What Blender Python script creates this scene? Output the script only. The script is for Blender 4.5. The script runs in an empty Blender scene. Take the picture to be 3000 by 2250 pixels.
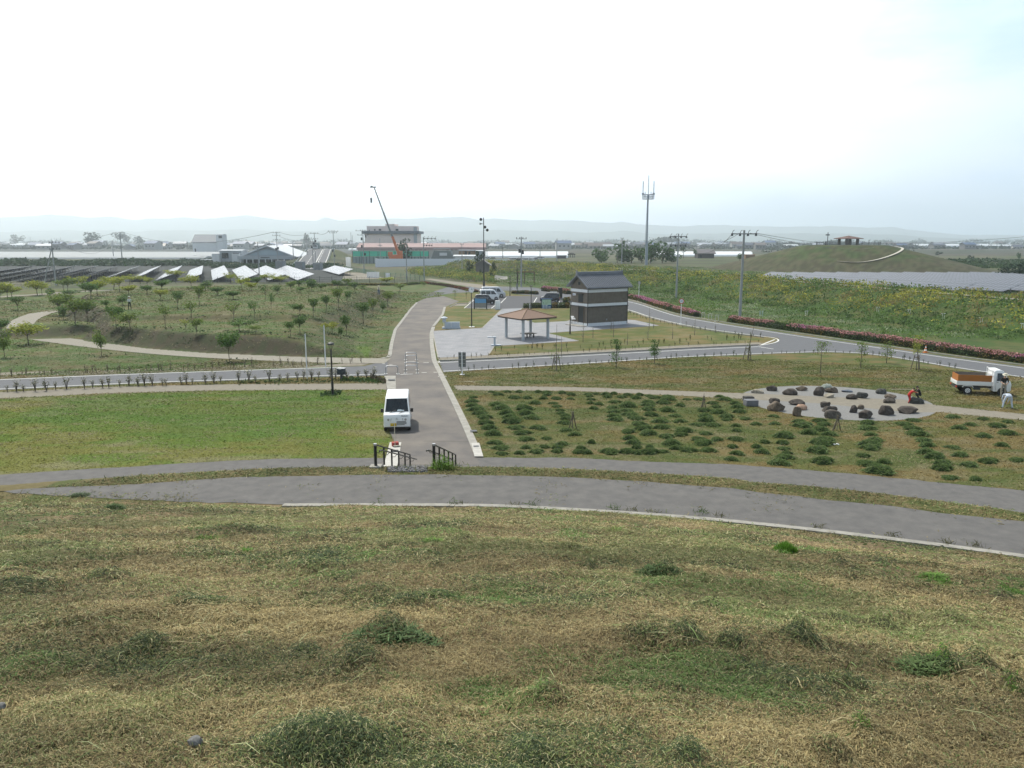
import bpy, bmesh, math, random
import numpy as np
from mathutils import Vector, Matrix
R = math.radians
random.seed(7)
RNG = np.random.default_rng(7)
S = bpy.context.scene
COL = S.collection

# ---------------------------------------------------------------- camera, sky, sun, exposure
CAMZ = 10.6; PITCH = R(10.35); FP = 2300.0
cam = bpy.data.cameras.new("camera"); cam.lens = 36*FP/3000; cam.sensor_width = 36
cam.clip_start = 0.1; cam.clip_end = 60000
camo = bpy.data.objects.new("camera", cam); COL.objects.link(camo)
camo.location = (0, 0, CAMZ); camo.rotation_euler = (R(90)-PITCH, 0, 0)
S.camera = camo
SUN_EL, SUN_AZ = R(58), R(-36)          # azimuth measured from +Y towards +X
sd = Vector((math.sin(SUN_AZ)*math.cos(SUN_EL), math.cos(SUN_AZ)*math.cos(SUN_EL), math.sin(SUN_EL)))
sun = bpy.data.lights.new("sun", 'SUN'); sun.energy = 3.9; sun.angle = R(1.2); sun.color = (1, .95, .84)
suno = bpy.data.objects.new("sun", sun); COL.objects.link(suno)
suno.rotation_euler = sd.to_track_quat('Z', 'Y').to_euler()
W = bpy.data.worlds.new("World"); S.world = W; W.use_nodes = True
def world():
    nt = W.node_tree; N = nt.nodes; L = nt.links
    for n in list(N): N.remove(n)
    out = N.new('ShaderNodeOutputWorld'); bg = N.new('ShaderNodeBackground'); bg.inputs[1].default_value = 0.1
    sky = N.new('ShaderNodeTexSky'); sky.sky_type = 'NISHITA'; sky.sun_disc = False
    sky.sun_elevation = SUN_EL; sky.sun_rotation = SUN_AZ; sky.dust_density = 4; sky.altitude = 10
    tc = N.new('ShaderNodeTexCoord')
    mp = N.new('ShaderNodeMapping'); mp.inputs['Scale'].default_value = (1, 1, 3.2)
    L.new(tc.outputs['Generated'], mp.inputs[0])
    nz = N.new('ShaderNodeTexNoise'); nz.inputs['Scale'].default_value = 2.0; nz.inputs['Detail'].default_value = 6
    nz.inputs['Roughness'].default_value = .55
    L.new(mp.outputs[0], nz.inputs['Vector'])
    dt = N.new('ShaderNodeVectorMath'); dt.operation = 'DOT_PRODUCT'
    g = Vector((-.47, .74, .48)).normalized(); dt.inputs[1].default_value = g
    L.new(tc.outputs['Generated'], dt.inputs[0])
    a = N.new('ShaderNodeMath'); a.operation = 'MULTIPLY_ADD'; a.inputs[1].default_value = .34
    L.new(nz.outputs['Fac'], a.inputs[0]); L.new(dt.outputs['Value'], a.inputs[2])
    mr = N.new('ShaderNodeMapRange'); mr.interpolation_type = 'SMOOTHSTEP'
    mr.inputs['From Min'].default_value = .60; mr.inputs['From Max'].default_value = 1.03
    L.new(a.outputs[0], mr.inputs['Value'])
    # thin veil of cloud: whiter low and where the noise is high
    r2 = N.new('ShaderNodeMapRange'); r2.interpolation_type = 'SMOOTHSTEP'
    r2.inputs['From Min'].default_value = .36; r2.inputs['From Max'].default_value = .58
    L.new(nz.outputs['Fac'], r2.inputs['Value'])
    c1 = N.new('ShaderNodeMix'); c1.data_type = 'RGBA'
    c1.inputs[6].default_value = (4.9, 6.5, 8.2, 1); c1.inputs[7].default_value = (6.5, 7.5, 8.6, 1)
    L.new(r2.outputs[0], c1.inputs[0])
    c2 = N.new('ShaderNodeMix'); c2.data_type = 'RGBA'; c2.inputs[7].default_value = (13.5, 13.7, 13.8, 1)
    L.new(c1.outputs[2], c2.inputs[6]); L.new(mr.outputs[0], c2.inputs[0])
    m = N.new('ShaderNodeMix'); m.data_type = 'RGBA'; m.inputs[0].default_value = .93
    L.new(sky.outputs[0], m.inputs[6]); L.new(c2.outputs[2], m.inputs[7])
    # sky gain shaped for lighting: low band brightened for haze, unseen zenith dimmed
    sx = N.new('ShaderNodeSeparateXYZ'); L.new(tc.outputs['Generated'], sx.inputs[0])
    r3 = N.new('ShaderNodeMapRange'); r3.inputs['From Min'].default_value = .22; r3.inputs['From Max'].default_value = .75
    r3.inputs['To Min'].default_value = 1.28; r3.inputs['To Max'].default_value = .46
    L.new(sx.outputs['Z'], r3.inputs['Value'])
    vm = N.new('ShaderNodeVectorMath'); vm.operation = 'SCALE'
    L.new(m.outputs[2], vm.inputs[0]); L.new(r3.outputs[0], vm.inputs['Scale'])
    L.new(vm.outputs[0], bg.inputs[0]); L.new(bg.outputs[0], out.inputs[0])
world()
S.view_settings.view_transform = 'Standard'; S.view_settings.look = 'None'
S.view_settings.exposure = 0.27; S.view_settings.gamma = 1
cy = S.cycles
cy.use_denoising = True
cy.max_bounces = 5; cy.diffuse_bounces = 2; cy.glossy_bounces = 3; cy.transmission_bounces = 4
cy.volume_bounces = 3; cy.transparent_max_bounces = 6; cy.caustics_reflective = False; cy.caustics_refractive = False

# ---------------------------------------------------------------- pixel <-> ground helpers (photo pixels, 3000 x 2250)
cp, sp = math.cos(PITCH), math.sin(PITCH)
def ray(px, py):
    dx = (px-1500)/FP; dy = -(py-1125)/FP
    return dx, cp+dy*sp, -sp+dy*cp
def P(px, py, z=0.0):
    d = ray(px, py); t = (z-CAMZ)/d[2]
    return (d[0]*t, d[1]*t)
def PY(px, py, Y):                       # point on the pixel's ray at forward distance Y
    d = ray(px, py); t = Y/d[1]
    return (d[0]*t, Y, CAMZ+d[2]*t)
def depth(x, y, z=0): return y*cp-(z-CAMZ)*sp
def mpp(x, y, z=0): return depth(x, y, z)/FP      # metres per photo pixel there
def proj(x, y, z):
    d = depth(x, y, z); u = y*sp+(z-CAMZ)*cp
    return 1500+FP*x/d, 1125-FP*u/d

# ---------------------------------------------------------------- noise
def _h(ix, iy, s):
    h = (ix*374761393+iy*668265263+s*1442695041) & 0xffffffff
    h = ((h ^ (h >> 13))*1274126177) & 0xffffffff
    h = h ^ (h >> 16)
    return h/4294967295.0
def vn(x, y, s=0):
    fx = np.floor(x); fy = np.floor(y); ix = fx.astype(np.int64); iy = fy.astype(np.int64)
    u = x-fx; v = y-fy; u = u*u*(3-2*u); v = v*v*(3-2*v)
    return (_h(ix, iy, s)*(1-u)+_h(ix+1, iy, s)*u)*(1-v)+(_h(ix, iy+1, s)*(1-u)+_h(ix+1, iy+1, s)*u)*v
def fbm(x, y, s=0, o=4):
    t = 0; a = .5; n = 0
    for k in range(o):
        t = t+a*vn(x*2**k+17.3*k, y*2**k-9.1*k, s+k); n += a; a *= .55
    return t/n
def ss(a, b, x):
    t = np.clip((x-a)/(b-a), 0, 1); return t*t*(3-2*t)

# ---------------------------------------------------------------- terrain description
def pl(pts, z=0): return np.array([P(x, y, z) for x, y in pts])
KERB = [(0, 1470), (400, 1473), (834, 1479), (1275, 1478), (1500, 1481), (1975, 1509), (2314, 1542), (2653, 1582), (3000, 1627)]
FAR = [(0, 1440), (80, 1433), (230, 1426), (407, 1419), (502, 1411), (700, 1399), (1000, 1393), (1300, 1391), (1500, 1395), (1684, 1400), (1876, 1411), (2150, 1432), (2200, 1440), (2417, 1464), (2598, 1482), (2815, 1511), (3000, 1529)]
SED = [(0, 1421), (40, 1419), (244, 1403), (380, 1395), (600, 1384), (800, 1373), (990, 1370), (1120, 1368), (1247, 1369), (1400, 1369), (1607, 1373), (1876, 1386), (2150, 1404), (2200, 1413), (2489, 1437), (2706, 1464), (2887, 1486), (3000, 1504)]
ZP = 2.4
def rth(pts):
    a = pl(pts, ZP); return np.arctan2(a[:, 0], a[:, 1]), np.hypot(a[:, 0], a[:, 1])
tK, rK = rth(KERB); tF, rF = rth(FAR); tS, rS = rth(SED)
TERR = pl([(235, 1000), (330, 1010), (420, 1022), (600, 1036), (916, 1049), (1070, 1047), (1105, 1020), (1128, 955), (1195, 886), (1228, 868), (900, 862), (600, 866), (300, 880), (195, 900), (190, 930), (235, 965)])
MND = np.array(P(205, 975)); 
RIDGE = pl([(1380, 768), (1500, 770), (1650, 774), (1834, 788), (1930, 797), (2268, 822), (2500, 838), (2700, 857), (3000, 880), (3500, 922)], 3.0)
HILLC = np.array((122.0, 292.0))
def segdist(x, y, A, closed=False):
    n = len(A); best = np.full(x.shape, 1e18); tb = np.zeros(x.shape)
    for i in range(n if closed else n-1):
        ax, ay = A[i]; bx, by = A[(i+1) % n]; dx, dy = bx-ax, by-ay; L = dx*dx+dy*dy
        t = np.clip(((x-ax)*dx+(y-ay)*dy)/L, 0, 1)
        d = (x-ax-t*dx)**2+(y-ay-t*dy)**2
        m = d < best; best = np.where(m, d, best); tb = np.where(m, (dx*(y-ay)-dy*(x-ax)), tb)
    return np.sqrt(best), tb
def inside(x, y, A):
    c = np.zeros(x.shape, bool); n = len(A)
    for i in range(n):
        x1, y1 = A[i]; x2, y2 = A[(i+1) % n]
        if y1 == y2: continue
        c ^= ((y1 > y) != (y2 > y)) & (x < (x2-x1)*(y-y1)/(y2-y1)+x1)
    return c
def piles():
    L1 = [(1080, 360, 200, 50, 1), (1350, 370, 250, 40, 1), (1400, 480, 200, 45, .8), (850, 720, 230, 60, 1), (1680, 765, 150, 60, 1.1), (1540, 900, 150, 45, 1), (480, 620, 130, 40, .8), (650, 890, 130, 50, .9), (1400, 1270, 420, 90, 1.1), (300, 160, 150, 25, 1.2), (500, 205, 60, 30, 1.8), (380, 355, 80, 30, .8), (1870, 620, 180, 40, .7), (230, 230, 110, 25, .8), (1100, 700, 160, 50, .7), (1480, 520, 180, 50, .7), (1880, 480, 60, 30, 1), (950, 230, 90, 20, .6), (2000, 330, 50, 25, 1), (1300, 870, 150, 50, .6), (1750, 650, 150, 30, .6), (150, 700, 160, 60, .6)]
    L2 = [(660, 475, 75, 35, 1.6), (335, 437, 40, 18, 1.5), (550, 765, 170, 45, 1), (760, 770, 90, 40, .9), (950, 790, 110, 35, .9), (1240, 715, 70, 35, 1.1), (1400, 650, 150, 45, .8), (1600, 690, 70, 35, 1.2), (1860, 905, 110, 50, 1.2), (2000, 900, 80, 40, .9), (1250, 785, 110, 40, .9), (1500, 1205, 120, 40, .8), (750, 1290, 130, 50, .9), (1350, 1275, 140, 50, .8), (850, 620, 110, 30, .8), (1450, 960, 130, 30, .7), (1420, 440, 80, 22, .9), (1610, 445, 45, 15, .9), (1890, 680, 80, 30, .7), (2120, 590, 70, 35, 1), (40, 440, 70, 60, .8), (150, 990, 140, 40, .7), (250, 360, 90, 30, .6), (2150, 1020, 60, 30, .8), (60, 1260, 110, 60, .8)]
    G1 = [(1080, 430, 45, 22, 1), (900, 400, 160, 30, .6), (30, 370, 60, 40, 1), (1870, 358, 70, 30, 1.2), (300, 470, 120, 25, .4), (600, 130, 80, 12, .5)]
    G2 = [(1185, 372, 50, 30, 1.6), (1850, 505, 80, 25, 1.1), (2160, 560, 60, 35, 1.2), (460, 292, 55, 14, 1), (1850, 900, 70, 35, .7), (2150, 1030, 50, 25, .7), (1740, 740, 70, 25, .7), (1500, 1215, 90, 20, .5)]
    o = []
    for L, ox, kind in ((L1, 0, 0), (L2, 1500, 0), (G1, 0, 1), (G2, 1500, 1)):
        for (x, y, w, h, s) in L:
            px, py = ox+x/1.4747, 1350+y/1.4747
            d = ray(px, py)
            for t in np.arange(1.5, 40, .05):
                X, Y, Z = d[0]*t, d[1]*t, CAMZ+d[2]*t
                r = math.hypot(X, Y)
                if Z < hz0(r, 23.6): break
            o.append((X, Y, (w/1.4747)*t/FP*.8, max((h/1.4747)*t/FP*2.4, .12), s, kind))
    return o
def hz0(r, N):                            # profile of the mound the photo is taken from
    u = r/N
    return ZP+(9.0-ZP)*(1-u)*(1+.10*u)
PILES = piles()
def pilefield(x, y):
    a = np.zeros(x.shape); b = np.zeros(x.shape)
    for X, Y, rx, ry, s, k in PILES:
        q = s*np.exp(-(((x-X)/rx)**2+((y-Y)/ry)**2)*1.4)
        if k: b += q
        else: a += q
    return a, b
def H(x, y, rough=True):
    x = np.asarray(x, float); y = np.asarray(y, float)
    r = np.hypot(x, y); th = np.arctan2(x, y)
    N = np.interp(th, tK, rK)-.31; F = np.interp(th, tF, rF); Sx = np.interp(th, tS, rS)
    z = np.where(r < N, hz0(r, N), np.where(r < Sx, ZP, np.maximum(0, ZP-(r-Sx)*.37)))
    if rough:
        m = r < N
        if m.any():
            xm, ym, rm = x[m], y[m], r[m]
            a, b = pilefield(xm, ym)
            fade = ss(0, 1.2, N[m]-rm)
            lump = (fbm(xm*.8, ym*.8, 3)-.5)*.24+(fbm(xm*3.1, ym*3.1, 5)-.5)*.13
            z[m] += fade*lump*np.clip(rm/4, .3, 1)+np.minimum(a, 1.6)*.085*ss(0, .5, N[m]-rm)
    far = r > 45
    if far.any():
        X, Y = x[far], y[far]
        d, _ = segdist(X, Y, TERR, True); ins = inside(X, Y, TERR)
        de, _ = segdist(X, Y, TERR[6:10])
        h = np.where(ins, ss(0, 3.4, d)*1.45*ss(0, 11, de), 0)
        # low second terrace and bank along its far edge
        h += np.where(ins, .5*ss(0, 2.5, Y-P(600, 975)[1]-.02*X)*ss(0, 3, d)*ss(0, 14, de), 0)
        h = np.maximum(h, 1.15*ss(0, .75, 1-np.hypot((X-MND[0]+1)/8.5, (Y-MND[1])/6.5)))
        dr, side = segdist(X, Y, RIDGE)
        front = side < 0
        bank = np.where(front, 1-ss(2.0, 17.0, dr), 1-ss(2.0, 13, dr)*.85)*3.0
        bank *= ss(-55, -25, X)
        h = np.maximum(h, bank)
        dh = np.hypot((X-HILLC[0])/50, (Y-HILLC[1])/47)
        hill = 9.9*np.clip((1-dh)/.78, 0, 1)
        hill = hill-.9*ss(8.4, 9.9, hill)*np.clip(hill-8.4, 0, 2)/1.5
        h = np.maximum(h, hill)
        # embankment carrying the road up to the bridge
        xa = np.interp(Y, [300, 430, 520], [-78, -104, -122])
        hb = np.clip((Y-318)/112, 0, 1)**1.2*5.6*(1-ss(7, 22, np.abs(X-xa)))*(1-ss(470, 560, Y))
        h = np.maximum(h, hb)
        z[far] = np.maximum(z[far], h)
    return z
def Hs(x, y): return float(H(np.array([x]), np.array([y]), False)[0])
def G(px, py):
    d = ray(px, py)
    t = np.geomspace(40, 2500, 1500)
    z = CAMZ+d[2]*t; hh = H(d[0]*t, d[1]*t, False)
    i = np.argmax(z < hh)
    if i == 0: return P(px, py)+(0.0,)
    a = (z[i-1]-hh[i-1]); b = (hh[i]-z[i]); u = a/(a+b+1e-9); tt = t[i-1]+(t[i]-t[i-1])*u
    return d[0]*tt, d[1]*tt, float(CAMZ+d[2]*tt)

# ---------------------------------------------------------------- materials
def pm(name, base, rough=.7, var=.12, scale=4.0, spec=.3, metal=0, bump=0, detail=5, coat=0, emit=None, base2=None, stretch=None):
    m = bpy.data.materials.new(name); m.use_nodes = True; nt = m.node_tree; N = nt.nodes; L = nt.links
    b = N['Principled BSDF']; b.inputs['Roughness'].default_value = rough
    b.inputs['Specular IOR Level'].default_value = spec; b.inputs['Metallic'].default_value = metal
    if coat: b.inputs['Coat Weight'].default_value = coat; b.inputs['Coat Roughness'].default_value = .08
    tc = N.new('ShaderNodeTexCoord'); nz = N.new('ShaderNodeTexNoise')
    nz.inputs['Scale'].default_value = scale; nz.inputs['Detail'].default_value = detail; nz.inputs['Roughness'].default_value = .62
    if stretch:
        mp = N.new('ShaderNodeMapping'); mp.inputs['Scale'].default_value = stretch
        L.new(tc.outputs['Object'], mp.inputs[0]); L.new(mp.outputs[0], nz.inputs['Vector'])
    else: L.new(tc.outputs['Object'], nz.inputs['Vector'])
    mx = N.new('ShaderNodeMix'); mx.data_type = 'RGBA'
    lo = [c*(1-var) for c in base]; hi = [min(1, c*(1+var)) for c in (base2 or base)]
    mx.inputs[6].default_value = (*lo, 1); mx.inputs[7].default_value = (*hi, 1)
    cr = N.new('ShaderNodeMapRange'); cr.inputs['From Min'].default_value = .3; cr.inputs['From Max'].default_value = .7
    L.new(nz.outputs['Fac'], cr.inputs['Value']); L.new(cr.outputs[0], mx.inputs[0])
    L.new(mx.outputs[2], b.inputs['Base Color'])
    if bump:
        bp = N.new('ShaderNodeBump'); bp.inputs['Strength'].default_value = bump; bp.inputs['Distance'].default_value = .02
        L.new(nz.outputs['Fac'], bp.inputs['Height']); L.new(bp.outputs[0], b.inputs['Normal'])
    return m
def attrmat(name, rough=.8, trans=0.0, var=.25, scale=6.0, spec=.15, fine=None):
    m = bpy.data.materials.new(name); m.use_nodes = True; nt = m.node_tree; N = nt.nodes; L = nt.links
    b = N['Principled BSDF']; b.inputs['Roughness'].default_value = rough; b.inputs['Specular IOR Level'].default_value = spec
    at = N.new('ShaderNodeVertexColor'); at.layer_name = 'Col'
    tc = N.new('ShaderNodeTexCoord')
    src = at.outputs['Color']
    for sc_, v in ((scale, var),)+(((fine, var*.9),) if fine else ()):
        nz = N.new('ShaderNodeTexNoise'); nz.inputs['Scale'].default_value = sc_; nz.inputs['Detail'].default_value = 6; nz.inputs['Roughness'].default_value = .7
        L.new(tc.outputs['Object'], nz.inputs['Vector'])
        mr = N.new('ShaderNodeMapRange'); mr.inputs['From Min'].default_value = .3; mr.inputs['From Max'].default_value = .7
        mr.inputs['To Min'].default_value = 1-v; mr.inputs['To Max'].default_value = 1+v
        L.new(nz.outputs['Fac'], mr.inputs['Value'])
        vm = N.new('ShaderNodeVectorMath'); vm.operation = 'SCALE'
        L.new(src, vm.inputs[0]); L.new(mr.outputs[0], vm.inputs['Scale']); src = vm.outputs[0]
    L.new(src, b.inputs['Base Color'])
    if trans:
        tr = N.new('ShaderNodeBsdfTranslucent'); L.new(src, tr.inputs[0])
        ms = N.new('ShaderNodeMixShader'); ms.inputs[0].default_value = trans
        L.new(b.outputs[0], ms.inputs[1]); L.new(tr.outputs[0], ms.inputs[2]); L.new(ms.outputs[0], N['Material Output'].inputs[0])
    return m
M = {}
def mat(name, *a, **k):
    if name not in M: M[name] = pm(name, *a, **k)
    return M[name]
white = pm('white_paint', (.78, .79, .8), .35, .03, 3, .5, coat=.4)
linew = pm('road_marking_white', (.62, .62, .6), .6, .16, 9)
concrete = pm('pale_concrete', (.29, .28, .255), .88, .22, 1.8, bump=.2, detail=10)
conc2 = pm('grey_concrete', (.25, .255, .25), .8, .12, 1.5)
polem = pm('concrete_pole', (.30, .31, .315), .75, .08, 1.2)
black = pm('black_paint', (.018, .018, .02), .4, .2, 4, .4)
darkmetal = pm('dark_metal', (.05, .055, .06), .5, .2, 4, .4)
steel = pm('stainless_steel', (.42, .43, .45), .3, .05, 4, .5, .8)
glass = pm('dark_window_glass', (.012, .018, .024), .08, .2, 2, .6)
rubber = pm('tyre_rubber', (.02, .02, .021), .85, .1)
bark = pm('bark', (.10, .085, .065), .9, .3, 12)
deadwood = pm('bare_twigs', (.17, .15, .12), .9, .25, 12)
wood = pm('weathered_wood', (.12, .09, .065), .85, .2, 3, stretch=(1, 1, 8))
stakew = pm('stake_wood', (.13, .11, .085), .85, .25, 8)
leafm = attrmat('foliage', .7, .34, .2, 1.5)

# ---------------------------------------------------------------- mesh + object helpers
class MB:
    def __init__(s): s.v = []; s.f = []; s.m = []
    def add(s, v, f, mi=0):
        o = len(s.v); s.v += [tuple(p) for p in v]; s.f += [[i+o for i in q] for q in f]; s.m += [mi]*len(f); return s
    def box(s, c, d, rz=0, mi=0, tz=1.0, rot=None):
        x, y, z = d[0]/2, d[1]/2, d[2]/2
        v = [(-x, -y, -z), (x, -y, -z), (x, y, -z), (-x, y, -z), (-x*tz, -y*tz, z), (x*tz, -y*tz, z), (x*tz, y*tz, z), (-x*tz, y*tz, z)]
        mt = rot or Matrix.Rotation(rz, 3, 'Z')
        v = [mt @ Vector(p)+Vector(c) for p in v]
        return s.add(v, [[3, 2, 1, 0], [4, 5, 6, 7], [0, 1, 5, 4], [1, 2, 6, 5], [2, 3, 7, 6], [3, 0, 4, 7]], mi)
    def cyl(s, a, b, r0, r1=None, n=8, mi=0):
        r1 = r0 if r1 is None else r1; a = Vector(a); b = Vector(b); d = (b-a).normalized()
        u = d.orthogonal().normalized(); w = d.cross(u); v = []
        for q, r in ((a, r0), (b, r1)):
            for i in range(n):
                t = 2*math.pi*i/n; v.append(q+u*(r*math.cos(t))+w*(r*math.sin(t)))
        f = [[i, (i+1) % n, n+(i+1) % n, n+i] for i in range(n)]+[list(range(n))[::-1], list(range(n, 2*n))]
        return s.add(v, f, mi)
    def tube(s, pts, r, n=6, mi=0):
        for i in range(len(pts)-1): s.cyl(pts[i], pts[i+1], r, r, n, mi)
        return s
    def prism(s, poly, z0, z1, mi=0):
        n = len(poly); v = [(p[0], p[1], z0) for p in poly]+[(p[0], p[1], z1) for p in poly]
        return s.add(v, [list(range(n))[::-1], list(range(n, 2*n))]+[[i, (i+1) % n, n+(i+1) % n, n+i] for i in range(n)], mi)
    def side(s, poly, x0, x1, mi=0):      # polygon in (y, z) extruded along x
        n = len(poly); v = [(x0, p[0], p[1]) for p in poly]+[(x1, p[0], p[1]) for p in poly]
        return s.add(v, [list(range(n))[::-1], list(range(n, 2*n))]+[[i, (i+1) % n, n+(i+1) % n, n+i] for i in range(n)], mi)
    def mesh(s, name, mats):
        me = bpy.data.meshes.new(name); me.from_pydata(s.v, [], s.f)
        for m in (mats if isinstance(mats, (list, tuple)) else [mats]): me.materials.append(m)
        if any(s.m): me.polygons.foreach_set('material_index', s.m)
        bm = bmesh.new(); bm.from_mesh(me); bmesh.ops.recalc_face_normals(bm, faces=bm.faces); bm.to_mesh(me); bm.free()
        return me
    def build(s, name, mats, parent=None, loc=None, bevel=0, smooth=False):
        me = s.mesh(name, mats)
        if bevel:
            bm = bmesh.new(); bm.from_mesh(me); bmesh.ops.remove_doubles(bm, verts=bm.verts, dist=1e-4)
            bmesh.ops.bevel(bm, geom=[e for e in bm.edges], offset=bevel, segments=2, affect='EDGES', profile=.6, clamp_overlap=True)
            bm.to_mesh(me); bm.free()
        return link(name, me, parent, loc, smooth or bevel > 0)
def link(name, me, parent=None, loc=None, smooth=False):
    o = bpy.data.objects.new(name, me); COL.objects.link(o)
    if parent: o.parent = parent
    if loc: o.location = loc
    if smooth:
        me.polygons.foreach_set('use_smooth', [True]*len(me.polygons))
        try: me.set_sharp_from_angle(angle=R(40))
        except Exception: pass
    return o
def tag(o, label=None, cat=None, group=None, kind=None):
    if label: o['label'] = label
    if cat: o['category'] = cat
    if group: o['group'] = group
    if kind: o['kind'] = kind
    return o
def thing(name, label, cat, loc=(0, 0, 0), rz=0, group=None):
    o = bpy.data.objects.new(name, None); COL.objects.link(o); o.location = loc; o.rotation_euler = (0, 0, rz)
    o.empty_display_size = .3
    return tag(o, label, cat, group)
def dup(root, loc, rz=0, sc=None, label=None):
    r = root.copy(); COL.objects.link(r); r.location = loc; r.rotation_euler = (0, 0, rz)
    if sc: r.scale = sc
    if label: r['label'] = label
    for ch in list(root.children):
        c = ch.copy(); COL.objects.link(c); c.parent = r
        for g in list(ch.children):
            d = g.copy(); COL.objects.link(d); d.parent = c
    return r
def npmesh(name, V, F, mats, cols=None, midx=None):
    """V (n,3), F (m,k) constant-size faces, cols (n,3) linear"""
    me = bpy.data.meshes.new(name); V = np.asarray(V, np.float32); F = np.asarray(F, np.int32); m, k = F.shape
    me.vertices.add(len(V)); me.vertices.foreach_set('co', V.ravel())
    me.loops.add(m*k); me.loops.foreach_set('vertex_index', F.ravel())
    me.polygons.add(m); me.polygons.foreach_set('loop_start', np.arange(0, m*k, k, dtype=np.int32))
    try: me.polygons.foreach_set('loop_total', np.full(m, k, np.int32))
    except Exception: pass
    if midx is not None: me.polygons.foreach_set('material_index', np.asarray(midx, np.int32))
    me.update(calc_edges=True)
    for q in (mats if isinstance(mats, (list, tuple)) else [mats]): me.materials.append(q)
    if cols is not None:
        ca = me.color_attributes.new('Col', 'FLOAT_COLOR', 'POINT')
        c4 = np.ones((len(V), 4), np.float32); c4[:, :3] = cols; ca.data.foreach_set('color', c4.ravel())
    return me
def struct(name, o): o['kind'] = 'structure'; return o
def quads(c, size, cols, up=.35, elong=1.0, seed=1, thin=None):
    """leaf quads round centres c (n,3); returns V, F, colours"""
    g = np.random.default_rng(seed); n = len(c)
    a = g.normal(size=(n, 3)); a[:, 2] *= up; a /= np.linalg.norm(a, axis=1)[:, None]
    b = g.normal(size=(n, 3)); b -= (b*a).sum(1)[:, None]*a; b /= np.linalg.norm(b, axis=1)[:, None]
    s = np.broadcast_to(size, (n,))[:, None]*(.6+.8*g.random((n, 1)))
    a = a*s*elong; b = b*s*(thin or .6)
    V = np.stack([c-a, c+b*.9-a*.1, c+a, c-b*.9+a*.15], 1).reshape(-1, 3)
    F = np.arange(4*n).reshape(-1, 4)
    return V, F, np.repeat(cols, 4, axis=0)
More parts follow.
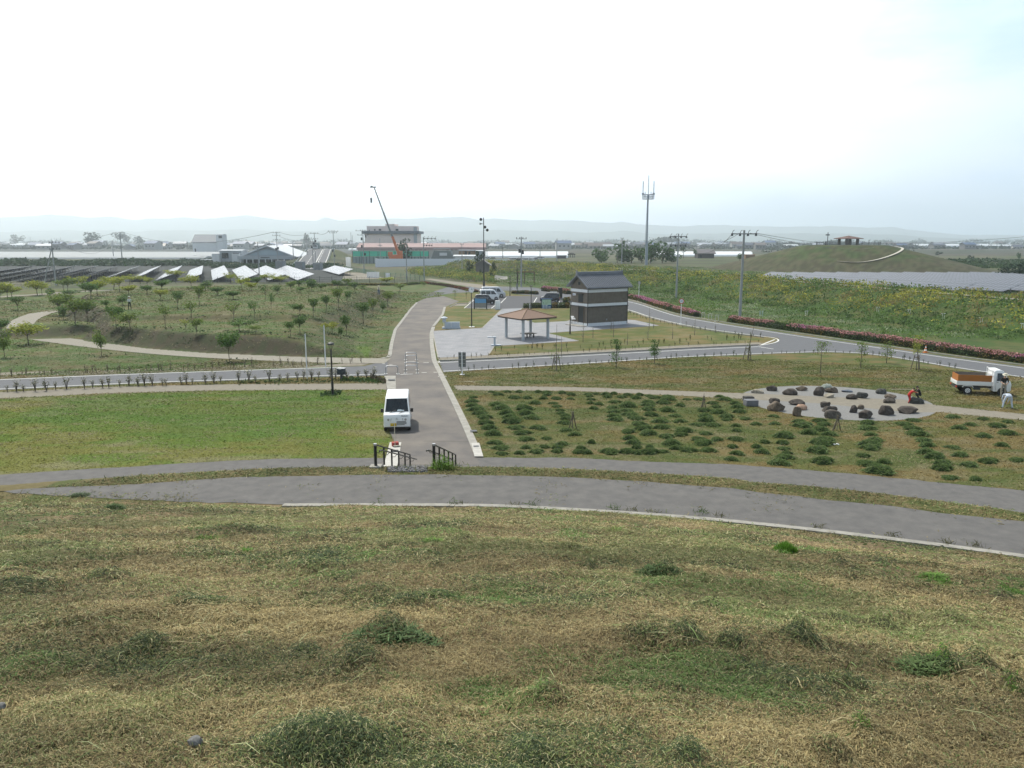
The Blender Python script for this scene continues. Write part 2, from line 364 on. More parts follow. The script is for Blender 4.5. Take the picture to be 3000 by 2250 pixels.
# ---------------------------------------------------------------- ground colour (real surface colours by place)
LAWN_L = pl([(-400, 1180), (0, 1170), (316, 1154), (700, 1145), (1134, 1142), (1140, 1300), (1120, 1343), (800, 1345), (600, 1354), (380, 1368), (217, 1377), (0, 1391), (-400, 1410)])
BRIGHT = pl([(690, 986), (1090, 975), (1075, 1010), (1060, 1016), (1000, 1000), (800, 996)], 1.4)
c_straw = np.array((.245, .185, .105)); c_straw2 = np.array((.17, .13, .075)); c_dry = np.array((.125, .115, .055)); c_green = np.array((.075, .105, .03))
c_dark = np.array((.05, .058, .03)); c_lush = np.array((.05, .092, .022)); c_bright = np.array((.095, .165, .025)); c_brown = np.array((.095, .08, .055))
def mix(a, b, t): return a*(1-t[:, None])+b*t[:, None]
def gcol(x, y):
    x = np.asarray(x, float); y = np.asarray(y, float); n = len(x)
    r = np.hypot(x, y); th = np.arctan2(x, y)
    N = np.interp(th, tK, rK); F = np.interp(th, tF, rF); Sx = np.interp(th, tS, rS)
    f1 = fbm(x*.35, y*.35, 11); f2 = fbm(x*1.3, y*1.3, 21); f3 = fbm(x*.08, y*.08, 31); f4 = fbm(x*4, y*4, 41, 3)
    f5 = fbm(x*.25, y*.9, 51)
    one = np.ones((n, 3))
    hill = mix(one*c_straw, one*c_straw2, ss(.38, .62, f2))
    hill = mix(hill, one*c_dry, ss(.46, .62, f1)*.8)
    hill = mix(hill, one*c_green*.95, ss(.52, .66, fbm(x*.7, y*.7, 61))*.55)
    a, b = pilefield(x, y)
    hill = mix(hill, one*c_dark, np.clip(a*.9, 0, .85)*ss(.2, .6, f4+a*.3))
    hill = mix(hill, one*c_bright, np.clip(b, 0, .9))
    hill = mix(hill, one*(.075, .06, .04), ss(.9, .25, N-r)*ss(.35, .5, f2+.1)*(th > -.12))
    strip = mix(one*(.16, .135, .065), one*c_green, ss(.45, .62, f2)*.75)
    lawn = mix(one*(.10, .108, .034), one*(.15, .12, .05), ss(.40, .60, f1))
    lawn = mix(lawn, one*(.068, .098, .028), ss(.47, .62, f5)*.8)
    lawn = mix(lawn, one*(.17, .15, .085), ss(.56, .7, fbm(x*.5, y*1.6, 71))*.6)
    ll = inside(x, y, LAWN_L)
    lg = mix(one*(.088, .135, .022), one*(.13, .135, .034), ss(.4, .6, f5))
    lg = mix(lg, one*(.17, .165, .085), ss(.56, .68, fbm(x*.28, y*.8, 81))*.75)
    lg = mix(lg, one*(.06, .12, .02), ss(.54, .66, f3)*.6)
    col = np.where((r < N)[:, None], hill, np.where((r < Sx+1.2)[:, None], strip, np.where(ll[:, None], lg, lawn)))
    # terraces on the left
    far = r > 45
    d, _ = segdist(x, y, TERR, True); ins = inside(x, y, TERR)
    left = far & (x < -1) & (y > P(300, 1100)[1])
    tl = mix(one*(.070, .098, .034), one*(.105, .098, .045), ss(.42, .6, f1)); tl = mix(tl, one*(.058, .105, .024), ss(.48, .62, f5)*.8); tl = mix(tl, one*(.16, .145, .09), ss(.6, .7, fbm(x*.5, y*.9, 88))*.6)
    col = np.where((left & (x < -11))[:, None], tl, col)
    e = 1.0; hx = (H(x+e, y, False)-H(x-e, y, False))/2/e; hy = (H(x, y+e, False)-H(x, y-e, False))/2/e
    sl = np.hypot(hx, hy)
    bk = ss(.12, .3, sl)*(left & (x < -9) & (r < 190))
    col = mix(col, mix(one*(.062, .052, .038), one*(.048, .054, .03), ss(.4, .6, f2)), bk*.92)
    ib = inside(x, y, BRIGHT) & (sl < .12)
    col = np.where(ib[:, None], one*(.085, .135, .028)*(0.85+.3*f2[:, None]), col)
    # rough meadow right of the ring road, bank, fields, plain
    dr, side = segdist(x, y, RIDGE)
    mead = (inside(x, y, MEADOW)) | (far & (dr < 18))
    mc = mix(one*(.048, .085, .022), one*(.085, .095, .035), ss(.45, .62, f1)); mc = mix(mc, one*(.035, .06, .02), ss(.55, .7, f2)*.7)
    col = np.where(mead[:, None], mc, col)
    plain = (r > 165) & ~mead
    pc = mix(one*(.07, .085, .04), one*(.10, .095, .06), ss(.4, .6, f3)); pc = mix(pc, one*(.05, .06, .035), ss(.5, .7, fbm(x*.02, y*.05, 91)))
    col = np.where((plain & ~left)[:, None] | (r > 205)[:, None], pc, col)
    dh = np.hypot((x-HILLC[0])/50, (y-HILLC[1])/47)
    hc = mix(one*(.06, .088, .032), one*(.085, .085, .045), ss(.38, .6, f1)); 
    hc = mix(hc, one*(.085, .075, .05), ss(.55, .8, dh)*.6)*(.62+.35*ss(.4, .6, f2)[:, None])
    col = np.where((dh < 1.0)[:, None], hc, col)
    ff = r > 640
    fc = mix(one*(.075, .07, .055), one*(.05, .06, .04), ss(.45, .55, fbm(x*.004, y*.012, 95)))
    fc = mix(fc, one*(.11, .13, .07), ss(.58, .66, fbm(x*.003, y*.01, 97))*(r > 1300))
    col = np.where(ff[:, None], fc, col)
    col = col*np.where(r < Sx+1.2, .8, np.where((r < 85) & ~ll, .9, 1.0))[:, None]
    return np.clip(col, .008, .9)
MEADOW = pl([(1450, 838), (1560, 845), (1660, 858), (1835, 868), (1880, 884), (1986, 920), (2130, 946), (2350, 978), (2585, 1012), (2775, 1040), (3000, 1068), (3500, 1140), (3500, 860), (2000, 800), (1450, 775)])
groundm = attrmat('ground_cover', .9, 0, .22, 5.0, .1, 38.0)
def ground():
    th = np.concatenate([np.arange(-180, -40, 4.0), np.arange(-40, 40.01, .22), np.arange(44, 180, 4.0)])
    th = np.radians(np.sort(th)); nt = len(th)
    rr = [0.0, .4]
    while rr[-1] < 9000:
        r = rr[-1]
        rr.append(r+(.09 if r < 6 else .14 if r < 12 else .2 if r < 31 else .45 if r < 60 else max(.6, r*.009) if r < 460 else r*.05))
    rr = np.array(rr[1:]); nr = len(rr)
    X = np.sin(th)[None, :]*rr[:, None]; Y = np.cos(th)[None, :]*rr[:, None]
    X = X.ravel(); Y = Y.ravel(); Z = H(X, Y)
    i = np.arange((nr-1)*nt).reshape(nr-1, nt); j = np.roll(i, -1, axis=1)
    F = np.stack([i, i+nt, j+nt, j], -1).reshape(-1, 4)
    # centre
    V = np.column_stack([X, Y, Z])
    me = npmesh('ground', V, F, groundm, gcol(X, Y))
    me.polygons.foreach_set('use_smooth', [True]*len(me.polygons))
    struct('ground', link('ground', me))
ground()

# ---------------------------------------------------------------- sheets: roads, paths, paving, markings
asph = pm('old_asphalt', (.112, .107, .109), .9, .14, .38, bump=.15, base2=(.165, .148, .13), detail=15)
asph2 = pm('road_asphalt', (.108, .113, .124), .88, .12, 2.0, bump=.1, detail=9)
asph3 = pm('hill_path_asphalt', (.105, .103, .104), .9, .14, 2.2, detail=14, base2=(.118, .114, .11))
parkm = pm('parking_asphalt', (.075, .077, .085), .88, .14, 2.0)
tan = pm('gravel_path', (.20, .182, .148), .95, .15, 3, bump=.15, detail=10)
tan2 = pm('crushed_stone_path', (.24, .225, .19), .95, .18, 5, detail=10)
dirt = pm('bare_strip', (.20, .18, .145), .95, .2, 3, detail=10)
gravelm = pm('grey_gravel', (.19, .19, .187), .95, .2, 8, bump=.3, detail=10)
def paverm():
    m = pm('paving_blocks', (.25, .262, .285), .85, .1, .7, base2=(.275, .275, .29)); nt = m.node_tree; N = nt.nodes; L = nt.links
    br = N.new('ShaderNodeTexBrick'); br.inputs['Scale'].default_value = 1; br.inputs['Brick Width'].default_value = .6; br.inputs['Row Height'].default_value = .3
    br.inputs['Mortar Size'].default_value = .012; br.inputs['Color1'].default_value = (1, 1, 1, 1); br.inputs['Color2'].default_value = (.86, .86, .87, 1); br.inputs['Mortar'].default_value = (.72, .72, .72, 1)
    tc = N.new('ShaderNodeTexCoord'); L.new(tc.outputs['Object'], br.inputs['Vector'])
    b = N['Principled BSDF']; src = b.inputs['Base Color'].links[0].from_socket
    mm = N.new('ShaderNodeMix'); mm.data_type = 'RGBA'; mm.blend_type = 'MULTIPLY'; mm.inputs[0].default_value = 1
    L.new(src, mm.inputs[6]); L.new(br.outputs[0], mm.inputs[7]); L.new(mm.outputs[2], b.inputs['Base Color'])
    return m
paver = paverm()
def sheet(name, pts, z, m, zt=0.0, world=False):
    A = pts if world else [P(x, y, zt) for x, y in pts]
    me = bpy.data.meshes.new(name); me.from_pydata([(a[0], a[1], zt+z) for a in A], [], [list(range(len(A)))]); me.materials.append(m)
    bm = bmesh.new(); bm.from_mesh(me); bmesh.ops.triangulate(bm, faces=bm.faces)
    for f in bm.faces:
        if f.normal.z < 0: f.normal_flip()
    bm.to_mesh(me); bm.free()
    return struct(name, link(name, me))
def dens(A, step=1.0):
    o = [np.array(A[0], float)]
    for a, b in zip(A[:-1], A[1:]):
        a = np.array(a, float); b = np.array(b, float); n = max(1, int(np.linalg.norm(b-a)/step))
        for k in range(1, n+1): o.append(a+(b-a)*k/n)
    return np.array(o)
def smooth(A, n=2):
    A = np.array(A, float)
    for _ in range(n):
        q = [A[0]]
        for a, b in zip(A[:-1], A[1:]): q += [a*.75+b*.25, a*.25+b*.75]
        q.append(A[-1]); A = np.array(q)
    return A
def offs(A, w):
    A = np.array(A, float)[:, :2]; T = np.gradient(A, axis=0); T /= np.linalg.norm(T, axis=1)[:, None]+1e-9
    Nn = np.stack([-T[:, 1], T[:, 0]], 1); return A+Nn*w
def ribbon(name, A, w, z, m, drape=False, h=None, kind='structure', gap=None):
    """flat strip centred on polyline A (world xy), or a kerb of height h"""
    A = np.array(A, float); Lf, Rt = offs(A, w/2), offs(A, -w/2); n = len(A)
    zz = np.array([(max(Hs(p[0], p[1]), Hs(*Lf[i]), Hs(*Rt[i])) if drape else 0)+z for i, p in enumerate(A)])
    mb = MB()
    for i in range(n-1):
        if gap and gap(i): continue
        a, b, c, d = (*Lf[i], zz[i]), (*Rt[i], zz[i]), (*Rt[i+1], zz[i+1]), (*Lf[i+1], zz[i+1])
        if h is None: mb.add([a, b, c, d], [[0, 1, 2, 3]])
        else:
            lo = [(p[0], p[1], p[2]-h) for p in (a, b, c, d)]
            mb.add([a, b, c, d]+lo, [[0, 1, 2, 3], [0, 4, 5, 1], [1, 5, 6, 2], [2, 6, 7, 3], [3, 7, 4, 0]])
    me = bpy.data.meshes.new(name); me.from_pydata(mb.v, [], mb.f); me.materials.append(m)
    bm = bmesh.new(); bm.from_mesh(me); bmesh.ops.remove_doubles(bm, verts=bm.verts, dist=1e-4)
    for f in bm.faces:
        if abs(f.normal.z) > .5 and f.normal.z < 0: f.normal_flip()
    bm.to_mesh(me); bm.free()
    o = link(name, me); o['kind'] = kind; return o
def PL(pts, z=0): return [P(x, y, z) for x, y in pts]
def rough_edge(A, amp, seed, step=.25):      # ragged grass edge
    A = dens(A, step); g = np.random.default_rng(seed); t = np.cumsum(np.r_[0, np.linalg.norm(np.diff(A, axis=0), axis=1)])
    o = (fbm(t*1.3, t*0+seed, seed)-.5)*2*amp+(g.random(len(A))-.5)*amp*.6
    return offs(A, 1)*0+A+(offs(A, 1)-A)*o[:, None]
def sheet2(name, edges, z, m, zt=0.0):
    return sheet(name, np.concatenate(edges), z, m, zt, True)
# upper asphalt path round the mound
far_e = rough_edge(pl(FAR, ZP), .07, 3)
near_e = pl([(3000, 1627), (2653, 1582), (2314, 1542), (1975, 1509), (1500, 1481), (1275, 1478), (834, 1479), (600, 1472), (400, 1465), (200, 1455), (60, 1446), (0, 1442)], ZP)
near_r = np.concatenate([dens(near_e[:7], .5), rough_edge(near_e[6:], .1, 5)])
def arc(t0, t1, r, n=12): t = np.linspace(t0, t1, n)[1:]; return np.column_stack([r*np.sin(t), r*np.cos(t)])
EXT = R(64); rx, lx = float(tK[-1]), float(tK[0])
def clampz(A, z=ZP): return A
sheet2('hill_path', [arc(tF[0], -EXT, rF[0])[::-1], far_e, arc(tF[-1], EXT, rF[-1]), arc(rx, EXT, rK[-1])[::-1], near_r, arc(lx, -EXT, rK[0]-.2)], .012, asph3, ZP)
kb = smooth(np.concatenate([pl([(834, 1480), (1275, 1479.5), (1500, 1482.5), (1975, 1511), (2314, 1544), (2653, 1584), (3000, 1629)], ZP), arc(rx, EXT, rK[-1])]), 2)
kc = pm('path_kerb', (.27, .26, .235), .9, .28, 3.5, detail=12)
ribbon('kerb', offs(kb, -.06), .13, ZP+.06, kc, h=.14)
ribbon('kerb', offs(kb, -.225), .17, ZP+.085, kc, h=.2)
# lower asphalt path
LFAR = [(-900, 1450), (0, 1391), (217, 1377), (380, 1368), (600, 1354), (800, 1345), (1098, 1342), (1400, 1341), (1684, 1342), (1876, 1352), (2150, 1361), (2489, 1388), (2742, 1413), (3000, 1437), (3400, 1480), (4300, 1590)]
lf = rough_edge(pl(LFAR), .09, 9); ln = offs(dens(pl(LFAR), 1), -3.6)
LOWN = ln
sheet2('foot_path', [lf, ln[::-1]], .010, asph3)
# long central road
RL = [(1100, 1362), (1150, 1345), (1158, 1300), (1140, 1262), (1134, 1180), (1131, 1120), (1138, 1050), (1147, 1004), (1157, 965), (1180, 935), (1204, 905), (1222, 885), (1250, 873), (1300, 868)]
RR = [(1345, 883), (1303, 900), (1298, 920), (1268, 958), (1261, 977), (1261, 1010), (1266, 1058), (1290, 1110), (1335, 1200), (1365, 1265), (1398, 1342), (1405, 1362)]
sheet('road', RL+RR, .014, asph)
def kerbstrip(pts, w, name, sgn=1, m=None):
    A = smooth(dens(PL(pts), 3), 1); ribbon(name, A, w, .045, m or concrete, h=.08)
kerbstrip([(1270, 958), (1264, 977), (1265, 1010), (1272, 1058), (1297, 1108), (1342, 1200), (1371, 1262), (1404, 1340)], .42, 'kerb_strip')
kerbstrip([(1303, 900), (1297, 922), (1270, 956)], .35, 'kerb_strip')
kerbstrip([(1120, 1050), (1141, 1046), (1148, 1004), (1158, 966), (1181, 936), (1203, 906), (1222, 886)], .35, 'kerb_strip')
# ring road
ring_far = [(1500, 848), (1600, 858), (1700, 864), (1835, 878), (1877, 889), (1930, 908), (1986, 924), (2060, 938), (2130, 950), (2350, 983), (2585, 1017), (2775, 1045), (3000, 1075), (3300, 1115)]
ring_near = [(3300, 1150), (3000, 1107), (2806, 1080), (2680, 1058), (2600, 1045), (2521, 1036), (2427, 1032), (2300, 1035), (2000, 1047), (1750, 1064), (1500, 1079), (1299, 1091)]
ring_mid = [(1285, 1059), (1500, 1049), (1750, 1036), (2000, 1022), (2222, 1012), (2265, 1004), (2284, 994), (2280, 990), (2238, 985), (2103, 969), (1994, 950), (1930, 936), (1902, 928), (1860, 914), (1836, 908), (1780, 893), (1700, 882), (1600, 870), (1500, 860)]
sheet('road', ring_far+ring_near+ring_mid, .010, asph2)
sheet('road', [(0, 1111), (348, 1096), (700, 1085), (875, 1079), (1068, 1073), (1110, 1062), (1136, 1056), (1136, 1099), (1125, 1101), (897, 1105), (700, 1115), (395, 1124), (0, 1143), (-500, 1170), (-500, 1138)], .010, asph2)
def line(pts, w, z=.018, sub=True, dash=None):
    A = dens(smooth(PL(pts), 2) if len(pts) > 2 else PL(pts), 1.0)
    g = (lambda i: (i//dash) % 2) if dash else None
    ribbon('road_marking', A, w, z, linew, gap=g)
line([(1835, 883), (1877, 892), (1930, 911), (1986, 928), (2060, 941), (2130, 953), (2350, 987), (2585, 1021), (2775, 1049), (3000, 1079), (3300, 1120)], .16)
line([(1837, 907), (1860, 913), (1902, 928), (1994, 950), (2103, 969), (2238, 986), (2270, 990), (2284, 997), (2270, 1005), (2222, 1013)], .16)
line([(1285, 1063), (1500, 1053), (1750, 1040), (2000, 1026), (2222, 1016)], .16)
line([(1299, 1088), (1500, 1077), (1750, 1062), (2000, 1045), (2300, 1033), (2427, 1030), (2521, 1034), (2600, 1043), (2680, 1056), (2806, 1078), (3000, 1105), (3300, 1148)], .16)
line([(0, 1113), (348, 1098), (700, 1086), (875, 1080), (1000, 1076)], .16)
line([(-100, 1145), (395, 1122), (700, 1112), (897, 1102), (1125, 1097)], .14)
line([(2223, 1016), (2266, 1023)], .15); line([(2225, 1013), (2270, 995)], .2); line([(1285, 1058), (1287, 1064)], .2)
for a, b in (((1163, 1098), (1210, 1096)), ((1140, 1069), (1150, 1069)), ((1120, 1066), (1128, 1066)), ((1240, 1063), (1256, 1063)), ((1235, 1092), (1250, 1092)), ((1270, 1091), (1284, 1091)), ((1283, 1103), (1309, 1103))):
    line([a, b], .12)
sheet('concrete_apron', [(1283, 1048), (1750, 1026), (2000, 1012), (2222, 1003), (2236, 1006), (2222, 1011), (2000, 1021), (1750, 1035), (1285, 1057)], .006, dirt)
for pts in ([(1285, 1058), (1500, 1048), (1750, 1035), (2000, 1021), (2222, 1011)], [(1836, 911), (1860, 917), (1902, 932), (1994, 954), (2103, 973), (2238, 989)]):
    ribbon('kerb', dens(smooth(PL(pts), 1), 2), .14, .10, concrete, h=.12)
ribbon('kerb', dens(smooth(PL([(1835, 876), (1877, 887), (1930, 905), (1986, 922), (2130, 947), (2350, 979), (2585, 1013), (2775, 1041), (3000, 1071), (3300, 1111)]), 1), 2), .15, .1, concrete, h=.12)
# tan paths
sheet2('gravel_path', [rough_edge(PL([(-400, 1163), (0, 1149), (316, 1133), (700, 1125), (1131, 1123)]), .1, 1), rough_edge(PL([(1133, 1142), (900, 1143), (600, 1145), (316, 1153), (0, 1168), (-400, 1185)]), .1, 2)], .008, tan)
sheet2('gravel_path', [rough_edge(PL([(1330, 1129), (1684, 1134), (2100, 1149), (2190, 1152)]), .1, 1), rough_edge(PL([(2190, 1170), (2100, 1166), (2030, 1161), (1684, 1146), (1338, 1144)]), .1, 2)], .008, tan)
sheet2('gravel_path', [rough_edge(PL([(2640, 1170), (2750, 1188), (3000, 1213), (3400, 1262)]), .1, 1), rough_edge(PL([(3400, 1285), (3000, 1232), (2763, 1209), (2660, 1208)]), .1, 2)], .008, tan)
cc = np.array(P(2450, 1176)); 
circ = [(cc[0]+5.95*math.cos(t)*(1.03+.02*math.sin(3*t)), cc[1]+5.75*math.sin(t)) for t in np.linspace(0, 2*math.pi, 60, endpoint=False)]
sheet2('stone_circle_gravel', [np.array(circ)], .006, gravelm)
sheet2('gravel_path', [np.array(PL([(2188, 1152), (2400, 1162), (2645, 1171)])), np.array(PL([(2662, 1208), (2400, 1182), (2188, 1170)]))], .010, tan)
# left curving footpath
cl = [(120, 918), (75, 935), (55, 955), (75, 975), (130, 991), (210, 1002), (320, 1016), (480, 1032), (640, 1043), (800, 1050), (1000, 1057), (1136, 1058)]
cw = smooth(PL(cl), 2); cw = dens(cw, 1.0)
ribbon('gravel_path', cw, 3.0, .03, tan2)
ribbon('gravel_path', dens(smooth(PL([(170, 911), (120, 918), (75, 935)]), 2), 1), 2.6, .026, tan2)
ribbon('gravel_path', dens(smooth(PL([(240, 1004), (275, 996), (310, 988)]), 2), 1), 1.8, .034, tan2)
ribbon('gravel_path', dens(PL([(-100, 876), (130, 862), (200, 856), (330, 850)]), 3), 3.5, .03, tan)
sheet('bare_strip', [(0, 1092), (348, 1082), (600, 1077), (820, 1062), (1000, 1056), (1100, 1060), (1060, 1071), (875, 1077), (348, 1094), (0, 1109)], .006, dirt)
# plaza, parking
PLZ = [(1267, 970), (1413, 961), (1470, 905), (1528, 903), (1519, 918), (1530, 936), (1567, 946), (1660, 941), (1700, 930), (1860, 938), (1932, 954), (1840, 960), (1750, 966), (1602, 976), (1695, 999), (1448, 1014), (1441, 1024), (1430, 1041), (1283, 1048)]
sheet('paved_plaza', PLZ, .012, paver)
for e in ([(1267, 970), (1413, 961), (1470, 906)], [(1268, 972), (1284, 1048)], [(1602, 976), (1695, 999)], [(1448, 1014), (1430, 1041)], [(1528, 903), (1519, 918)]):
    ribbon('paving_edge', dens(PL(e), 3), .13, .03, concrete, h=.04)
sheet('parking_lot', [(1362, 903), (1460, 905), (1540, 903), (1668, 903), (1668, 872), (1575, 868), (1490, 867), (1400, 869)], .008, parkm)
sheet('road', [(1310, 842), (1420, 838), (1560, 842), (1660, 856), (1660, 868), (1500, 851), (1330, 858), (1250, 870), (1230, 868)], .006, asph2)
sheet('road', [(1240, 817), (1262, 816), (1340, 826), (1430, 836), (1420, 846), (1330, 833)], .007, tan)
for a, b in (((1467, 888), (1484, 871)), ((1563, 888), (1573, 872)), ((1400, 903), (1420, 880)), ((1360, 903), (1392, 876)), ((1440, 903), (1462, 886)), ((1600, 900), (1610, 874)), ((1636, 900), (1640, 874))):
    line([a, b], .14, .014)
line([(1365, 902), (1460, 904)], .14, .014)
sheet('paved_pad', [(1320, 897), (1363, 896), (1372, 889), (1337, 890)], .008, tan)
ribbon('kerb', dens(PL([(1318, 900), (1338, 890), (1372, 889), (1394, 872)]), 2), .14, .1, concrete, h=.12)
# drains
sheet('concrete_drain', [(1123, 1372), (1163, 1372), (1176, 1297), (1142, 1297)], .030, pm('new_concrete', (.44, .43, .40), .85, .12))
sheet('concrete_drain', [(1126, 1102), (1159, 1102), (1160, 1141), (1135, 1141)], .030, concrete)
sheet('concrete_drain', [(1381, 1302), (1404, 1301), (1416, 1341), (1390, 1341)], .075, pm('white_concrete', (.42, .41, .385), .85, .15))
for q in ([(1386, 1310), (1402, 1309), (1404, 1313), (1388, 1314)], [(1377, 1264), (1396, 1263), (1398, 1268), (1378, 1269)], [(1137, 1113), (1157, 1113), (1157, 1117), (1137, 1117)], [(1145, 1322), (1168, 1322), (1167, 1326), (1144, 1326)]):
    o = sheet('drain_grate', q, .085, darkmetal)
ck = pm('crack_grass', (.04, .045, .03), .9, .3, 20)
for a, b in (((1280, 1208), (1338, 1208)), ((1240, 1293), (1372, 1294)), ((1160, 1126), (1290, 1126)), ((1160, 965), (1250, 966))):
    A = rough_edge(PL([a, b]), .06, int(a[0])); ribbon('road_joint', A, .035, .018, ck)
# path on the bank ridge, steps up to the mound
A = dens(smooth(np.array(RIDGE)[3:], 2), 2); ribbon('bank_path', A, 2.2, .12, tan, drape=True)
A = dens(smooth([P(1800, 820), P(1850, 812, 1.2), P(1894, 798, 2.6), P(1935, 796, 3)], 1), 2); ribbon('bank_path', A, 2.5, .16, tan, drape=True)
hp = [PY(2452, 762, 262), PY(2520, 757, 258), PY(2590, 748, 262), PY(2640, 737, 272), PY(2646, 733, 284), PY(2620, 729, 290)]
hp = dens(smooth([(p[0], p[1]) for p in hp], 2), 2); ribbon('mound_path', hp, .9, .12, pm('pale_mound_path', (.42, .40, .35), .9), drape=True)

# road on the embankment
def ramp():
    g = 0.1
    def q(Y, lx, w, z): return None
    Ys = np.linspace(300, 520, 45); c = np.interp(Ys, [300, 430, 520], [-78, -104, -122]); 
    Lx, Rx = c-6.3, c+6.3
    A = np.column_stack([c, Ys]); 
    mb = MB(); z = [Hs(c[i], Ys[i])+.12 for i in range(len(Ys))]
    for i in range(len(Ys)-1):
        mb.add([(Lx[i], Ys[i], z[i]), (Rx[i], Ys[i], z[i]), (Rx[i+1], Ys[i+1], z[i+1]), (Lx[i+1], Ys[i+1], z[i+1])], [[0, 1, 2, 3]])
    struct('road', mb.build('road', asph2))
    for off, w, gp in ((-6.0, .3, None), (-1.8, .3, lambda i: i % 2), (1.7, .35, None), (2.6, .3, lambda i: i % 2), (6.0, .3, None)):
        mb = MB()
        for i in range(len(Ys)-1):
            if gp and gp(i): continue
            x0, x1 = c[i]+off, c[i+1]+off
            mb.add([(x0-w/2, Ys[i], z[i]+.05), (x0+w/2, Ys[i], z[i]+.05), (x1+w/2, Ys[i+1], z[i+1]+.05), (x1-w/2, Ys[i+1], z[i+1]+.05)], [[0, 1, 2, 3]])
        struct('road_marking', mb.build('road_marking', linew))
    for sgn, nm in ((-1, 'left'), (1, 'right')):
        mb = MB()
        for i in range(0, len(Ys)-1):
            if sgn > 0 and Ys[i] < 352: continue
            x0, x1 = c[i]+sgn*6.9, c[i+1]+sgn*6.9
            mb.add([(x0, Ys[i], z[i]+.9), (x1, Ys[i+1], z[i+1]+.9), (x1, Ys[i+1], z[i+1]+.3), (x0, Ys[i], z[i]+.3)], [[0, 1, 2, 3]])
            mb.cyl((x0, Ys[i], z[i]-.1), (x0, Ys[i], z[i]+.9), .08)
        tag(mb.build('guard_rail', pm('guard_rail_paint', (.55, .57, .58), .5)), 'pale guard rail on the %s edge of the ramp road climbing to the bridge' % nm, 'guard rail')
ramp()
# ================================================================ near objects
ORD = ['first', 'second', 'third', 'fourth', 'fifth', 'sixth', 'seventh', 'eighth', 'ninth', 'tenth', 'eleventh', 'twelfth', 'thirteenth', 'fourteenth', 'fifteenth', 'sixteenth', 'seventeenth', 'eighteenth', 'nineteenth', 'twentieth', 'twenty-first', 'twenty-second', 'twenty-third', 'twenty-fourth', 'twenty-fifth', 'twenty-sixth', 'twenty-seventh', 'twenty-eighth', 'twenty-ninth', 'thirtieth']
red = pm('red_paint', (.42, .03, .02), .5, .08); orange = pm('orange_paint', (.62, .17, .04), .5, .08)
yellowp = pm('number_plate_yellow', (.62, .42, .03), .5, .04); lampglass = pm('lamp_glass', (.26, .28, .29), .2, .05, spec=.6)
def text(s, size, m, parent, loc, rot, name='lettering', ext=.002, align='CENTER'):
    cu = bpy.data.curves.new(name, 'FONT'); cu.body = s; cu.size = size; cu.extrude = ext; cu.align_x = align; cu.align_y = 'CENTER'
    t = bpy.data.objects.new('tmp', cu); COL.objects.link(t)
    dg = bpy.context.evaluated_depsgraph_get(); me = bpy.data.meshes.new_from_object(t.evaluated_get(dg))
    bpy.data.objects.remove(t); me.materials.clear(); me.materials.append(m)
    o = link(name, me, parent, loc); o.rotation_euler = rot; return o

# ---------------- vehicles.  local frame: +y is the front, x to the vehicle's left/right, z up
def carbody(low, up, w, wt, bevel=.05):
    """low: (y,z) from front belt down round to rear belt; up: rear belt over the roof to front belt"""
    zb = low[0][1]; zt = max(p[1] for p in up)
    hw = lambda z: w/2 if z <= zb else w/2+(wt-w)/2*((z-zb)/(zt-zb))
    loop = low+up[1:-1]; n = len(loop)
    bm = bmesh.new()
    Lv = [bm.verts.new((-hw(z), y, z)) for y, z in loop]; Rv = [bm.verts.new((hw(z), y, z)) for y, z in loop]
    nl = len(low)
    for V in (Lv, Rv):
        bm.faces.new(V[:nl]); bm.faces.new([V[nl-1]]+V[nl:]+[V[0]])
    for i in range(n): bm.faces.new([Lv[i], Lv[(i+1) % n], Rv[(i+1) % n], Rv[i]])
    bmesh.ops.recalc_face_normals(bm, faces=bm.faces)
    es = [e for e in bm.edges if e.calc_face_angle(0) > .35]
    bmesh.ops.bevel(bm, geom=es, offset=bevel, segments=3, affect='EDGES', profile=.5, clamp_overlap=True)
    me = bpy.data.meshes.new('body'); bm.to_mesh(me); bm.free()
    return me, hw
def wheel(parent, x, y, r=.28, wd=.17, rim=steel):
    s = 1 if x > 0 else -1
    mb = MB().cyl((x-s*wd/2, y, r), (x+s*wd/2, y, r), r, n=24); o = mb.build('wheel', rubber, parent, smooth=True)
    mb = MB().cyl((x+s*(wd/2-.02), y, r), (x+s*(wd/2+.012), y, r), r*.64, r*.6, 20); k = mb.build('rim', rim, o)
    mb = MB().cyl((x+s*(wd/2+.01), y, r), (x+s*(wd/2+.03), y, r), r*.2, n=10)
    for q in range(6):
        t = q*math.pi/3; mb.cyl((x+s*(wd/2+.012), y+r*.4*math.cos(t), r+r*.4*math.sin(t)), (x+s*(wd/2+.016), y+r*.4*math.cos(t), r+r*.4*math.sin(t)), r*.1, n=8, mi=1)
    mb.build('hub_cap', [steel, black], o)
    return o
def panel(name, pts, m, parent, th=.006, off=.006):
    """thin plate on a 3-D polygon, standing 'off' proud along its normal"""
    v = [Vector(p) for p in pts]; n = (v[1]-v[0]).cross(v[2]-v[0]).normalized()
    c = sum(v, Vector())/len(v)
    if n.dot(c-Vector((0, 0, .9))) < 0: n = -n
    a = [p+n*(off-th) for p in v]; b = [p+n*off for p in v]; k = len(v)
    mb = MB(); mb.add(a+b, [list(range(k))[::-1], list(range(k, 2*k))]+[[i, (i+1) % k, k+(i+1) % k, k+i] for i in range(k)])
    return mb.build(name, m, parent)
def sidewin(hw, poly, m, parent, s, name='side_window'):
    return panel(name, [(s*hw(z), y, z) for y, z in poly], m, parent)
def arch(parent, hw, y, r, s, m=black):
    mb = MB(); mb.cyl((s*(hw(.4)-.03), y, r*1.0), (s*(hw(.4)+.004), y, r*1.0), r*1.13, n=24); return mb.build('wheel_arch', m, parent)

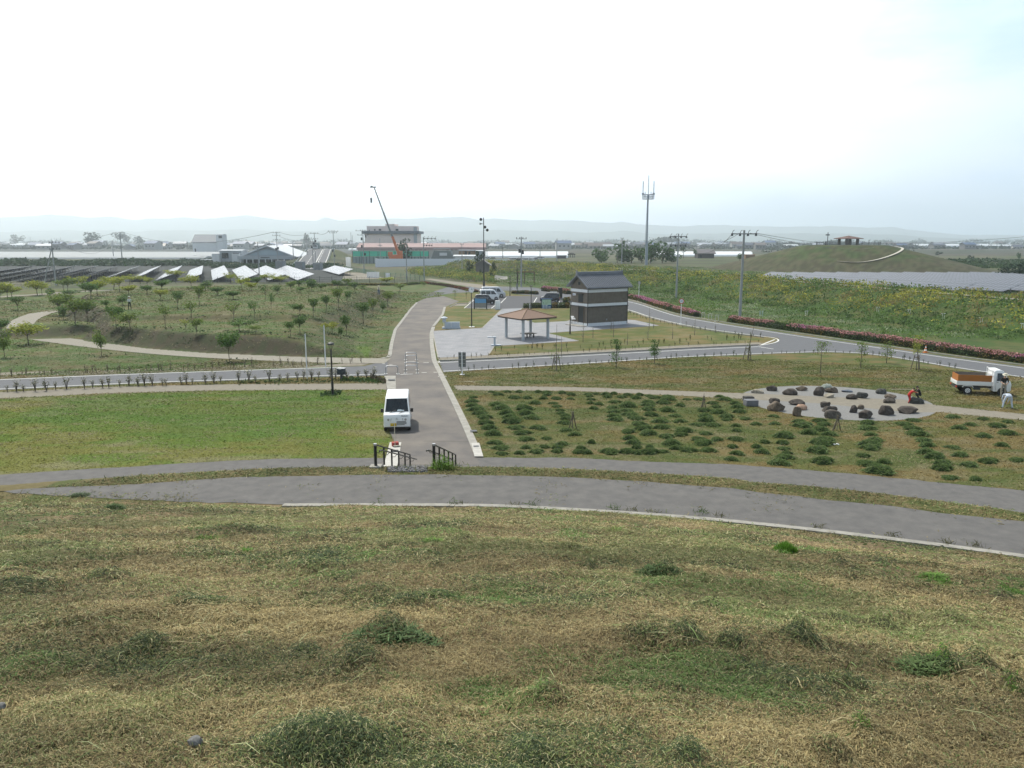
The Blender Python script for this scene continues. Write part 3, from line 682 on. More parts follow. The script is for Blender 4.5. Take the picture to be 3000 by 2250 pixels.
def kei_van(name, label, loc, rz, paint, kind):
    t = thing(name, label, 'van', loc, rz)
    if kind == 'kei':      # small box van, short nose
        low = [(1.68, .98), (1.74, .80), (1.75, .30), (1.68, .22), (-1.60, .22), (-1.66, .40), (-1.66, .98)]
        up = [(-1.66, .98), (-1.60, 1.78), (-1.45, 1.86), (.70, 1.88), (.98, 1.80), (1.50, 1.06), (1.68, .98)]
        w, wt = 1.475, 1.26; ws = [(1.46, 1.10), (1.00, 1.76)]
        wn = [[(1.15, 1.02), (.86, 1.62), (.30, 1.62), (.30, 1.02)], [(.22, 1.02), (.22, 1.64), (-.62, 1.64), (-.62, 1.02)], [(-.7, 1.02), (-.7, 1.64), (-1.48, 1.64), (-1.5, 1.02)]]
        wy = (1.22, -1.12); r = .27
    elif kind == 'big':    # large one-box wagon
        low = [(2.10, 1.02), (2.22, .86), (2.24, .34), (2.14, .22), (-2.2, .22), (-2.26, .42), (-2.26, 1.02)]
        up = [(-2.26, 1.02), (-2.18, 1.86), (-2.0, 1.98), (.85, 2.0), (1.15, 1.92), (1.80, 1.12), (2.10, 1.02)]
        w, wt = 1.70, 1.46; ws = [(1.77, 1.17), (1.18, 1.87)]
        wn = [[(1.4, 1.08), (1.02, 1.72), (.5, 1.72), (.5, 1.08)], [(.4, 1.08), (.4, 1.74), (-.72, 1.74), (-.72, 1.08)], [(-.82, 1.08), (-.82, 1.74), (-2.02, 1.74), (-2.08, 1.08)]]
        wy = (1.45, -1.35); r = .32
    else:                  # tall hatchback
        low = [(1.62, .84), (1.72, .68), (1.74, .30), (1.66, .20), (-1.64, .20), (-1.70, .40), (-1.68, .92)]
        up = [(-1.68, .92), (-1.56, 1.56), (-1.38, 1.64), (.35, 1.64), (.60, 1.56), (1.08, .96), (1.62, .84)]
        low[-1] = (-1.68, .84); up[0] = (-1.68, .84)
        w, wt = 1.475, 1.18; ws = [(1.04, 1.0), (.63, 1.52)]
        wn = [[(.86, .92), (.5, 1.42), (-.05, 1.42), (-.05, .92)], [(-.13, .92), (-.13, 1.43), (-.9, 1.43), (-.9, .92)], [(-.98, .92), (-.98, 1.43), (-1.4, 1.40), (-1.5, .95)]]
        wy = (1.18, -1.15); r = .28
    me, hw = carbody(low, up, w, wt); me.materials.append(paint); b = link('body', me, t, smooth=True)
    (y0, z0), (y1, z1) = ws
    q = lambda z: hw(z)-.075
    wsd = panel('windshield', [(-q(z0), y0, z0), (q(z0), y0, z0), (q(z1), y1, z1), (-q(z1), y1, z1)], glass, t, off=.012)
    rw = up[1]
    panel('rear_window', [(-q(1.1), -abs(low[-1][0])+.0, z0+.02), (q(1.1), -abs(low[-1][0])+.0, z0+.02), (q(z1), rw[0]-.01, rw[1]-.16), (-q(z1), rw[0]-.01, rw[1]-.16)], glass, t, off=.03)
    for s in (-1, 1):
        for k, p in enumerate(wn): sidewin(hw, p, glass, t, s)
        arch(t, hw, wy[0], r, s); arch(t, hw, wy[1], r, s)
        wheel(t, s*(hw(.3)-.075), wy[0], r); wheel(t, s*(hw(.3)-.075), wy[1], r)
        yb = wn[0][0][0]-.02; mb = MB().box((s*(hw(1.1)+.11), yb, 1.12), (.15, .10, .21)); mb.cyl((s*hw(1.05), yb, 1.06), (s*(hw(1.1)+.06), yb, 1.1), .02)
        mb.build('side_mirror', black if kind == 'kei' and paint is white else paint, t, bevel=.015)
        yf = low[1][0]; zf = low[1][1]
        hl = MB().add([(s*(hw(.7)-.015), yf-.06, zf-.16), (s*(hw(.7)-.40), yf+.006, zf-.19), (s*(hw(.7)-.44), yf+.006, zf-.02), (s*(hw(.7)-.02), yf-.10, zf+.07),
                       (s*(hw(.7)-.015), yf-.16, zf-.16), (s*(hw(.7)-.40), yf-.10, zf-.19), (s*(hw(.7)-.44), yf-.10, zf-.02), (s*(hw(.7)-.02), yf-.2, zf+.07)],
                      [[0, 1, 2, 3], [4, 7, 6, 5], [0, 4, 5, 1], [1, 5, 6, 2], [2, 6, 7, 3], [3, 7, 4, 0]]).build('headlight', lampglass, t)
        MB().cyl((s*(hw(.7)-.26), yf-.03, zf-.09), (s*(hw(.7)-.26), yf+.015, zf-.09), .065, n=14).build('headlight_reflector', steel, hl)
        MB().cyl((s*(hw(.7)-.07), yf-.08, zf-.05), (s*(hw(.7)-.07), yf-.035, zf-.05), .03, n=10).build('turn_signal', orange, hl)
        MB().box((s*(hw(.7)-.09), -abs(low[-2][0])-.004, .72), (.12, .03, .32)).build('tail_lamp', red, t, bevel=.01)
    yf = low[2][0]
    if kind == 'kei':
        for k, (x0, x1) in enumerate(((-.02, .50), (-.02, .53), (-.02, .53), (-.16, .42))):
            MB().box(((x0+x1)/2*-1, yf+.002, .60-k*.062), (x1-x0, .018, .028)).build('grille_slot', black, t)
        pl_ = MB().box((.20, yf+.016, .43), (.33, .012, .165)).build('number_plate', yellowp, t, bevel=.003)
        text('1.47', .13, black, pl_, (.20, yf+.024, .41), (R(90), 0, R(180)))
        wp = MB(); wp.tube([(.52, 1.60, 1.0), (.05, 1.40, 1.20)], .012); wp.tube([(-.06, 1.60, 1.0), (-.5, 1.40, 1.19)], .012); wp.build('wiper', black, t)
        text('MiniCAB', .10, darkmetal, t, (-.42, 1.722, .90), (R(75), 0, R(180)), ext=.004)
        em = MB()                                        # three-diamond emblem
        for k in range(3):
            a = k*2*math.pi/3+math.pi/2; p0 = Vector((0, 0)); u = Vector((math.cos(a), math.sin(a)))*.075; w_ = Vector((-math.sin(a), math.cos(a)))*.022
            c = u/2
            em.add([(p.x, 1.749+d, .76+p.y) for d in (0, .008) for p in (p0, c+w_, u, c-w_)], [[0, 1, 2, 3], [4, 5, 6, 7], [0, 1, 5, 4], [1, 2, 6, 5], [2, 3, 7, 6], [3, 0, 4, 7]])
        em.build('emblem', steel, t)
        MB().add([(p[0]*-1, p[1], p[2]) for p in [(.02, 1.455, 1.135), (.40, 1.455, 1.135), (.40, 1.425, 1.185), (.28, 1.425, 1.19), (.24, 1.41, 1.21), (.06, 1.41, 1.21), (0, 1.44, 1.16)]], [[0, 1, 2, 3, 4, 5, 6]]).build('dashboard_papers', mat('paper_white', (.7, .78, .8), .7, .04), t).location = (0, .018, .012)
        MB().box((0, yf-.03, .25), (1.40, .03, .10)).build('bumper_shadow_gap', black, t)
    else:
        MB().box((0, yf+.003, .62), (w*.42, .02, .10)).build('grille', black, t)
        MB().box((0, yf+.012, .42), (.33, .012, .165)).build('number_plate', white, t)
        MB().box((0, -abs(low[-2][0])-.01, .55), (.33, .012, .165)).build('rear_number_plate', white, t)
    return t
def heading(pa, pb):                      # rotation that points +y from ground pixel a to b
    a = P(*pa); b = P(*pb); return -math.atan2(b[0]-a[0], b[1]-a[1])
vx, vy = P(1176, 1246)
van = kei_van('parked_van', 'white kei box van with yellow plate parked facing the camera on the long road', (vx-.2, vy+.05, .014), R(186.5), white, 'kei')
silver = pm('silver_paint', (.55, .56, .58), .35, .04, spec=.5, metal=.3, coat=.4)
dpaint = pm('black_car_paint', (.015, .016, .02), .25, .1, spec=.5, coat=.5)
x, y = P(1432, 879); kei_van('parked_van', 'small white wagon parked between the silver wagon and the dark hatchback', (x, y+.7, .01), R(-80), white, 'kei')
x, y = P(1445, 872); kei_van('parked_van', 'large silver and white wagon with dark windows, rearmost in the car park', (x, y+.9, .01), R(-82), silver, 'big')
x, y = P(1420, 892); kei_van('parked_car', 'black hatchback parked behind the blue notice board', (x, y+.6, .01), R(-84), dpaint, 'hatch')['category'] = 'car'
x, y = P(1612, 886); kei_van('parked_car', 'black car with pale roof parked behind the map board and hedge', (x, y+.6, .01), R(82), dpaint, 'hatch')['category'] = 'car'

def kei_truck():
    x, y = P(2856, 1153)
    t = thing('pickup_truck', 'small white pickup truck with rust orange load panel standing on the right lawn', 'truck', (x+.42, y+.2, 0), R(-90)-R(13))
    # cab: y 0.55 .. 1.70
    low = [(1.66, .98), (1.72, .80), (1.72, .36), (1.64, .26), (.62, .26), (.58, .5), (.58, .98)]
    up = [(.58, .98), (.60, 1.68), (.70, 1.76), (1.02, 1.78), (1.20, 1.70), (1.54, 1.08), (1.66, .98)]
    me, hw = carbody(low, up, 1.475, 1.24, .045); me.materials.append(white); link('cab', me, t, smooth=True)
    q = lambda z: hw(z)-.07
    panel('windshield', [(-q(1.1), 1.53, 1.10), (q(1.1), 1.53, 1.10), (q(1.66), 1.22, 1.66), (-q(1.66), 1.22, 1.66)], glass, t, off=.014)
    panel('rear_window', [(-.5, .585, 1.12), (.5, .585, 1.12), (.46, .592, 1.55), (-.46, .592, 1.55)], glass, t, off=.012)
    for s in (-1, 1):
        d = sidewin(hw, [(.74, .30), (.74, 1.64), (1.10, 1.64), (1.46, 1.0), (1.46, .75), (1.36, .62), (1.20, .55), (.86, .34)][:6] if 0 else [(.80, 1.02), (.80, 1.56), (1.08, 1.56), (1.40, 1.02)], glass, t, s)
        MB().box((s*(hw(.9)+.008), .84, .93), (.02, .10, .03)).build('door_handle', black, t)
        MB().box((s*(hw(.5)+.003), .745, .85), (.008, .010, 1.0)).build('door_seam', darkmetal, t)
        arch(t, hw, 1.18, .27, s); wheel(t, s*.64, 1.18, .27, .15, white)
        MB().box((s*(hw(1.1)+.12), 1.42, 1.18), (.13, .06, .22)).build('side_mirror', black, t, bevel=.015)
        wheel(t, s*.63, -.98, .27, .15, white)
        mb = MB().side([(-1.34, .50), (-1.26, .62), (-.70, .62), (-.62, .50), (-.66, .50), (-.73, .58), (-1.23, .58), (-1.30, .50)], s*.60, s*.72)
        mb.build('mudguard', white, t)
        MB().box((s*.55, 1.725, .74), (.26, .03, .16)).build('headlight', lampglass, t, bevel=.01)
        MB().box((s*.62, -1.70, .52), (.2, .04, .10)).build('tail_lamp', red, t)
        MB().box((s*.715, -.57, .79), (.03, 2.24, .27)).build('bed_side', white, t, bevel=.006)
        MB().box((s*.734, -.57, .915), (.02, 2.26, .035)).build('bed_rail', white, t, bevel=.004)
    MB().box((0, 1.728, .62), (.5, .02, .07)).build('grille', black, t)
    MB().box((0, 1.735, .45), (.33, .012, .165)).build('number_plate', yellowp, t)
    MB().box((0, -.57, .655), (1.40, 2.24, .04)).build('bed_floor', white, t)
    MB().box((0, -1.70, .79), (1.40, .03, .27)).build('tailgate', white, t, bevel=.006)
    fr = MB(); fr.box((-.35, -.5, .50), (.08, 2.3, .10)); fr.box((.35, -.5, .50), (.08, 2.3, .10)); fr.box((0, -.98, .36), (1.2, .08, .08)); fr.box((-.45, -.2, .42), (.3, .5, .22)); fr.box((.45, -.35, .42), (.28, .4, .2)); fr.box((0, -1.62, .46), (1.0, .12, .12))
    fr.build('chassis', darkmetal, t)
    g = MB()
    for sx in (-.6, .6): g.tube([(sx, .52, .78), (sx, .52, 1.80)], .022)
    g.tube([(-.6, .52, 1.80), (.6, .52, 1.80)], .022); g.tube([(-.6, .52, 1.45), (.6, .52, 1.45)], .016)
    g.build('headboard_frame', white, t)
    rust = pm('rust_orange_board', (.36, .14, .035), .8, .10, 5)
    MB().box((.66, -.57, 1.13), (.03, 2.10, .48)).build('load_panel', rust, t)
    MB().box((-.66, -.57, 1.16), (.03, 2.10, .46)).build('load_panel', pm('grey_board', (.16, .14, .12), .8, .1), t)
    MB().box((0, -1.63, 1.13), (1.30, .03, .48)).build('load_panel', rust, t)
    ld = MB(); rr = random.Random(4)
    for k in range(160):
        c = (rr.uniform(-.55, .55), rr.uniform(-1.5, .4), .80+rr.random()*.36); ld.box(c, (.25, .02, .02), rr.random()*3)
    ld.build('cut_grass_load', mat('cut_grass', (.05, .075, .03), .9, .3), t)
kei_truck()

# ---------------- people (skin modifier bodies, one continuous mesh each)
def person(label, loc, rz, J, cols, hat=None, hair=(.03, .025, .02), scale=1.0, name='person'):
    """J: joint positions; body coloured by the nearest limb"""
    t = thing(name, label, 'person', loc, rz)
    order = [('pelvis', None, .115), ('waist', 'pelvis', .11), ('chest', 'waist', .135), ('neck', 'chest', .055), ('head0', 'neck', .062), ('head1', 'head0', .092), ('head2', 'head1', .06)]
    for s in 'lr':
        order += [('sh'+s, 'chest', .06), ('el'+s, 'sh'+s, .042), ('wr'+s, 'el'+s, .028), ('pa'+s, 'wr'+s, .034),
                  ('hip'+s, 'pelvis', .09), ('kn'+s, 'hip'+s, .062), ('an'+s, 'kn'+s, .040), ('toe'+s, 'an'+s, .036)]
    idx = {}; v = []; e = []; rad = []; reg = []
    for nme, par, r in order:
        idx[nme] = len(v); v.append(Vector(J[nme])*scale); rad.append(r*scale); reg.append(nme)
        if par: e.append((idx[par], idx[nme]))
    for s in 'lr':                      # five fingers
        pa = Vector(J['pa'+s]); d = (pa-Vector(J['wr'+s])).normalized(); u = d.orthogonal().normalized()
        for k, (o, ln, an) in enumerate(((-.03, .065, -.1), (-.012, .08, 0), (.008, .085, 0), (.028, .07, .1), (-.045, .05, -.8))):
            b = pa+u*o+d*(.03 if k < 4 else -.02); m_ = b+(d+u*an)*ln*.5; tp = m_+(d+u*an)*ln*.45+Vector((0, 0, -.01))
            i0 = len(v); v += [b*scale, m_*scale, tp*scale]; rad += [.011*scale, .009*scale, .007*scale]; reg += ['pa'+s]*3
            e += [(idx['pa'+s], i0), (i0, i0+1), (i0+1, i0+2)]
    me = bpy.data.meshes.new('body'); me.from_pydata(v, e, []); o = bpy.data.objects.new('body', me); COL.objects.link(o)
    md = o.modifiers.new('s', 'SKIN')
    for i, q in enumerate(me.skin_vertices[0].data): q.radius = (rad[i], rad[i]); q.use_root = (i == 0)
    ms = o.modifiers.new('b', 'SUBSURF'); ms.levels = 1; ms.render_levels = 1
    dg = bpy.context.evaluated_depsgraph_get(); nm = bpy.data.meshes.new_from_object(o.evaluated_get(dg)); o.modifiers.clear(); o.data = nm
    nm.materials.clear(); keys = ['skin', 'top', 'trousers', 'shoes', 'hair']
    for k in keys[:4]: nm.materials.append(cols[k])
    seg = []
    for nme, par, r in order:
        if par: seg.append((Vector(J[par])*scale, Vector(J[nme])*scale, nme))
    cl = {'waist': 1, 'chest': 1, 'neck': 0, 'head0': 0, 'head1': 0, 'head2': 0}
    for s in 'lr': cl.update({'sh'+s: 1, 'el'+s: 1, 'wr'+s: 1 if cols.get('long', True) else 0, 'pa'+s: 0, 'hip'+s: 2, 'kn'+s: 2, 'an'+s: 2, 'toe'+s: 3})
    mi = []
    for f in nm.polygons:
        c = f.center; best = 9e9; b = 0
        for a_, b_, n_ in seg:
            dd = b_-a_; tt = max(0, min(1, (c-a_).dot(dd)/dd.length_squared)); q = (c-a_-dd*tt).length-(.06 if n_ in ('hipl', 'hipr') else 0)
            if q < best: best = q; b = cl[n_]
        mi.append(b)
    nm.polygons.foreach_set('material_index', mi); nm.polygons.foreach_set('use_smooth', [True]*len(mi))
    o.parent = t; o.name = 'body'
    h1 = Vector(J['head1'])*scale; up = (Vector(J['head2'])-Vector(J['head0'])).normalized()
    fw = Vector(J.get('face', (0, 1, 0))).normalized(); sdv = fw.cross(up).normalized()
    skin = cols['skin']
    mb = MB().cyl(h1+fw*.085*scale-up*.02*scale, h1+fw*.115*scale-up*.03*scale, .016*scale, .008*scale, 6); mb.build('nose', skin, t)
    for s in (-1, 1):
        MB().cyl(h1+fw*.085*scale+sdv*s*.032*scale+up*.005, h1+fw*.093*scale+sdv*s*.032*scale+up*.005, .010*scale, n=8).build('eye', black, t)
        MB().cyl(h1+sdv*s*.08*scale-up*.02*scale, h1+sdv*s*.1*scale-up*.015*scale, .024*scale, .02*scale, 8).build('ear', skin, t)
    MB().cyl(h1+fw*.08*scale-up*.055*scale-sdv*.02*scale, h1+fw*.08*scale-up*.055*scale+sdv*.02*scale, .008*scale, n=6).build('mouth', mat('lip', (.25, .09, .08), .6), t)
    hm = MB(); base = h1+up*.035*scale-fw*.012*scale
    hm.cyl(base-up*.045*scale-fw*.02*scale, base+up*.045*scale, .103*scale, .085*scale, 12); hm.cyl(base+up*.045*scale, base+up*.085*scale, .085*scale, .03*scale, 12)
    hm.build('hair', mat('black_hair', hair, .7), t, smooth=True)
    if hat:
        b = h1+up*.06*scale; hb = MB(); hb.cyl(b, b+up*.02*scale, .19*scale, .16*scale, 16); hb.cyl(b+up*.018*scale, b+up*.085*scale, .112*scale, .095*scale, 14); hb.cyl(b+up*.085*scale, b+up*.10*scale, .095*scale, .06*scale, 14)
        hb.build('hat', hat, t, smooth=True)
    return t
def pose(kind):
    J = {'pelvis': (0, 0, .92), 'waist': (0, 0, 1.06), 'chest': (0, 0, 1.30), 'neck': (0, 0, 1.46), 'head0': (0, .01, 1.53), 'head1': (0, .02, 1.61), 'head2': (0, .01, 1.69),
         'shl': (-.18, 0, 1.39), 'shr': (.18, 0, 1.39), 'ell': (-.25, 0, 1.12), 'elr': (.25, 0, 1.12), 'wrl': (-.27, .08, .88), 'wrr': (.27, .08, .88), 'pal': (-.27, .11, .80), 'par': (.27, .11, .80),
         'hipl': (-.095, 0, .88), 'hipr': (.095, 0, .88), 'knl': (-.12, .02, .48), 'knr': (.12, .02, .48), 'anl': (-.13, -.02, .08), 'anr': (.13, -.02, .08), 'toel': (-.14, .13, .04), 'toer': (.14, .13, .04)}
    if kind == 'bend':      # bending forward from the hips, hands near the ground
        J.update({'pelvis': (0, -.12, .86), 'waist': (0, .04, .92), 'chest': (0, .27, .86), 'neck': (0, .42, .76), 'head0': (0, .47, .70), 'head1': (0, .50, .62), 'head2': (0, .52, .55), 'face': (0, .6, -.8),
                  'shl': (-.17, .34, .82), 'shr': (.17, .34, .82), 'ell': (-.20, .40, .56), 'elr': (.20, .40, .56), 'wrl': (-.15, .45, .33), 'wrr': (.15, .45, .33), 'pal': (-.13, .46, .25), 'par': (.13, .46, .25),
                  'hipl': (-.12, -.10, .82), 'hipr': (.12, -.10, .82), 'knl': (-.22, .0, .44), 'knr': (.22, .0, .44), 'anl': (-.28, -.05, .08), 'anr': (.28, -.05, .08), 'toel': (-.30, .10, .04), 'toer': (.30, .10, .04)})
    if kind == 'lean':      # leaning forward with both arms out, legs apart
        J.update({'pelvis': (0, -.05, .78), 'waist': (0, .05, .90), 'chest': (0, .22, 1.06), 'neck': (0, .32, 1.16), 'head0': (0, .36, 1.21), 'head1': (0, .41, 1.26), 'head2': (0, .42, 1.33), 'face': (0, 1, -.35),
                  'shl': (-.17, .28, 1.10), 'shr': (.17, .28, 1.10), 'ell': (-.16, .50, .98), 'elr': (.16, .50, .98), 'wrl': (-.08, .70, .95), 'wrr': (.08, .70, .95), 'pal': (-.06, .78, .95), 'par': (.06, .78, .95),
                  'hipl': (-.10, -.04, .75), 'hipr': (.10, -.04, .75), 'knl': (-.16, .16, .42), 'knr': (.16, .0, .40), 'anl': (-.18, .20, .08), 'anr': (.18, -.20, .08), 'toel': (-.18, .35, .04), 'toer': (.18, -.06, .04)})
    if kind == 'crouch':
        J.update({'pelvis': (0, -.15, .42), 'waist': (0, -.08, .55), 'chest': (0, .08, .78), 'neck': (0, .14, .93), 'head0': (0, .17, .99), 'head1': (0, .2, 1.06), 'head2': (0, .19, 1.14),
                  'shl': (-.17, .12, .87), 'shr': (.17, .12, .87), 'ell': (-.22, .32, .68), 'elr': (.22, .32, .68), 'wrl': (-.10, .48, .72), 'wrr': (.10, .48, .72), 'pal': (-.07, .55, .74), 'par': (.07, .55, .74),
                  'hipl': (-.10, -.12, .40), 'hipr': (.10, -.12, .40), 'knl': (-.2, .24, .50), 'knr': (.2, .24, .50), 'anl': (-.17, -.04, .09), 'anr': (.17, -.04, .09), 'toel': (-.18, .11, .04), 'toer': (.18, .11, .04)})
    if kind == 'work':      # standing, head down, arms forward and down
        J.update({'neck': (0, .05, 1.45), 'head0': (0, .08, 1.51), 'head1': (0, .12, 1.58), 'head2': (0, .13, 1.65), 'face': (0, 1, -.5), 'chest': (0, .03, 1.30),
                  'ell': (-.23, .10, 1.12), 'elr': (.23, .10, 1.12), 'wrl': (-.10, .30, 1.05), 'wrr': (.10, .30, 1.05), 'pal': (-.07, .37, 1.03), 'par': (.07, .37, 1.03), 'anl': (-.15, -.10, .08), 'toel': (-.16, .05, .04), 'anr': (.13, .10, .08), 'toer': (.14, .25, .04)})
    return J
skinm = pm('skin', (.45, .28, .2), .6, .05); cl = lambda n, c: mat(n, c, .85, .12, 8)
whitecloth = cl('white_cloth', (.62, .64, .64)); blackcloth = cl('black_cloth', (.02, .02, .022)); khaki = cl('khaki_cloth', (.30, .28, .24)); redcloth = cl('red_cloth', (.36, .02, .02)); bluecloth = cl('pale_blue_cloth', (.50, .56, .66)); greencloth = cl('dark_green_cloth', (.035, .05, .03)); bluedark = cl('blue_cloth', (.10, .15, .26)); bootm = cl('rubber_boot', (.03, .035, .03)); creamcl = cl('cream_cloth', (.55, .52, .42))
x, y = P(2937, 1166); person('person in dark shirt, pale hat and khaki trousers standing beside the truck cab', (x, y, 0), R(160), pose('work'), dict(skin=skinm, top=blackcloth, trousers=khaki, shoes=bootm, long=False), hat=creamcl)
x, y = P(2950, 1197); person('person in pale blue work clothes bent double beside the truck', (x, y, 0), R(-14), pose('bend'), dict(skin=skinm, top=bluecloth, trousers=bluecloth, shoes=bootm), hat=None)
x, y = P(2662, 1181); person('person in red work clothes leaning towards the boulder', (x, y, 0), R(-78), pose('lean'), dict(skin=skinm, top=redcloth, trousers=redcloth, shoes=bootm), scale=.74)
x, y = P(2690, 1172); person('person in dark clothes crouching behind the big boulder', (x+.1, y+.15, 0), R(80), pose('crouch'), dict(skin=skinm, top=blackcloth, trousers=blackcloth, shoes=bootm), scale=.80)
x, y, z = G(381, 909); person('person in white shirt and white hat working among the young trees', (x, y, z), R(20), pose('work'), dict(skin=skinm, top=whitecloth, trousers=greencloth, shoes=bootm), hat=whitecloth)
x, y, z = G(1110, 865); person('person in blue clothes and pale hat on the terrace near the long road', (x, y, z), R(190), pose('work'), dict(skin=skinm, top=creamcl, trousers=bluedark, shoes=bootm), hat=creamcl)
x, y, z = G(931, 782); person('person on foot at the edge of the ramp road', (x, y, Hs(x, y)), R(10), pose('stand'), dict(skin=skinm, top=bluedark, trousers=blackcloth, shoes=bootm))
x, y = P(2650, 1172); tag(MB().tube([(x-.95, y, .74), (x+.55, y+.02, .72)], .018).build('wooden_pole', mat('pale_stick', (.5, .45, .35), .7)), 'pale stick held level by the person in red', 'pole')

# ---------------- street furniture
def lamp_post(px, py, ptop, label, head):
    x, y = P(px, py); h = (py-ptop)*mpp(x, y)*1.0/math.cos(PITCH)*.985
    t = thing('lamp_post', label, 'lamp post', (x, y, 0))
    hh = h
    mb = MB().cyl((0, 0, 0), (0, 0, .9), .085, n=12); mb.cyl((0, 0, .9), (0, 0, h-.62), .058, .05, 12); mb.cyl((0, 0, .0), (0, 0, .03), .16, n=12)
    mb.build('pole', black, t, smooth=True)
    k = MB().cyl((0, 0, h-.62), (0, 0, h-.56), .07, .05, 12)
    for i in range(4):
        a = i*math.pi/2+.6; k.tube([(.04*math.cos(a), .04*math.sin(a), h-.58), (.2*math.cos(a), .2*math.sin(a), h-.16)], .013)
    k.build('bracket', black, t)
    if head == 'round': MB().cyl((0, 0, h-.18), (0, 0, h-.08), .235, .22, 20).cyl((0, 0, h-.08), (0, 0, h), .22, .05, 20).build('lamp_shade', darkmetal, t, smooth=True)
    else: MB().box((0, 0, h-.10), (.46, .46, .09)).build('lamp_shade', black, t, bevel=.01)
    MB().cyl((0, 0, h-.24), (0, 0, h-.18), .10, .15, 14).build('lamp_glass', lampglass, t)
lamp_post(975, 1156, 1001, 'black round-topped lamp post at the edge of the left lawn', 'round')
lamp_post(1556, 905, 836, 'black flat-topped lamp post beside the car park hedge', 'flat')
lamp_post(1670, 979, 881, 'black flat-topped lamp post in front of the storehouse toilet block', 'flat')
lamp_post(1494, 867, 808, 'black lamp post on the grass beyond the car park', 'flat')
def flagpole(px, py, pt, label):
    x, y = P(px, py); h = (py-pt)*mpp(x, y)*1.0; t = thing('marker_pole', label, 'pole', (x, y, 0))
    MB().cyl((0, 0, 0), (0, 0, h), .045, .04, 10).build('pole', white, t, smooth=True)
    MB().box((-.05, 0, h-.22), (.03, .10, .36)).box((.0, 0, h+.02), (.06, .06, .05)).build('top_fitting', steel, t)
flagpole(900, 1109, 978, 'white slim pole standing between road and near gravel path'); flagpole(954, 1074, 953, 'white slim pole standing on the far verge of the left road')
x, y = P(1001, 1113); t = thing('mail_box', 'dark grey box on a single foot beside the left road', 'box', (x, y, 0), R(-6))
MB().box((0, 0, .22), (.17, .15, .44)).build('foot', darkmetal, t); MB().box((0, 0, .66), (.56, .42, .48)).build('box', pm('slate_paint', (.035, .045, .055), .5, .1), t, bevel=.015); MB().box((0, .0, .915), (.60, .46, .03)).build('lid', steel, t)
MB().box((-.04, -.213, .86), (.2, .008, .025)).build('slot_plate', white, t)
def barrier(px, py, label, w=.98, h=.62, m=steel, rz=0, group='steel hoop barriers across the long road'):
    x, y = P(px, py); t = thing('hoop_barrier', label, 'barrier', (x, y, .014), rz, group)
    r = .14; pts = [(-w/2, 0, 0), (-w/2, 0, h-r)]+[(-w/2+r-r*math.cos(a), 0, h-r+r*math.sin(a)) for a in np.linspace(.3, math.pi/2, 4)]+[(w/2-r+r*math.sin(a), 0, h-r+r*math.cos(a)) for a in np.linspace(0, math.pi/2, 5)]+[(w/2, 0, 0)]
    MB().tube(pts, .036, 8).build('hoop', m, t, smooth=True)
    if group: 
        for s in (-1, 1): MB().box((s*w/2, 0, .012), (.26, .2, .024)).build('foot_plate', linew, t)
for px, py, l in ((1148, 1096, 'steel hoop barrier at the left edge of the long road'), (1205, 1094, 'nearest of the four steel hoop barriers standing in line mid-road'), (1205, 1084, 'second nearest of the four steel hoop barriers standing in line mid-road'), (1205, 1063, 'third of the four steel hoop barriers standing in line mid-road'), (1204, 1054, 'farthest of the four steel hoop barriers standing in line mid-road')):
    barrier(px, py, l, h=.64)
for px, py, l in ((2060, 934, 'left'), (2080, 938, 'middle'), (2100, 942, 'right')): barrier(px, py, '%s one of the pale small hoops beyond the ring road' % l, .42, .85, mat('galvanised', (.45, .46, .42), .5), R(-30), 'small hoops at the gap in the azalea hedge')
def sign(px, py, pt, label, face):
    x, y = P(px, py); h = (py-pt)*mpp(x, y); t = thing('road_sign', label, 'sign', (x, y, 0), R(-8))
    MB().cyl((0, 0, 0), (0, 0, h), .045, n=10).cyl((0, 0, 0), (0, 0, .05), .2, n=14).build('post', white, t, smooth=True)
    rd = .30 if face != 'back2' else 0
    if face == '40':
        d = MB().cyl((0, -.05, h-.28), (0, -.065, h-.28), .34, n=28).build('sign_disc', white, t)
        rg = MB(); n = 32
        for i in range(n):
            a, b = 2*math.pi*i/n, 2*math.pi*(i+1)/n
            rg.add([(r*math.cos(q), -.068, h-.28+r*math.sin(q)) for q, r in ((a, .34), (b, .34), (b, .25), (a, .25))], [[0, 1, 2, 3]])
        rg.build('red_ring', red, d); text('40', .34, mat('sign_blue', (.02, .05, .25), .5), d, (0, -.070, h-.28), (R(90), 0, 0))
    elif face == 'back':
        MB().cyl((.03, -.04, h-.25), (.045, .01, h-.25), .30, n=24).build('sign_disc', conc2, t)
    else:
        gm = pm('sign_back_grey', (.15, .16, .16), .5, .05)
        for z in (h-.33, h-.95): MB().box((0, .06, z), (.60, .02, .56)).build('sign_plate', gm, t)
        MB().box((0, .04, h-.33), (.5, .02, .04)).box((0, .04, h-.95), (.5, .02, .04)).build('bracket', steel, t)
sign(1994, 950, 876, 'round 40 speed limit sign on white post beside the ring road', '40')
sign(1871, 881, 825, 'round sign on thin white post at the far bend of the ring road', 'back')
sign(1354, 1098, 1030, 'grey backs of two square signs on a white post by the lower road', 'back2')
x, y = P(2711, 1033); t = thing('traffic_cone', 'orange and white traffic cone at the foot of the azalea hedge', 'cone', (x, y, .01))
c = MB(); zz = [(.0, .15), (.14, .125), (.28, .098), (.42, .07), (.56, .045), (.70, .022)]
for k in range(5): c.cyl((0, 0, zz[k][0]+.03), (0, 0, zz[k+1][0]+.03), zz[k][1], zz[k+1][1], 16, k % 2)
c.build('cone', [orange, white], t); MB().box((0, 0, .018), (.4, .4, .035)).build('base', orange, t)
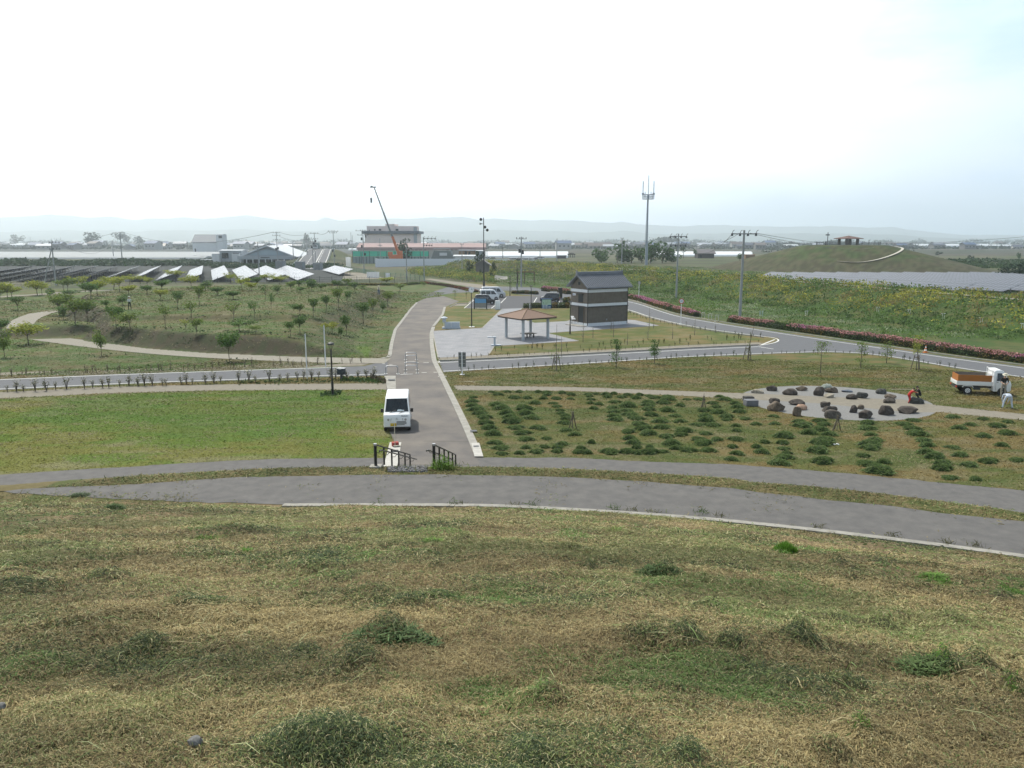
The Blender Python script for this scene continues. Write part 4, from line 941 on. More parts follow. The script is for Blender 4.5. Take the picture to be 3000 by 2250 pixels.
# handrails of the steps down the near bank
def handrail(px, label, side, mir):
    x0, y0 = P(px, 1366, ZP+.02)
    a = R(1.5); d = Vector((math.sin(a), math.cos(a))); n = 6
    t = thing('handrail', label, 'handrail', (x0, y0, 0))
    st = [0, 1.62, 3.24, 4.86, 6.48, 7.9]
    zf = lambda s: max(0.0, ZP-max(0, s-.6)*.352)+.02
    top = lambda s: ZP+.84-.325*max(0, s-.0)+.0
    for i, s in enumerate(st):
        m_ = MB().cyl((d.x*s, d.y*s, min(zf(s), top(s)-.3)-.05), (d.x*s, d.y*s, top(s)), .055 if i == 0 else .035, n=10); m_.build('post', black, t, smooth=True)
    P3 = lambda s, z, o=0: (d.x*s+o, d.y*s, z)
    MB().tube([P3(0, top(0)), P3(7.9, top(7.9))], .030, 8).build('top_rail', black, t, smooth=True)
    o = .22*mir; q = lambda s: top(s)-.20
    lr = MB().tube([P3(-.35, q(0)+.06, o), P3(.1, q(.1), o), P3(7.9, q(7.9), o), P3(8.5, q(8.5), o)], .028, 8).build('lower_rail', black, t, smooth=True)
    br = MB()
    for s in st: br.tube([P3(s, q(s)-.12), P3(s, q(s)-.11, o*.6), P3(s, q(s), o)], .012, 6)
    br.build('rail_bracket', black, t)
    MB().cyl(P3(0, top(0)-.03), P3(0, top(0)+.04), .065, n=12).build('post_cap', steel, t)
    if mir > 0: MB().box((0, 0, ZP+.0), (.42, .42, .10)).build('footing', concrete, t)
handrail(1101, 'black handrail left of the steps down to the road', -1, 1); handrail(1272, 'black handrail right of the steps with grass at its foot', 1, -1)
# steps under the gravel crest
t = thing('stone_steps', 'concrete steps running down the near bank between the two handrails', 'steps', (0, 0, 0))
x0, y0 = P(1101, 1366, ZP); x1, _ = P(1272, 1366, ZP); mb = MB()
for k in range(14):
    s = 1.3+k*.45; z = ZP-.22-.365*(s-.6)
    if z > .05: mb.box(((x0+x1)/2+.026*s, y0+s, z/2), (x1-x0-.3, .45, z+.06))
mb.build('tread', concrete, t)
bl = None
x, y = P(1158, 1308); t = thing('red_box', 'red box lying open on the pale drain slab', 'box', (x, y, .04), R(20)); MB().box((0, 0, .10), (.34, .26, .20)).build('crate', pm('faded_red', (.33, .06, .05), .7), t, bevel=.01); MB().box((.05, -.2, .05), (.35, .16, .03)).build('flap', creamcl, t)
tag(MB().tube([(x+.02, y-.2, .05), (x-.06, y+.32, 1.15)], .02).build('broom_stick', mat('pale_stick', (.5, .45, .35), .7)), 'pale broom stick standing upright against the red box', 'broom')

# ---------------- gazebo
def gazebo(loc, rz, wcol, wroof, hcol, hroof, label, roofm, colm, colr, bench=True, name='gazebo', sq=False):
    t = thing(name, label, 'gazebo', loc, rz); c = wcol/2; e = wroof/2
    for sx in (-1, 1):
        for sy in (-1, 1):
            mb = MB(); (mb.box((sx*c, sy*c, hcol/2), (colr*2, colr*2, hcol)) if sq else mb.cyl((sx*c, sy*c, 0), (sx*c, sy*c, hcol), colr, n=18))
            mb.build('column', colm, t, smooth=not sq)
    ed = pm('roof_fascia', (.045, .03, .022), .6, .1)
    MB().box((0, 0, hcol+.06), (wroof, wroof, .14)).build('fascia', ed, t)
    rf = MB(); z0 = hcol+.135; h = hroof
    rf.add([(-e-.03, -e-.03, z0), (e+.03, -e-.03, z0), (e+.03, e+.03, z0), (-e-.03, e+.03, z0), (0, 0, z0+h)], [[0, 1, 4], [1, 2, 4], [2, 3, 4], [3, 0, 4], [3, 2, 1, 0]])
    r = rf.build('roof', roofm, t); rd = MB()
    for sx in (-1, 1):
        for sy in (-1, 1): rd.tube([(sx*(e+.03), sy*(e+.03), z0+.02), (0, 0, z0+h+.02)], .055, 6)
    rd.cyl((0, 0, z0+h-.1), (0, 0, z0+h+.1), .16, .08, 8)
    rd.build('ridge_tiles', mat('ridge_tan', (.27, .185, .125), .8, .12), r)
    if bench:
        b = MB().box((.45, .35, .44), (1.5, 1.1, .06)).build('table_top', mat('bench_wood', (.19, .16, .125), .8, .15), t, bevel=.01)
        for q in ((.0, .0), (.9, .0), (.0, .75), (.9, .75)): MB().box((q[0]+.0, q[1]-.02, .21), (.1, .1, .42)).build('table_leg', darkmetal, t)
A, B, C_, D = [np.array(P(*q)) for q in ((1526, 998), (1491, 990), (1597, 992), (1560, 981.5))]
cen = (A+B+C_+D)/4; ang = math.atan2(C_[1]-A[1], C_[0]-A[0]); wc = (np.linalg.norm(C_-A)+np.linalg.norm(B-A))/2
roofbr = pm('brown_roof_tiles', (.20, .132, .10), .8, .14, 12, stretch=(1, 1, 4))
gazebo((cen[0], cen[1], .012), ang, 3.3, 4.65, 2.25, .82, 'gazebo with brown hipped roof and round white columns on the plaza', roofbr, pm('column_white', (.42, .45, .47), .7, .05), .16)
print('gazebo', cen, math.degrees(ang), wc, 'kura', P(1720, 957), P(1836, 949), P(1672, 950))
hx, hy = PY(2485, 712, 290)[:2]
gazebo((hx, hy, Hs(hx, hy)-.1), R(12), 4.4, 7.2, 2.3, .95, 'pavilion with shallow brown roof on top of the far mound', pm('reddish_roof', (.14, .085, .075), .85, .1), pm('grey_brown_column', (.12, .11, .105), .8, .1), .38, False, sq=True)

# ---------------- storehouse-style toilet block
def kura():
    c = np.array(P(1720, 957)); r = np.array(P(1836, 949.5)); u = (r-c)/np.linalg.norm(r-c); w = float(np.linalg.norm(r-c)); v = np.array([-u[1], u[0]])
    dd = 3.6
    for k in np.arange(1, 9, .02):
        if proj(*(c+v*k), 0)[0] <= 1672: dd = k; break
    t = thing('storehouse', 'two storey grey plaster storehouse with tiled roof and white bands by the plaza', 'building', (c[0], c[1], .01), math.atan2(u[1], u[0]))
    # local: x along the long wall, y depth, origin near corner
    hE = 4.85; plm = pm('grey_plaster', (.135, .118, .097), .9, .12, 2.2, bump=.1, base2=(.155, .134, .11)); wb = pm('white_plaster_band', (.66, .68, .70), .8, .05)
    rm = pm('grey_roof_tile', (.15, .165, .195), .42, .2, 5, .5)
    W_ = MB(); W_.box((w/2, dd/2, hE/2+.2), (w, dd, hE-.4))
    W_.add([(0, 0, hE), (0, dd, hE), (0, dd/2, hE+1.35), (w, 0, hE), (w, dd, hE), (w, dd/2, hE+1.35)], [[0, 1, 2], [3, 5, 4], [0, 3, 4, 1], [0, 2, 5, 3], [1, 4, 5, 2]])
    wl = W_.build('wall', plm, t)
    def band(z, h, o, m, nm, x0=0, yend=None):
        MB().box((w/2, dd/2, z), (w+o*2, dd+o*2, h)).build(nm, m, t)
    band(.2, .40, .06, wb, 'plinth'); band(2.66, .34, .04, wb, 'white_band'); band(4.40, .36, .04, wb, 'white_band')
    band(2.42, .09, .12, darkmetal, 'ledge')
    for (x, y) in ((0, 0), (w, 0)): MB().cyl((x+(.0 if x else 0), y-.06, .1), (x, y-.06, hE), .045, n=8).build('downpipe', black, t)
    # roof: ridge along x, with tile rolls modelled
    ov, ovx = .50, .42; zr = hE+1.42; sl = (zr-(hE-.02))/(dd/2+ov)
    rf = MB()
    for s in (0, 1):
        y0 = -ov if s == 0 else dd+ov; z0 = hE+.02-.14
        rf.add([(-ovx, y0, z0), (w+ovx, y0, z0), (w+ovx, dd/2, zr), (-ovx, dd/2, zr), (-ovx, y0, z0+.13), (w+ovx, y0, z0+.13), (w+ovx, dd/2, zr+.13), (-ovx, dd/2, zr+.13)],
               [[0, 1, 2, 3], [4, 5, 6, 7], [0, 1, 5, 4], [1, 2, 6, 5], [2, 3, 7, 6], [3, 0, 4, 7]])
    roof = rf.build('roof', rm, t)
    tr = MB(); nx = 25
    for i in range(nx+1):
        x = -ovx+.03+i*(w+2*ovx-.06)/nx
        for s in (0, 1):
            y0 = -ov if s == 0 else dd+ov; z0 = hE+.02
            for k in range(14):
                f0, f1 = k/14, (k+1)/14
                a = (x, y0+(dd/2-y0)*f0, z0+(zr+.13-z0)*f0+.035); b = (x, y0+(dd/2-y0)*f1, z0+(zr+.13-z0)*f1+.005)
                tr.cyl(a, b, .062, .048, 5)
    tr.build('tile_rolls', rm, roof)
    rg = MB().box((w/2, dd/2, zr+.22), (w+2*ovx, .26, .26)).cyl((-ovx, dd/2, zr+.37), (w+ovx, dd/2, zr+.37), .10, n=8)
    for x in (-ovx, w+ovx): rg.box((x, dd/2, zr+.32), (.10, .42, .50), tz=.7)
    rg.build('ridge', rm, roof)
    # left gable: door, window, attic window, sign (on x = 0 face, y runs away)
    dk = pm('dark_opening', (.018, .024, .026), .5, .1)
    def front(y, z, wy, h, m, nm, o=.03, par=None): return MB().box((-o/2, y, z), (o, wy, h)).build(nm, m, par or t)
    d = front(dd*.36, 1.36, dd*.30, 2.15, dk, 'door', .05); front(dd*.36, 2.46, dd*.40, .08, wood, 'door_lintel', .09, d); front(dd*.36-dd*.17, 1.36, .08, 2.2, wood, 'door_jamb', .08, d); front(dd*.36+dd*.17, 1.36, .08, 2.2, wood, 'door_jamb', .08, d)
    q = front(dd*.40, 3.42, dd*.26, .95, dk, 'window', .05); front(dd*.40, 3.97, dd*.34, .10, black, 'window_hood', .22, q); front(dd*.40, 2.90, dd*.30, .08, wood, 'window_sill', .14, q)
    front(dd*.5, 5.30, .42, .38, dk, 'attic_window', .05)
    sg = front(dd*.80, 3.86, .62, .26, white, 'toilet_sign', .06); MB().box((-.064, dd*.80+.2, 3.86), (.008, .10, .16)).box((-.064, dd*.80-.04, 3.86), (.008, .30, .05)).build('sign_marks', mat('sign_blue', (.02, .05, .25), .5), sg)
    MB().box((w*.48, -.025, .75), (.18, .05, .22)).build('vent_cover', conc2, t)
    MB().box((-.55, dd*.45, .02), (1.1, dd*.9, .12)).build('doorstep', concrete, t)
kura()

# ---------------- plaza furniture
x, y = P(1382, 958); t = thing('clock_post', 'round white clock on a thin dark post beside the plaza', 'clock', (x, y, 0), R(-4)); h = (958-842)*mpp(x, y)
MB().cyl((0, 0, 0), (0, 0, h*.48), .075, n=10).cyl((0, 0, h*.48), (0, 0, h-.5), .05, n=10).build('post', pm('brown_black_paint', (.03, .026, .022), .5, .1), t, smooth=True)
MB().cyl((0, 0, 0), (0, 0, .05), .36, n=16).build('foot_plate', white, t)
f = MB().cyl((0, -.06, h-.33), (0, .06, h-.33), .33, n=28).build('clock_face', white, t)
MB().cyl((0, -.04, h-.33), (0, .04, h-.33), .355, n=28).build('clock_rim', steel, f)
hd = MB().tube([(0, -.066, h-.33), (.06, -.066, h-.12)], .014).tube([(0, -.066, h-.33), (.15, -.066, h-.30)], .018)
for k in range(12): a = k*math.pi/6; hd.tube([(.25*math.cos(a), -.064, h-.33+.25*math.sin(a)), (.29*math.cos(a), -.064, h-.33+.29*math.sin(a))], .009)
hd.build('clock_hands', black, f)
x, y = P(1322, 963); s = mpp(x, y); t = thing('stone_monument', 'low pale blue-white stone monument with a small capped pillar at its left', 'monument', (x, y, 0), R(3))
sm = pm('pale_monument_stone', (.45, .50, .56), .6, .05, 2)
MB().box((0, 0, .11), (53*s, .6, .22)).build('base', sm, t, bevel=.02); MB().box((3*s, 0, .52), (44*s, .34, .62)).build('slab', sm, t, bevel=.015); MB().box((0, -.19, .48), (.05, .04, .7)).box((24*s, -.19, .48), (.05, .04, .7)).box((-21*s, -.19, .48), (.05, .04, .7)).build('rib', white, t)
p = MB().box((-20*s, 0, 1.0), (10*s, .36, .42)).build('pillar', sm, t, bevel=.01)
MB().cyl((-20*s, 0, 1.17), (-20*s, 0, 1.34), .22, .44, 12).cyl((-20*s, 0, 1.34), (-20*s, 0, 1.42), .44, .30, 12).cyl((-20*s, 0, 1.42), (-20*s, 0, 1.52), .24, .1, 12).build('lantern_cap', sm, p)
x, y = P(1409, 906); s = mpp(x, y); t = thing('notice_board', 'notice board with sky blue upper and grey lower panel in a dark frame', 'notice board', (x, y, 0), R(-3))
MB().box((-19*s, 0, .85), (.14, .2, 1.70)).build('post', black, t); MB().box((17*s, 0, .85), (.14, .2, 1.70)).build('post', black, t)
MB().box((-1*s, .0, 1.72), (44*s, .34, .08)).build('hood', pm('slate_blue', (.05, .08, .12), .5), t)
MB().box((-1*s, -.03, 1.33), (34*s, .06, .68)).build('blue_panel', pm('sky_blue_panel', (.14, .34, .60), .5, .03), t); MB().box((-1*s, -.03, .60), (34*s, .06, .74)).build('grey_panel', pm('grey_panel', (.27, .27, .26), .6, .04), t)
x, y = P(1458, 907); s = mpp(x, y); t = thing('white_cabinet', 'tall narrow white cabinet with a knob on top beside the parking lot', 'cabinet', (x, y, 0), R(2))
MB().box((0, 0, .72), (15*s, .5, 1.36)).build('cabinet', white, t, bevel=.03); MB().box((4*s, 0, 1.48), (.10, .10, .18)).build('knob', white, t); MB().box((0, 0, .03), (17*s, .6, .07)).build('base', concrete, t)
MB().box((2*s, -.256, .72), (.012, .01, 1.2)).box((-3*s, -.256, .72), (.012, .01, 1.2)).build('door_seam', conc2, t)
x, y = P(1601, 905); s = mpp(x, y); t = thing('map_board', 'pale green park map board with blue picture squares in front of the hedge', 'sign board', (x, y, 0), R(2))
gm = pm('map_green', (.36, .50, .34), .5, .22, 1.6, base2=(.40, .56, .48)); bm_ = mat('sign_blue2', (.03, .10, .24), .5)
MB().box((0, 0, .78), (28*s, .08, 1.46)).build('board', bm_, t); mp_ = MB().box((0, -.045, 1.06), (26.5*s, .02, .86)).build('map_panel', gm, t)
MB().box((0, 0, 1.56), (34*s, .4, .07)).build('hood', bm_, t)
ph = pm('photo_square', (.42, .50, .55), .5, .25, 9)
for r_ in range(3):
    for c_ in range(3):
        if r_ == 0 and c_ == 2: continue
        MB().box(((-8.6+8.6*c_)*s, -.058, .54-.20*r_), (7*s, .02, .155)).build('picture', ph, t)
MB().box((-9*s, -.058, .95), (1.3*s, .01, .2)).build('map_mark', mat('dark_green_mark', (.03, .09, .04), .6), t)
x, y = P(1683, 951); t = thing('reading_board', 'slanted white information board on two grey legs by the storehouse', 'sign board', (x, y, .012), R(8))
s = mpp(x, y)
for q in (-.34, .34): MB().box((q, 0, .38), (.08, .12, .76)).build('leg', conc2, t)
MB().box((0, .02, .88), (.86, .62, .05), rot=Matrix.Rotation(R(38), 3, 'X')).build('panel', white, t); MB().box((-.1, -.04, .87), (.2, .15, .01), rot=Matrix.Rotation(R(38), 3, 'X')).build('figure', conc2, t)
x, y = P(1449, 1012); t = thing('drinking_fountain', 'pale concrete drinking fountain with long basin at the plaza edge', 'fountain', (x, y, .012), R(5))
MB().box((.15, 0, .04), (1.0, .45, .08)).build('base', sm, t, bevel=.01); MB().box((0, 0, .42), (.20, .22, .76)).build('pedestal', sm, t, bevel=.02); MB().box((-.28, 0, .85), (.92, .36, .10)).build('basin', sm, t, bevel=.03); MB().cyl((-.2, 0, .9), (-.2, 0, 1.02), .02).build('tap', steel, t)
x, y = P(1641, 878); t = thing('black_monument', 'polished black upright stone beside the storehouse, pale stone wings', 'monument', (x, y, 0), R(4))
MB().box((0, 0, 1.25), (.75, .3, 1.9)).build('slab', dpaint, t); MB().box((0, 0, .15), (1.6, .9, .3)).build('base', conc2, t); MB().box((-1.2, .1, .9), (1.3, .25, 1.3)).build('wing', pm('pale_stone', (.4, .4, .38), .7), t)
for s_, px in ((0, 1545),): 
    x, y = P(1553, 903); barrier(1553, 904, 'small white hoop at the foot of the car park lamp post', .35, .75, white, R(60), None)
# loudspeaker mast, thin masts with cabinets
x, y = P(1418, 843); t = thing('loudspeaker_mast', 'tall black mast carrying four horn loudspeakers behind the car park', 'mast', (x, y, 0)); s = mpp(x, y); h = 201*s
MB().cyl((0, 0, 0), (0, 0, h*.5), .17, .14, 12).cyl((0, 0, h*.5), (0, 0, h), .12, .09, 12).build('mast', black, t, smooth=True)
MB().box((0, -.2, .9), (.45, .35, 1.1)).build('control_box', darkmetal, t)
for (ox, z, d) in ((-.55, h-.4, (-.2, -1, 0)), (-.65, h-1.35, (-1, -.1, 0)), (.25, h-2.1, (.2, -1, 0)), (.75, h-2.75, (.35, -1, 0))):
    a = Vector((ox, -.1, z)); dv = Vector(d).normalized()
    k = MB().cyl(a-dv*.35, a-dv*.12, .10, .09, 12).cyl(a-dv*.12, a+dv*.16, .08, .24, 16).cyl(a+dv*.16, a+dv*.24, .24, .33, 16); k.tube([(0, 0, z), tuple(a)], .03)
    k.build('horn_speaker', black, t, smooth=True)
x, y = P(1515, 862); t = thing('thin_mast', 'thin black mast with a grey cabinet halfway, beside the concrete pole', 'mast', (x, y, 0)); s = mpp(x, y)
MB().cyl((0, 0, 0), (0, 0, 82*s), .09, .05, 10).build('mast', black, t, smooth=True); MB().box((0, -.15, 24*s), (.42, .3, 14*s)).build('cabinet', conc2, t)
# wooden gate frame
x, y, z = G(1541, 832); t = thing('timber_frame', 'open timber goal-like frame standing in front of the shrub bank', 'frame', (x, y, z)); s = mpp(x, y)
for q in (-24*s, -5*s, 24*s): MB().box((q, 0, 17*s), (.22, .22, 34*s)).build('post', wood, t)
MB().box((0, 0, 35*s), (50*s, .25, .22)).build('beam', mat('red_brown_wood', (.16, .08, .05), .8), t)
# ================================================================ stones, heaps, plants, trees
stone = attrmat('boulder_stone', .9, 0, .3, 2.2, .2, 9.0)
def rock_mesh(seed, col, w=1, d=.8, h=.6):
    g = np.random.default_rng(seed); bm = bmesh.new(); bmesh.ops.create_icosphere(bm, subdivisions=4, radius=1)
    V = np.array([v.co[:] for v in bm.verts]); me = bpy.data.meshes.new('boulder')
    for k in range(11):                       # cut by random planes for broad flat faces
        n = g.normal(size=3); n[2] *= .7; n /= np.linalg.norm(n); c = .62+.25*g.random(); q = V@n
        V = V-np.outer(np.maximum(q-c, 0)*.93, n)
    o = g.random(3)*50; r = np.linalg.norm(V, axis=1); f = fbm(V[:, 0]*1.6+o[0]+V[:, 2]*1.1, V[:, 1]*1.6+o[1]-V[:, 2]*.9, seed)-.5
    f2 = fbm(V[:, 0]*5+o[1]+V[:, 2]*4, V[:, 1]*5+o[2]-V[:, 2]*3, seed+9)-.5
    V = V*(1+f*.35+f2*.10)[:, None]
    V[:, 2] = np.maximum(V[:, 2], -.55)
    mn, mx = V.min(0), V.max(0); V = (V-(mn+mx)/2)/(mx-mn); V[:, 2] += .5
    V *= np.array([w, d, h]); V[:, 2] -= .06*h
    for i, v in enumerate(bm.verts): v.co = V[i]
    bm.to_mesh(me); bm.free(); me.materials.append(stone)
    ca = me.color_attributes.new('Col', 'FLOAT_COLOR', 'POINT'); cc_ = np.array(col)[None, :]*(1+.8*f2+.5*f)[:, None]
    top = np.array([min(c*1.5, .5) for c in col]); 
    c4 = np.ones((len(V), 4), np.float32); c4[:, :3] = np.clip(cc_, .01, .6); ca.data.foreach_set('color', c4.ravel())
    me.polygons.foreach_set('use_smooth', [True]*len(me.polygons))
    try: me.set_sharp_from_angle(angle=R(28))
    except Exception: pass
    return me
dk = (.075, .065, .058); dg = (.07, .072, .068); br = (.13, .105, .082); lt = (.30, .27, .22); gn = (.26, .29, .26); tn = (.30, .20, .145); md = (.105, .092, .08)
ROCKS = [(412, 350, 130, 42, lt, 'low pale-topped boulder at the left end of the far row'), (557, 328, 110, 55, dk, 'dark rough boulder second from the left in the far row'), (738, 368, 145, 62, dk, 'dark blue-grey boulder in the left part of the far row'), (858, 326, 125, 45, br, 'flat-topped brown boulder on the far rim of the gravel circle'),
         (1030, 375, 110, 85, dk, 'tall dark rounded boulder in the cluster of the far row'), (1100, 305, 120, 50, gn, 'pale greenish boulder, farthest one of the circle'), (1150, 345, 130, 55, br, 'curved brown boulder just behind the small tan one'), (1133, 396, 100, 45, lt, 'small tan boulder in front of the tall dark rounded one'),
         (1310, 340, 110, 28, (.12, .14, .17), 'flat blue-grey stone lying low in the far row'), (1350, 410, 120, 50, dk, 'wedge-shaped dark boulder in the middle of the circle'), (1460, 400, 120, 60, dg, 'blocky dark boulder right of the wedge-shaped one'), (1655, 358, 118, 55, dg, 'smooth grey rounded boulder at the right of the far row'),
         (1745, 400, 130, 42, br, 'flat split boulder behind the low rounded one'), (1728, 448, 125, 55, md, 'low rounded olive boulder left of the person in red'), (2010, 455, 150, 66, dg, 'big dark green boulder that the crouching person hides behind'), (585, 452, 110, 55, dk, 'dark notched boulder near the two cut blocks'),
         (605, 530, 180, 95, br, 'large pointed brown boulder at the near left rim'), (812, 470, 155, 60, dk, 'broad dark hollow-topped boulder in the near left group'), (850, 518, 140, 55, tn, 'pinkish tan slab boulder in the near left group'), (805, 578, 95, 90, br, 'upright top-heavy brown boulder at the near rim'),
         (1090, 493, 100, 55, dk, 'dark flat-topped boulder in the middle of the near group'), (1145, 540, 150, 65, dk, 'dark boulder standing directly behind the nearest big one'), (1170, 603, 170, 85, md, 'nearest big arched boulder beside the thin tripod stake'), (1372, 545, 90, 75, dk, 'bucket-shaped dark boulder near the middle'),
         (1440, 508, 70, 45, br, 'small boulder peeping behind the bucket-shaped one'), (1500, 603, 145, 82, dk, 'flat-topped dark red-brown boulder on the near rim'), (1712, 570, 160, 95, dk, 'big domed dark boulder with a deep crease'), (1935, 555, 215, 70, dk, 'longest dark boulder, at the right of the near row')]
for i, (zx, zy, w, h, c, lb) in enumerate(ROCKS):
    px, py = 2100+zx/3.403, 1050+zy/3.403; x, y = P(px, py); s = mpp(x, y)
    W_, H_ = w/3.403*s, h/3.403*s; D_ = W_*(.55+.25*((i*37) % 10)/10)
    H_ = max(H_*1.2-D_*.1, H_*.8)
    o = link('boulder', rock_mesh(100+i, c, W_, D_, H_)); o.location = (x, y+D_*.42, .006); o.rotation_euler = (0, 0, R((i*53) % 24-12))
    tag(o, lb, 'boulder', 'boulders in the gravel circle')
for zx, zy, w, h, c, lb in ((327, 438, 95, 50, (.05, .048, .046), 'dark cut stone block behind the grey cube'), (352, 480, 122, 60, (.15, .155, .17), 'grey cube-shaped cut stone block at the left of the gravel circle')):
    px, py = 2100+zx/3.403, 1050+zy/3.403; x, y = P(px, py); s = mpp(x, y)
    o = MB().box((0, 0, h/3.403*s/2), (w/3.403*s, w/3.403*s*.8, h/3.403*s)).build('stone_block', pm('cut_stone', c, .85, .15, 4), bevel=.02); o.location = (x, y+.3, .006); o.rotation_euler = (0, 0, R(4)); tag(o, lb, 'stone block')
x, y, z = P(572, 2192, 7.75)+(7.75,)
def hillpt(px, py):
    d = ray(px, py)
    for t in np.arange(1.5, 45, .02):
        X, Y, Z = d[0]*t, d[1]*t, CAMZ+d[2]*t
        if Z < float(H(np.array([X]), np.array([Y]))[0]): return X, Y, Z
    return P(px, py)+(0,)
for px, py, w, lb in ((572, 2190, 42, 'fist-sized grey stone lying in the cut grass at the bottom of the photo'), (6, 2082, 26, 'small grey stone at the left edge of the photo in cut grass')):
    X, Y, Z = hillpt(px, py); s = mpp(X, Y, Z); o = link('stone', rock_mesh(300+px, (.17, .17, .165), w*s, w*s*.8, w*s*.62)); o.location = (X, Y, Z+.02); tag(o, lb, 'stone')

# ---------------- cut grass heaps
def heap_mesh(seed):
    g = np.random.default_rng(seed); n = 26; m = 9
    V = []; F = []; C = []
    for j in range(m+1):
        f = j/m
        for i in range(n):
            a = 2*math.pi*i/n; rr = math.cos(f*math.pi/2)**.8; k = 1+.22*math.sin(a*3+seed)+.12*math.sin(a*5+seed*2)
            q = float(fbm(np.array([math.cos(a)*2+seed]), np.array([math.sin(a)*2+f*3]), seed)[0])-.5
            V.append((.44*rr*k*math.cos(a), .34*rr*k*math.sin(a), .24*math.sin(f*math.pi/2)*(1+.6*q)))
    V = np.array(V)
    for j in range(m):
        for i in range(n): F.append((j*n+i, j*n+(i+1) % n, (j+1)*n+(i+1) % n, (j+1)*n+i))
    F.append(tuple((m*n+k*n//4) for k in range(4)))
    C = np.tile(np.array([.045, .075, .028]), (len(V), 1))
    N = 620; a = g.random(N)*2*math.pi; f = g.random(N)**.8; rr = np.cos(f*math.pi/2)**.8
    k = 1+.22*np.sin(a*3+seed)+.12*np.sin(a*5+seed*2); ex = 1+.25*g.random(N)*(f < .3)
    c = np.stack([.45*rr*k*np.cos(a)*ex, .35*rr*k*np.sin(a)*ex, .25*np.sin(f*math.pi/2)+.01], 1)
    hue = g.random((N, 1)); col = np.array([.075, .13, .042])*(1-hue)+np.array([.20, .28, .10])*hue
    col = np.where(g.random((N, 1)) < .07, np.array([.26, .28, .15]), col)
    v2, f2, c2 = quads(c, .075, col, up=.4, elong=1.3, seed=seed, thin=.22)
    me = npmesh('grass_heap', np.vstack([V, v2]), np.vstack([np.array(F), f2+len(V)]), leafm, np.vstack([C, c2])); return me
HM = [heap_mesh(s) for s in range(1, 8)]
H1 = [(418, 445, 50), (300, 480, 55), (290, 508, 85), (295, 535, 85), (322, 563, 105), (345, 590, 90), (375, 615, 90), (378, 653, 95), (400, 683, 95), (430, 722, 100), (445, 780, 105), (480, 815, 105), (487, 850, 75), (520, 445, 50), (460, 463, 70), (450, 533, 90), (490, 556, 105), (515, 585, 95), (540, 612, 90), (555, 645, 115), (580, 682, 105), (620, 718, 110), (645, 758, 100), (642, 808, 60), (603, 845, 70), (600, 445, 45), (568, 485, 70), (650, 485, 55), (627, 560, 105), (640, 590, 100), (680, 617, 110), (725, 685, 110), (778, 750, 60), (762, 805, 60), (715, 838, 90), (722, 445, 45), (775, 450, 60), (780, 465, 55), (758, 488, 55), (705, 520, 70), (820, 520, 60), (845, 540, 60), (860, 565, 55), (870, 585, 60), (900, 600, 65), (905, 620, 70), (895, 650, 80), (840, 490, 60), (877, 452, 50), (935, 465, 55), (933, 490, 50), (900, 695, 80), (960, 725, 90), (880, 785, 80), (850, 810, 70), (845, 835, 70), (1000, 815, 60), (985, 840, 80), (1040, 842, 65), (1070, 775, 50),
      (1048, 460, 50), (1098, 458, 45), (1055, 472, 45), (1065, 495, 55), (1062, 518, 50), (1118, 525, 55), (1087, 553, 60), (1160, 460, 55), (1215, 458, 45), (1175, 478, 55), (1220, 513, 80), (1205, 548, 75), (1215, 575, 85), (1213, 603, 85), (1230, 628, 95), (1305, 465, 55), (1265, 480, 60), (1380, 465, 45), (1355, 485, 65), (1310, 540, 100), (1300, 568, 85), (1320, 596, 100), (1360, 622, 100), (1380, 658, 95), (1405, 688, 105), (1310, 708, 90), (1440, 720, 105), (1315, 750, 90), (1345, 780, 95), (1365, 810, 60),
      (1440, 470, 50), (1480, 485, 80), (1565, 480, 80), (1570, 495, 90), (1440, 515, 80), (1440, 535, 85), (1540, 520, 85), (1440, 562, 80), (1455, 598, 85), (1560, 570, 90), (1618, 602, 80), (1645, 638, 90), (1520, 640, 110), (1530, 680, 100), (1560, 740, 95), (1650, 728, 85), (1670, 705, 110), (1590, 785, 110), (1620, 815, 85), (1650, 535, 60), (1690, 495, 50), (1770, 495, 70), (1700, 830, 110), (1830, 830, 100), (1980, 885, 80), (2020, 850, 90), (1190, 843, 110), (1300, 840, 100), (1370, 845, 70), (1450, 845, 110), (1535, 835, 70), (1445, 800, 50),
      (1900, 475, 60), (1940, 498, 90), (1860, 520, 70), (1880, 543, 55), (1800, 570, 80), (1890, 583, 95), (1810, 605, 80), (1820, 635, 100), (1760, 660, 85), (1855, 665, 100), (1810, 718, 80), (1770, 760, 100), (1800, 785, 120), (1885, 758, 80), (2000, 520, 70), (2020, 545, 80), (2035, 578, 80), (1950, 610, 80), (1950, 628, 70), (2070, 622, 70), (2140, 655, 70), (2010, 665, 60), (2015, 698, 60), (2010, 758, 90), (1985, 805, 60), (2195, 775, 60), (2140, 805, 60), (2180, 840, 90)]
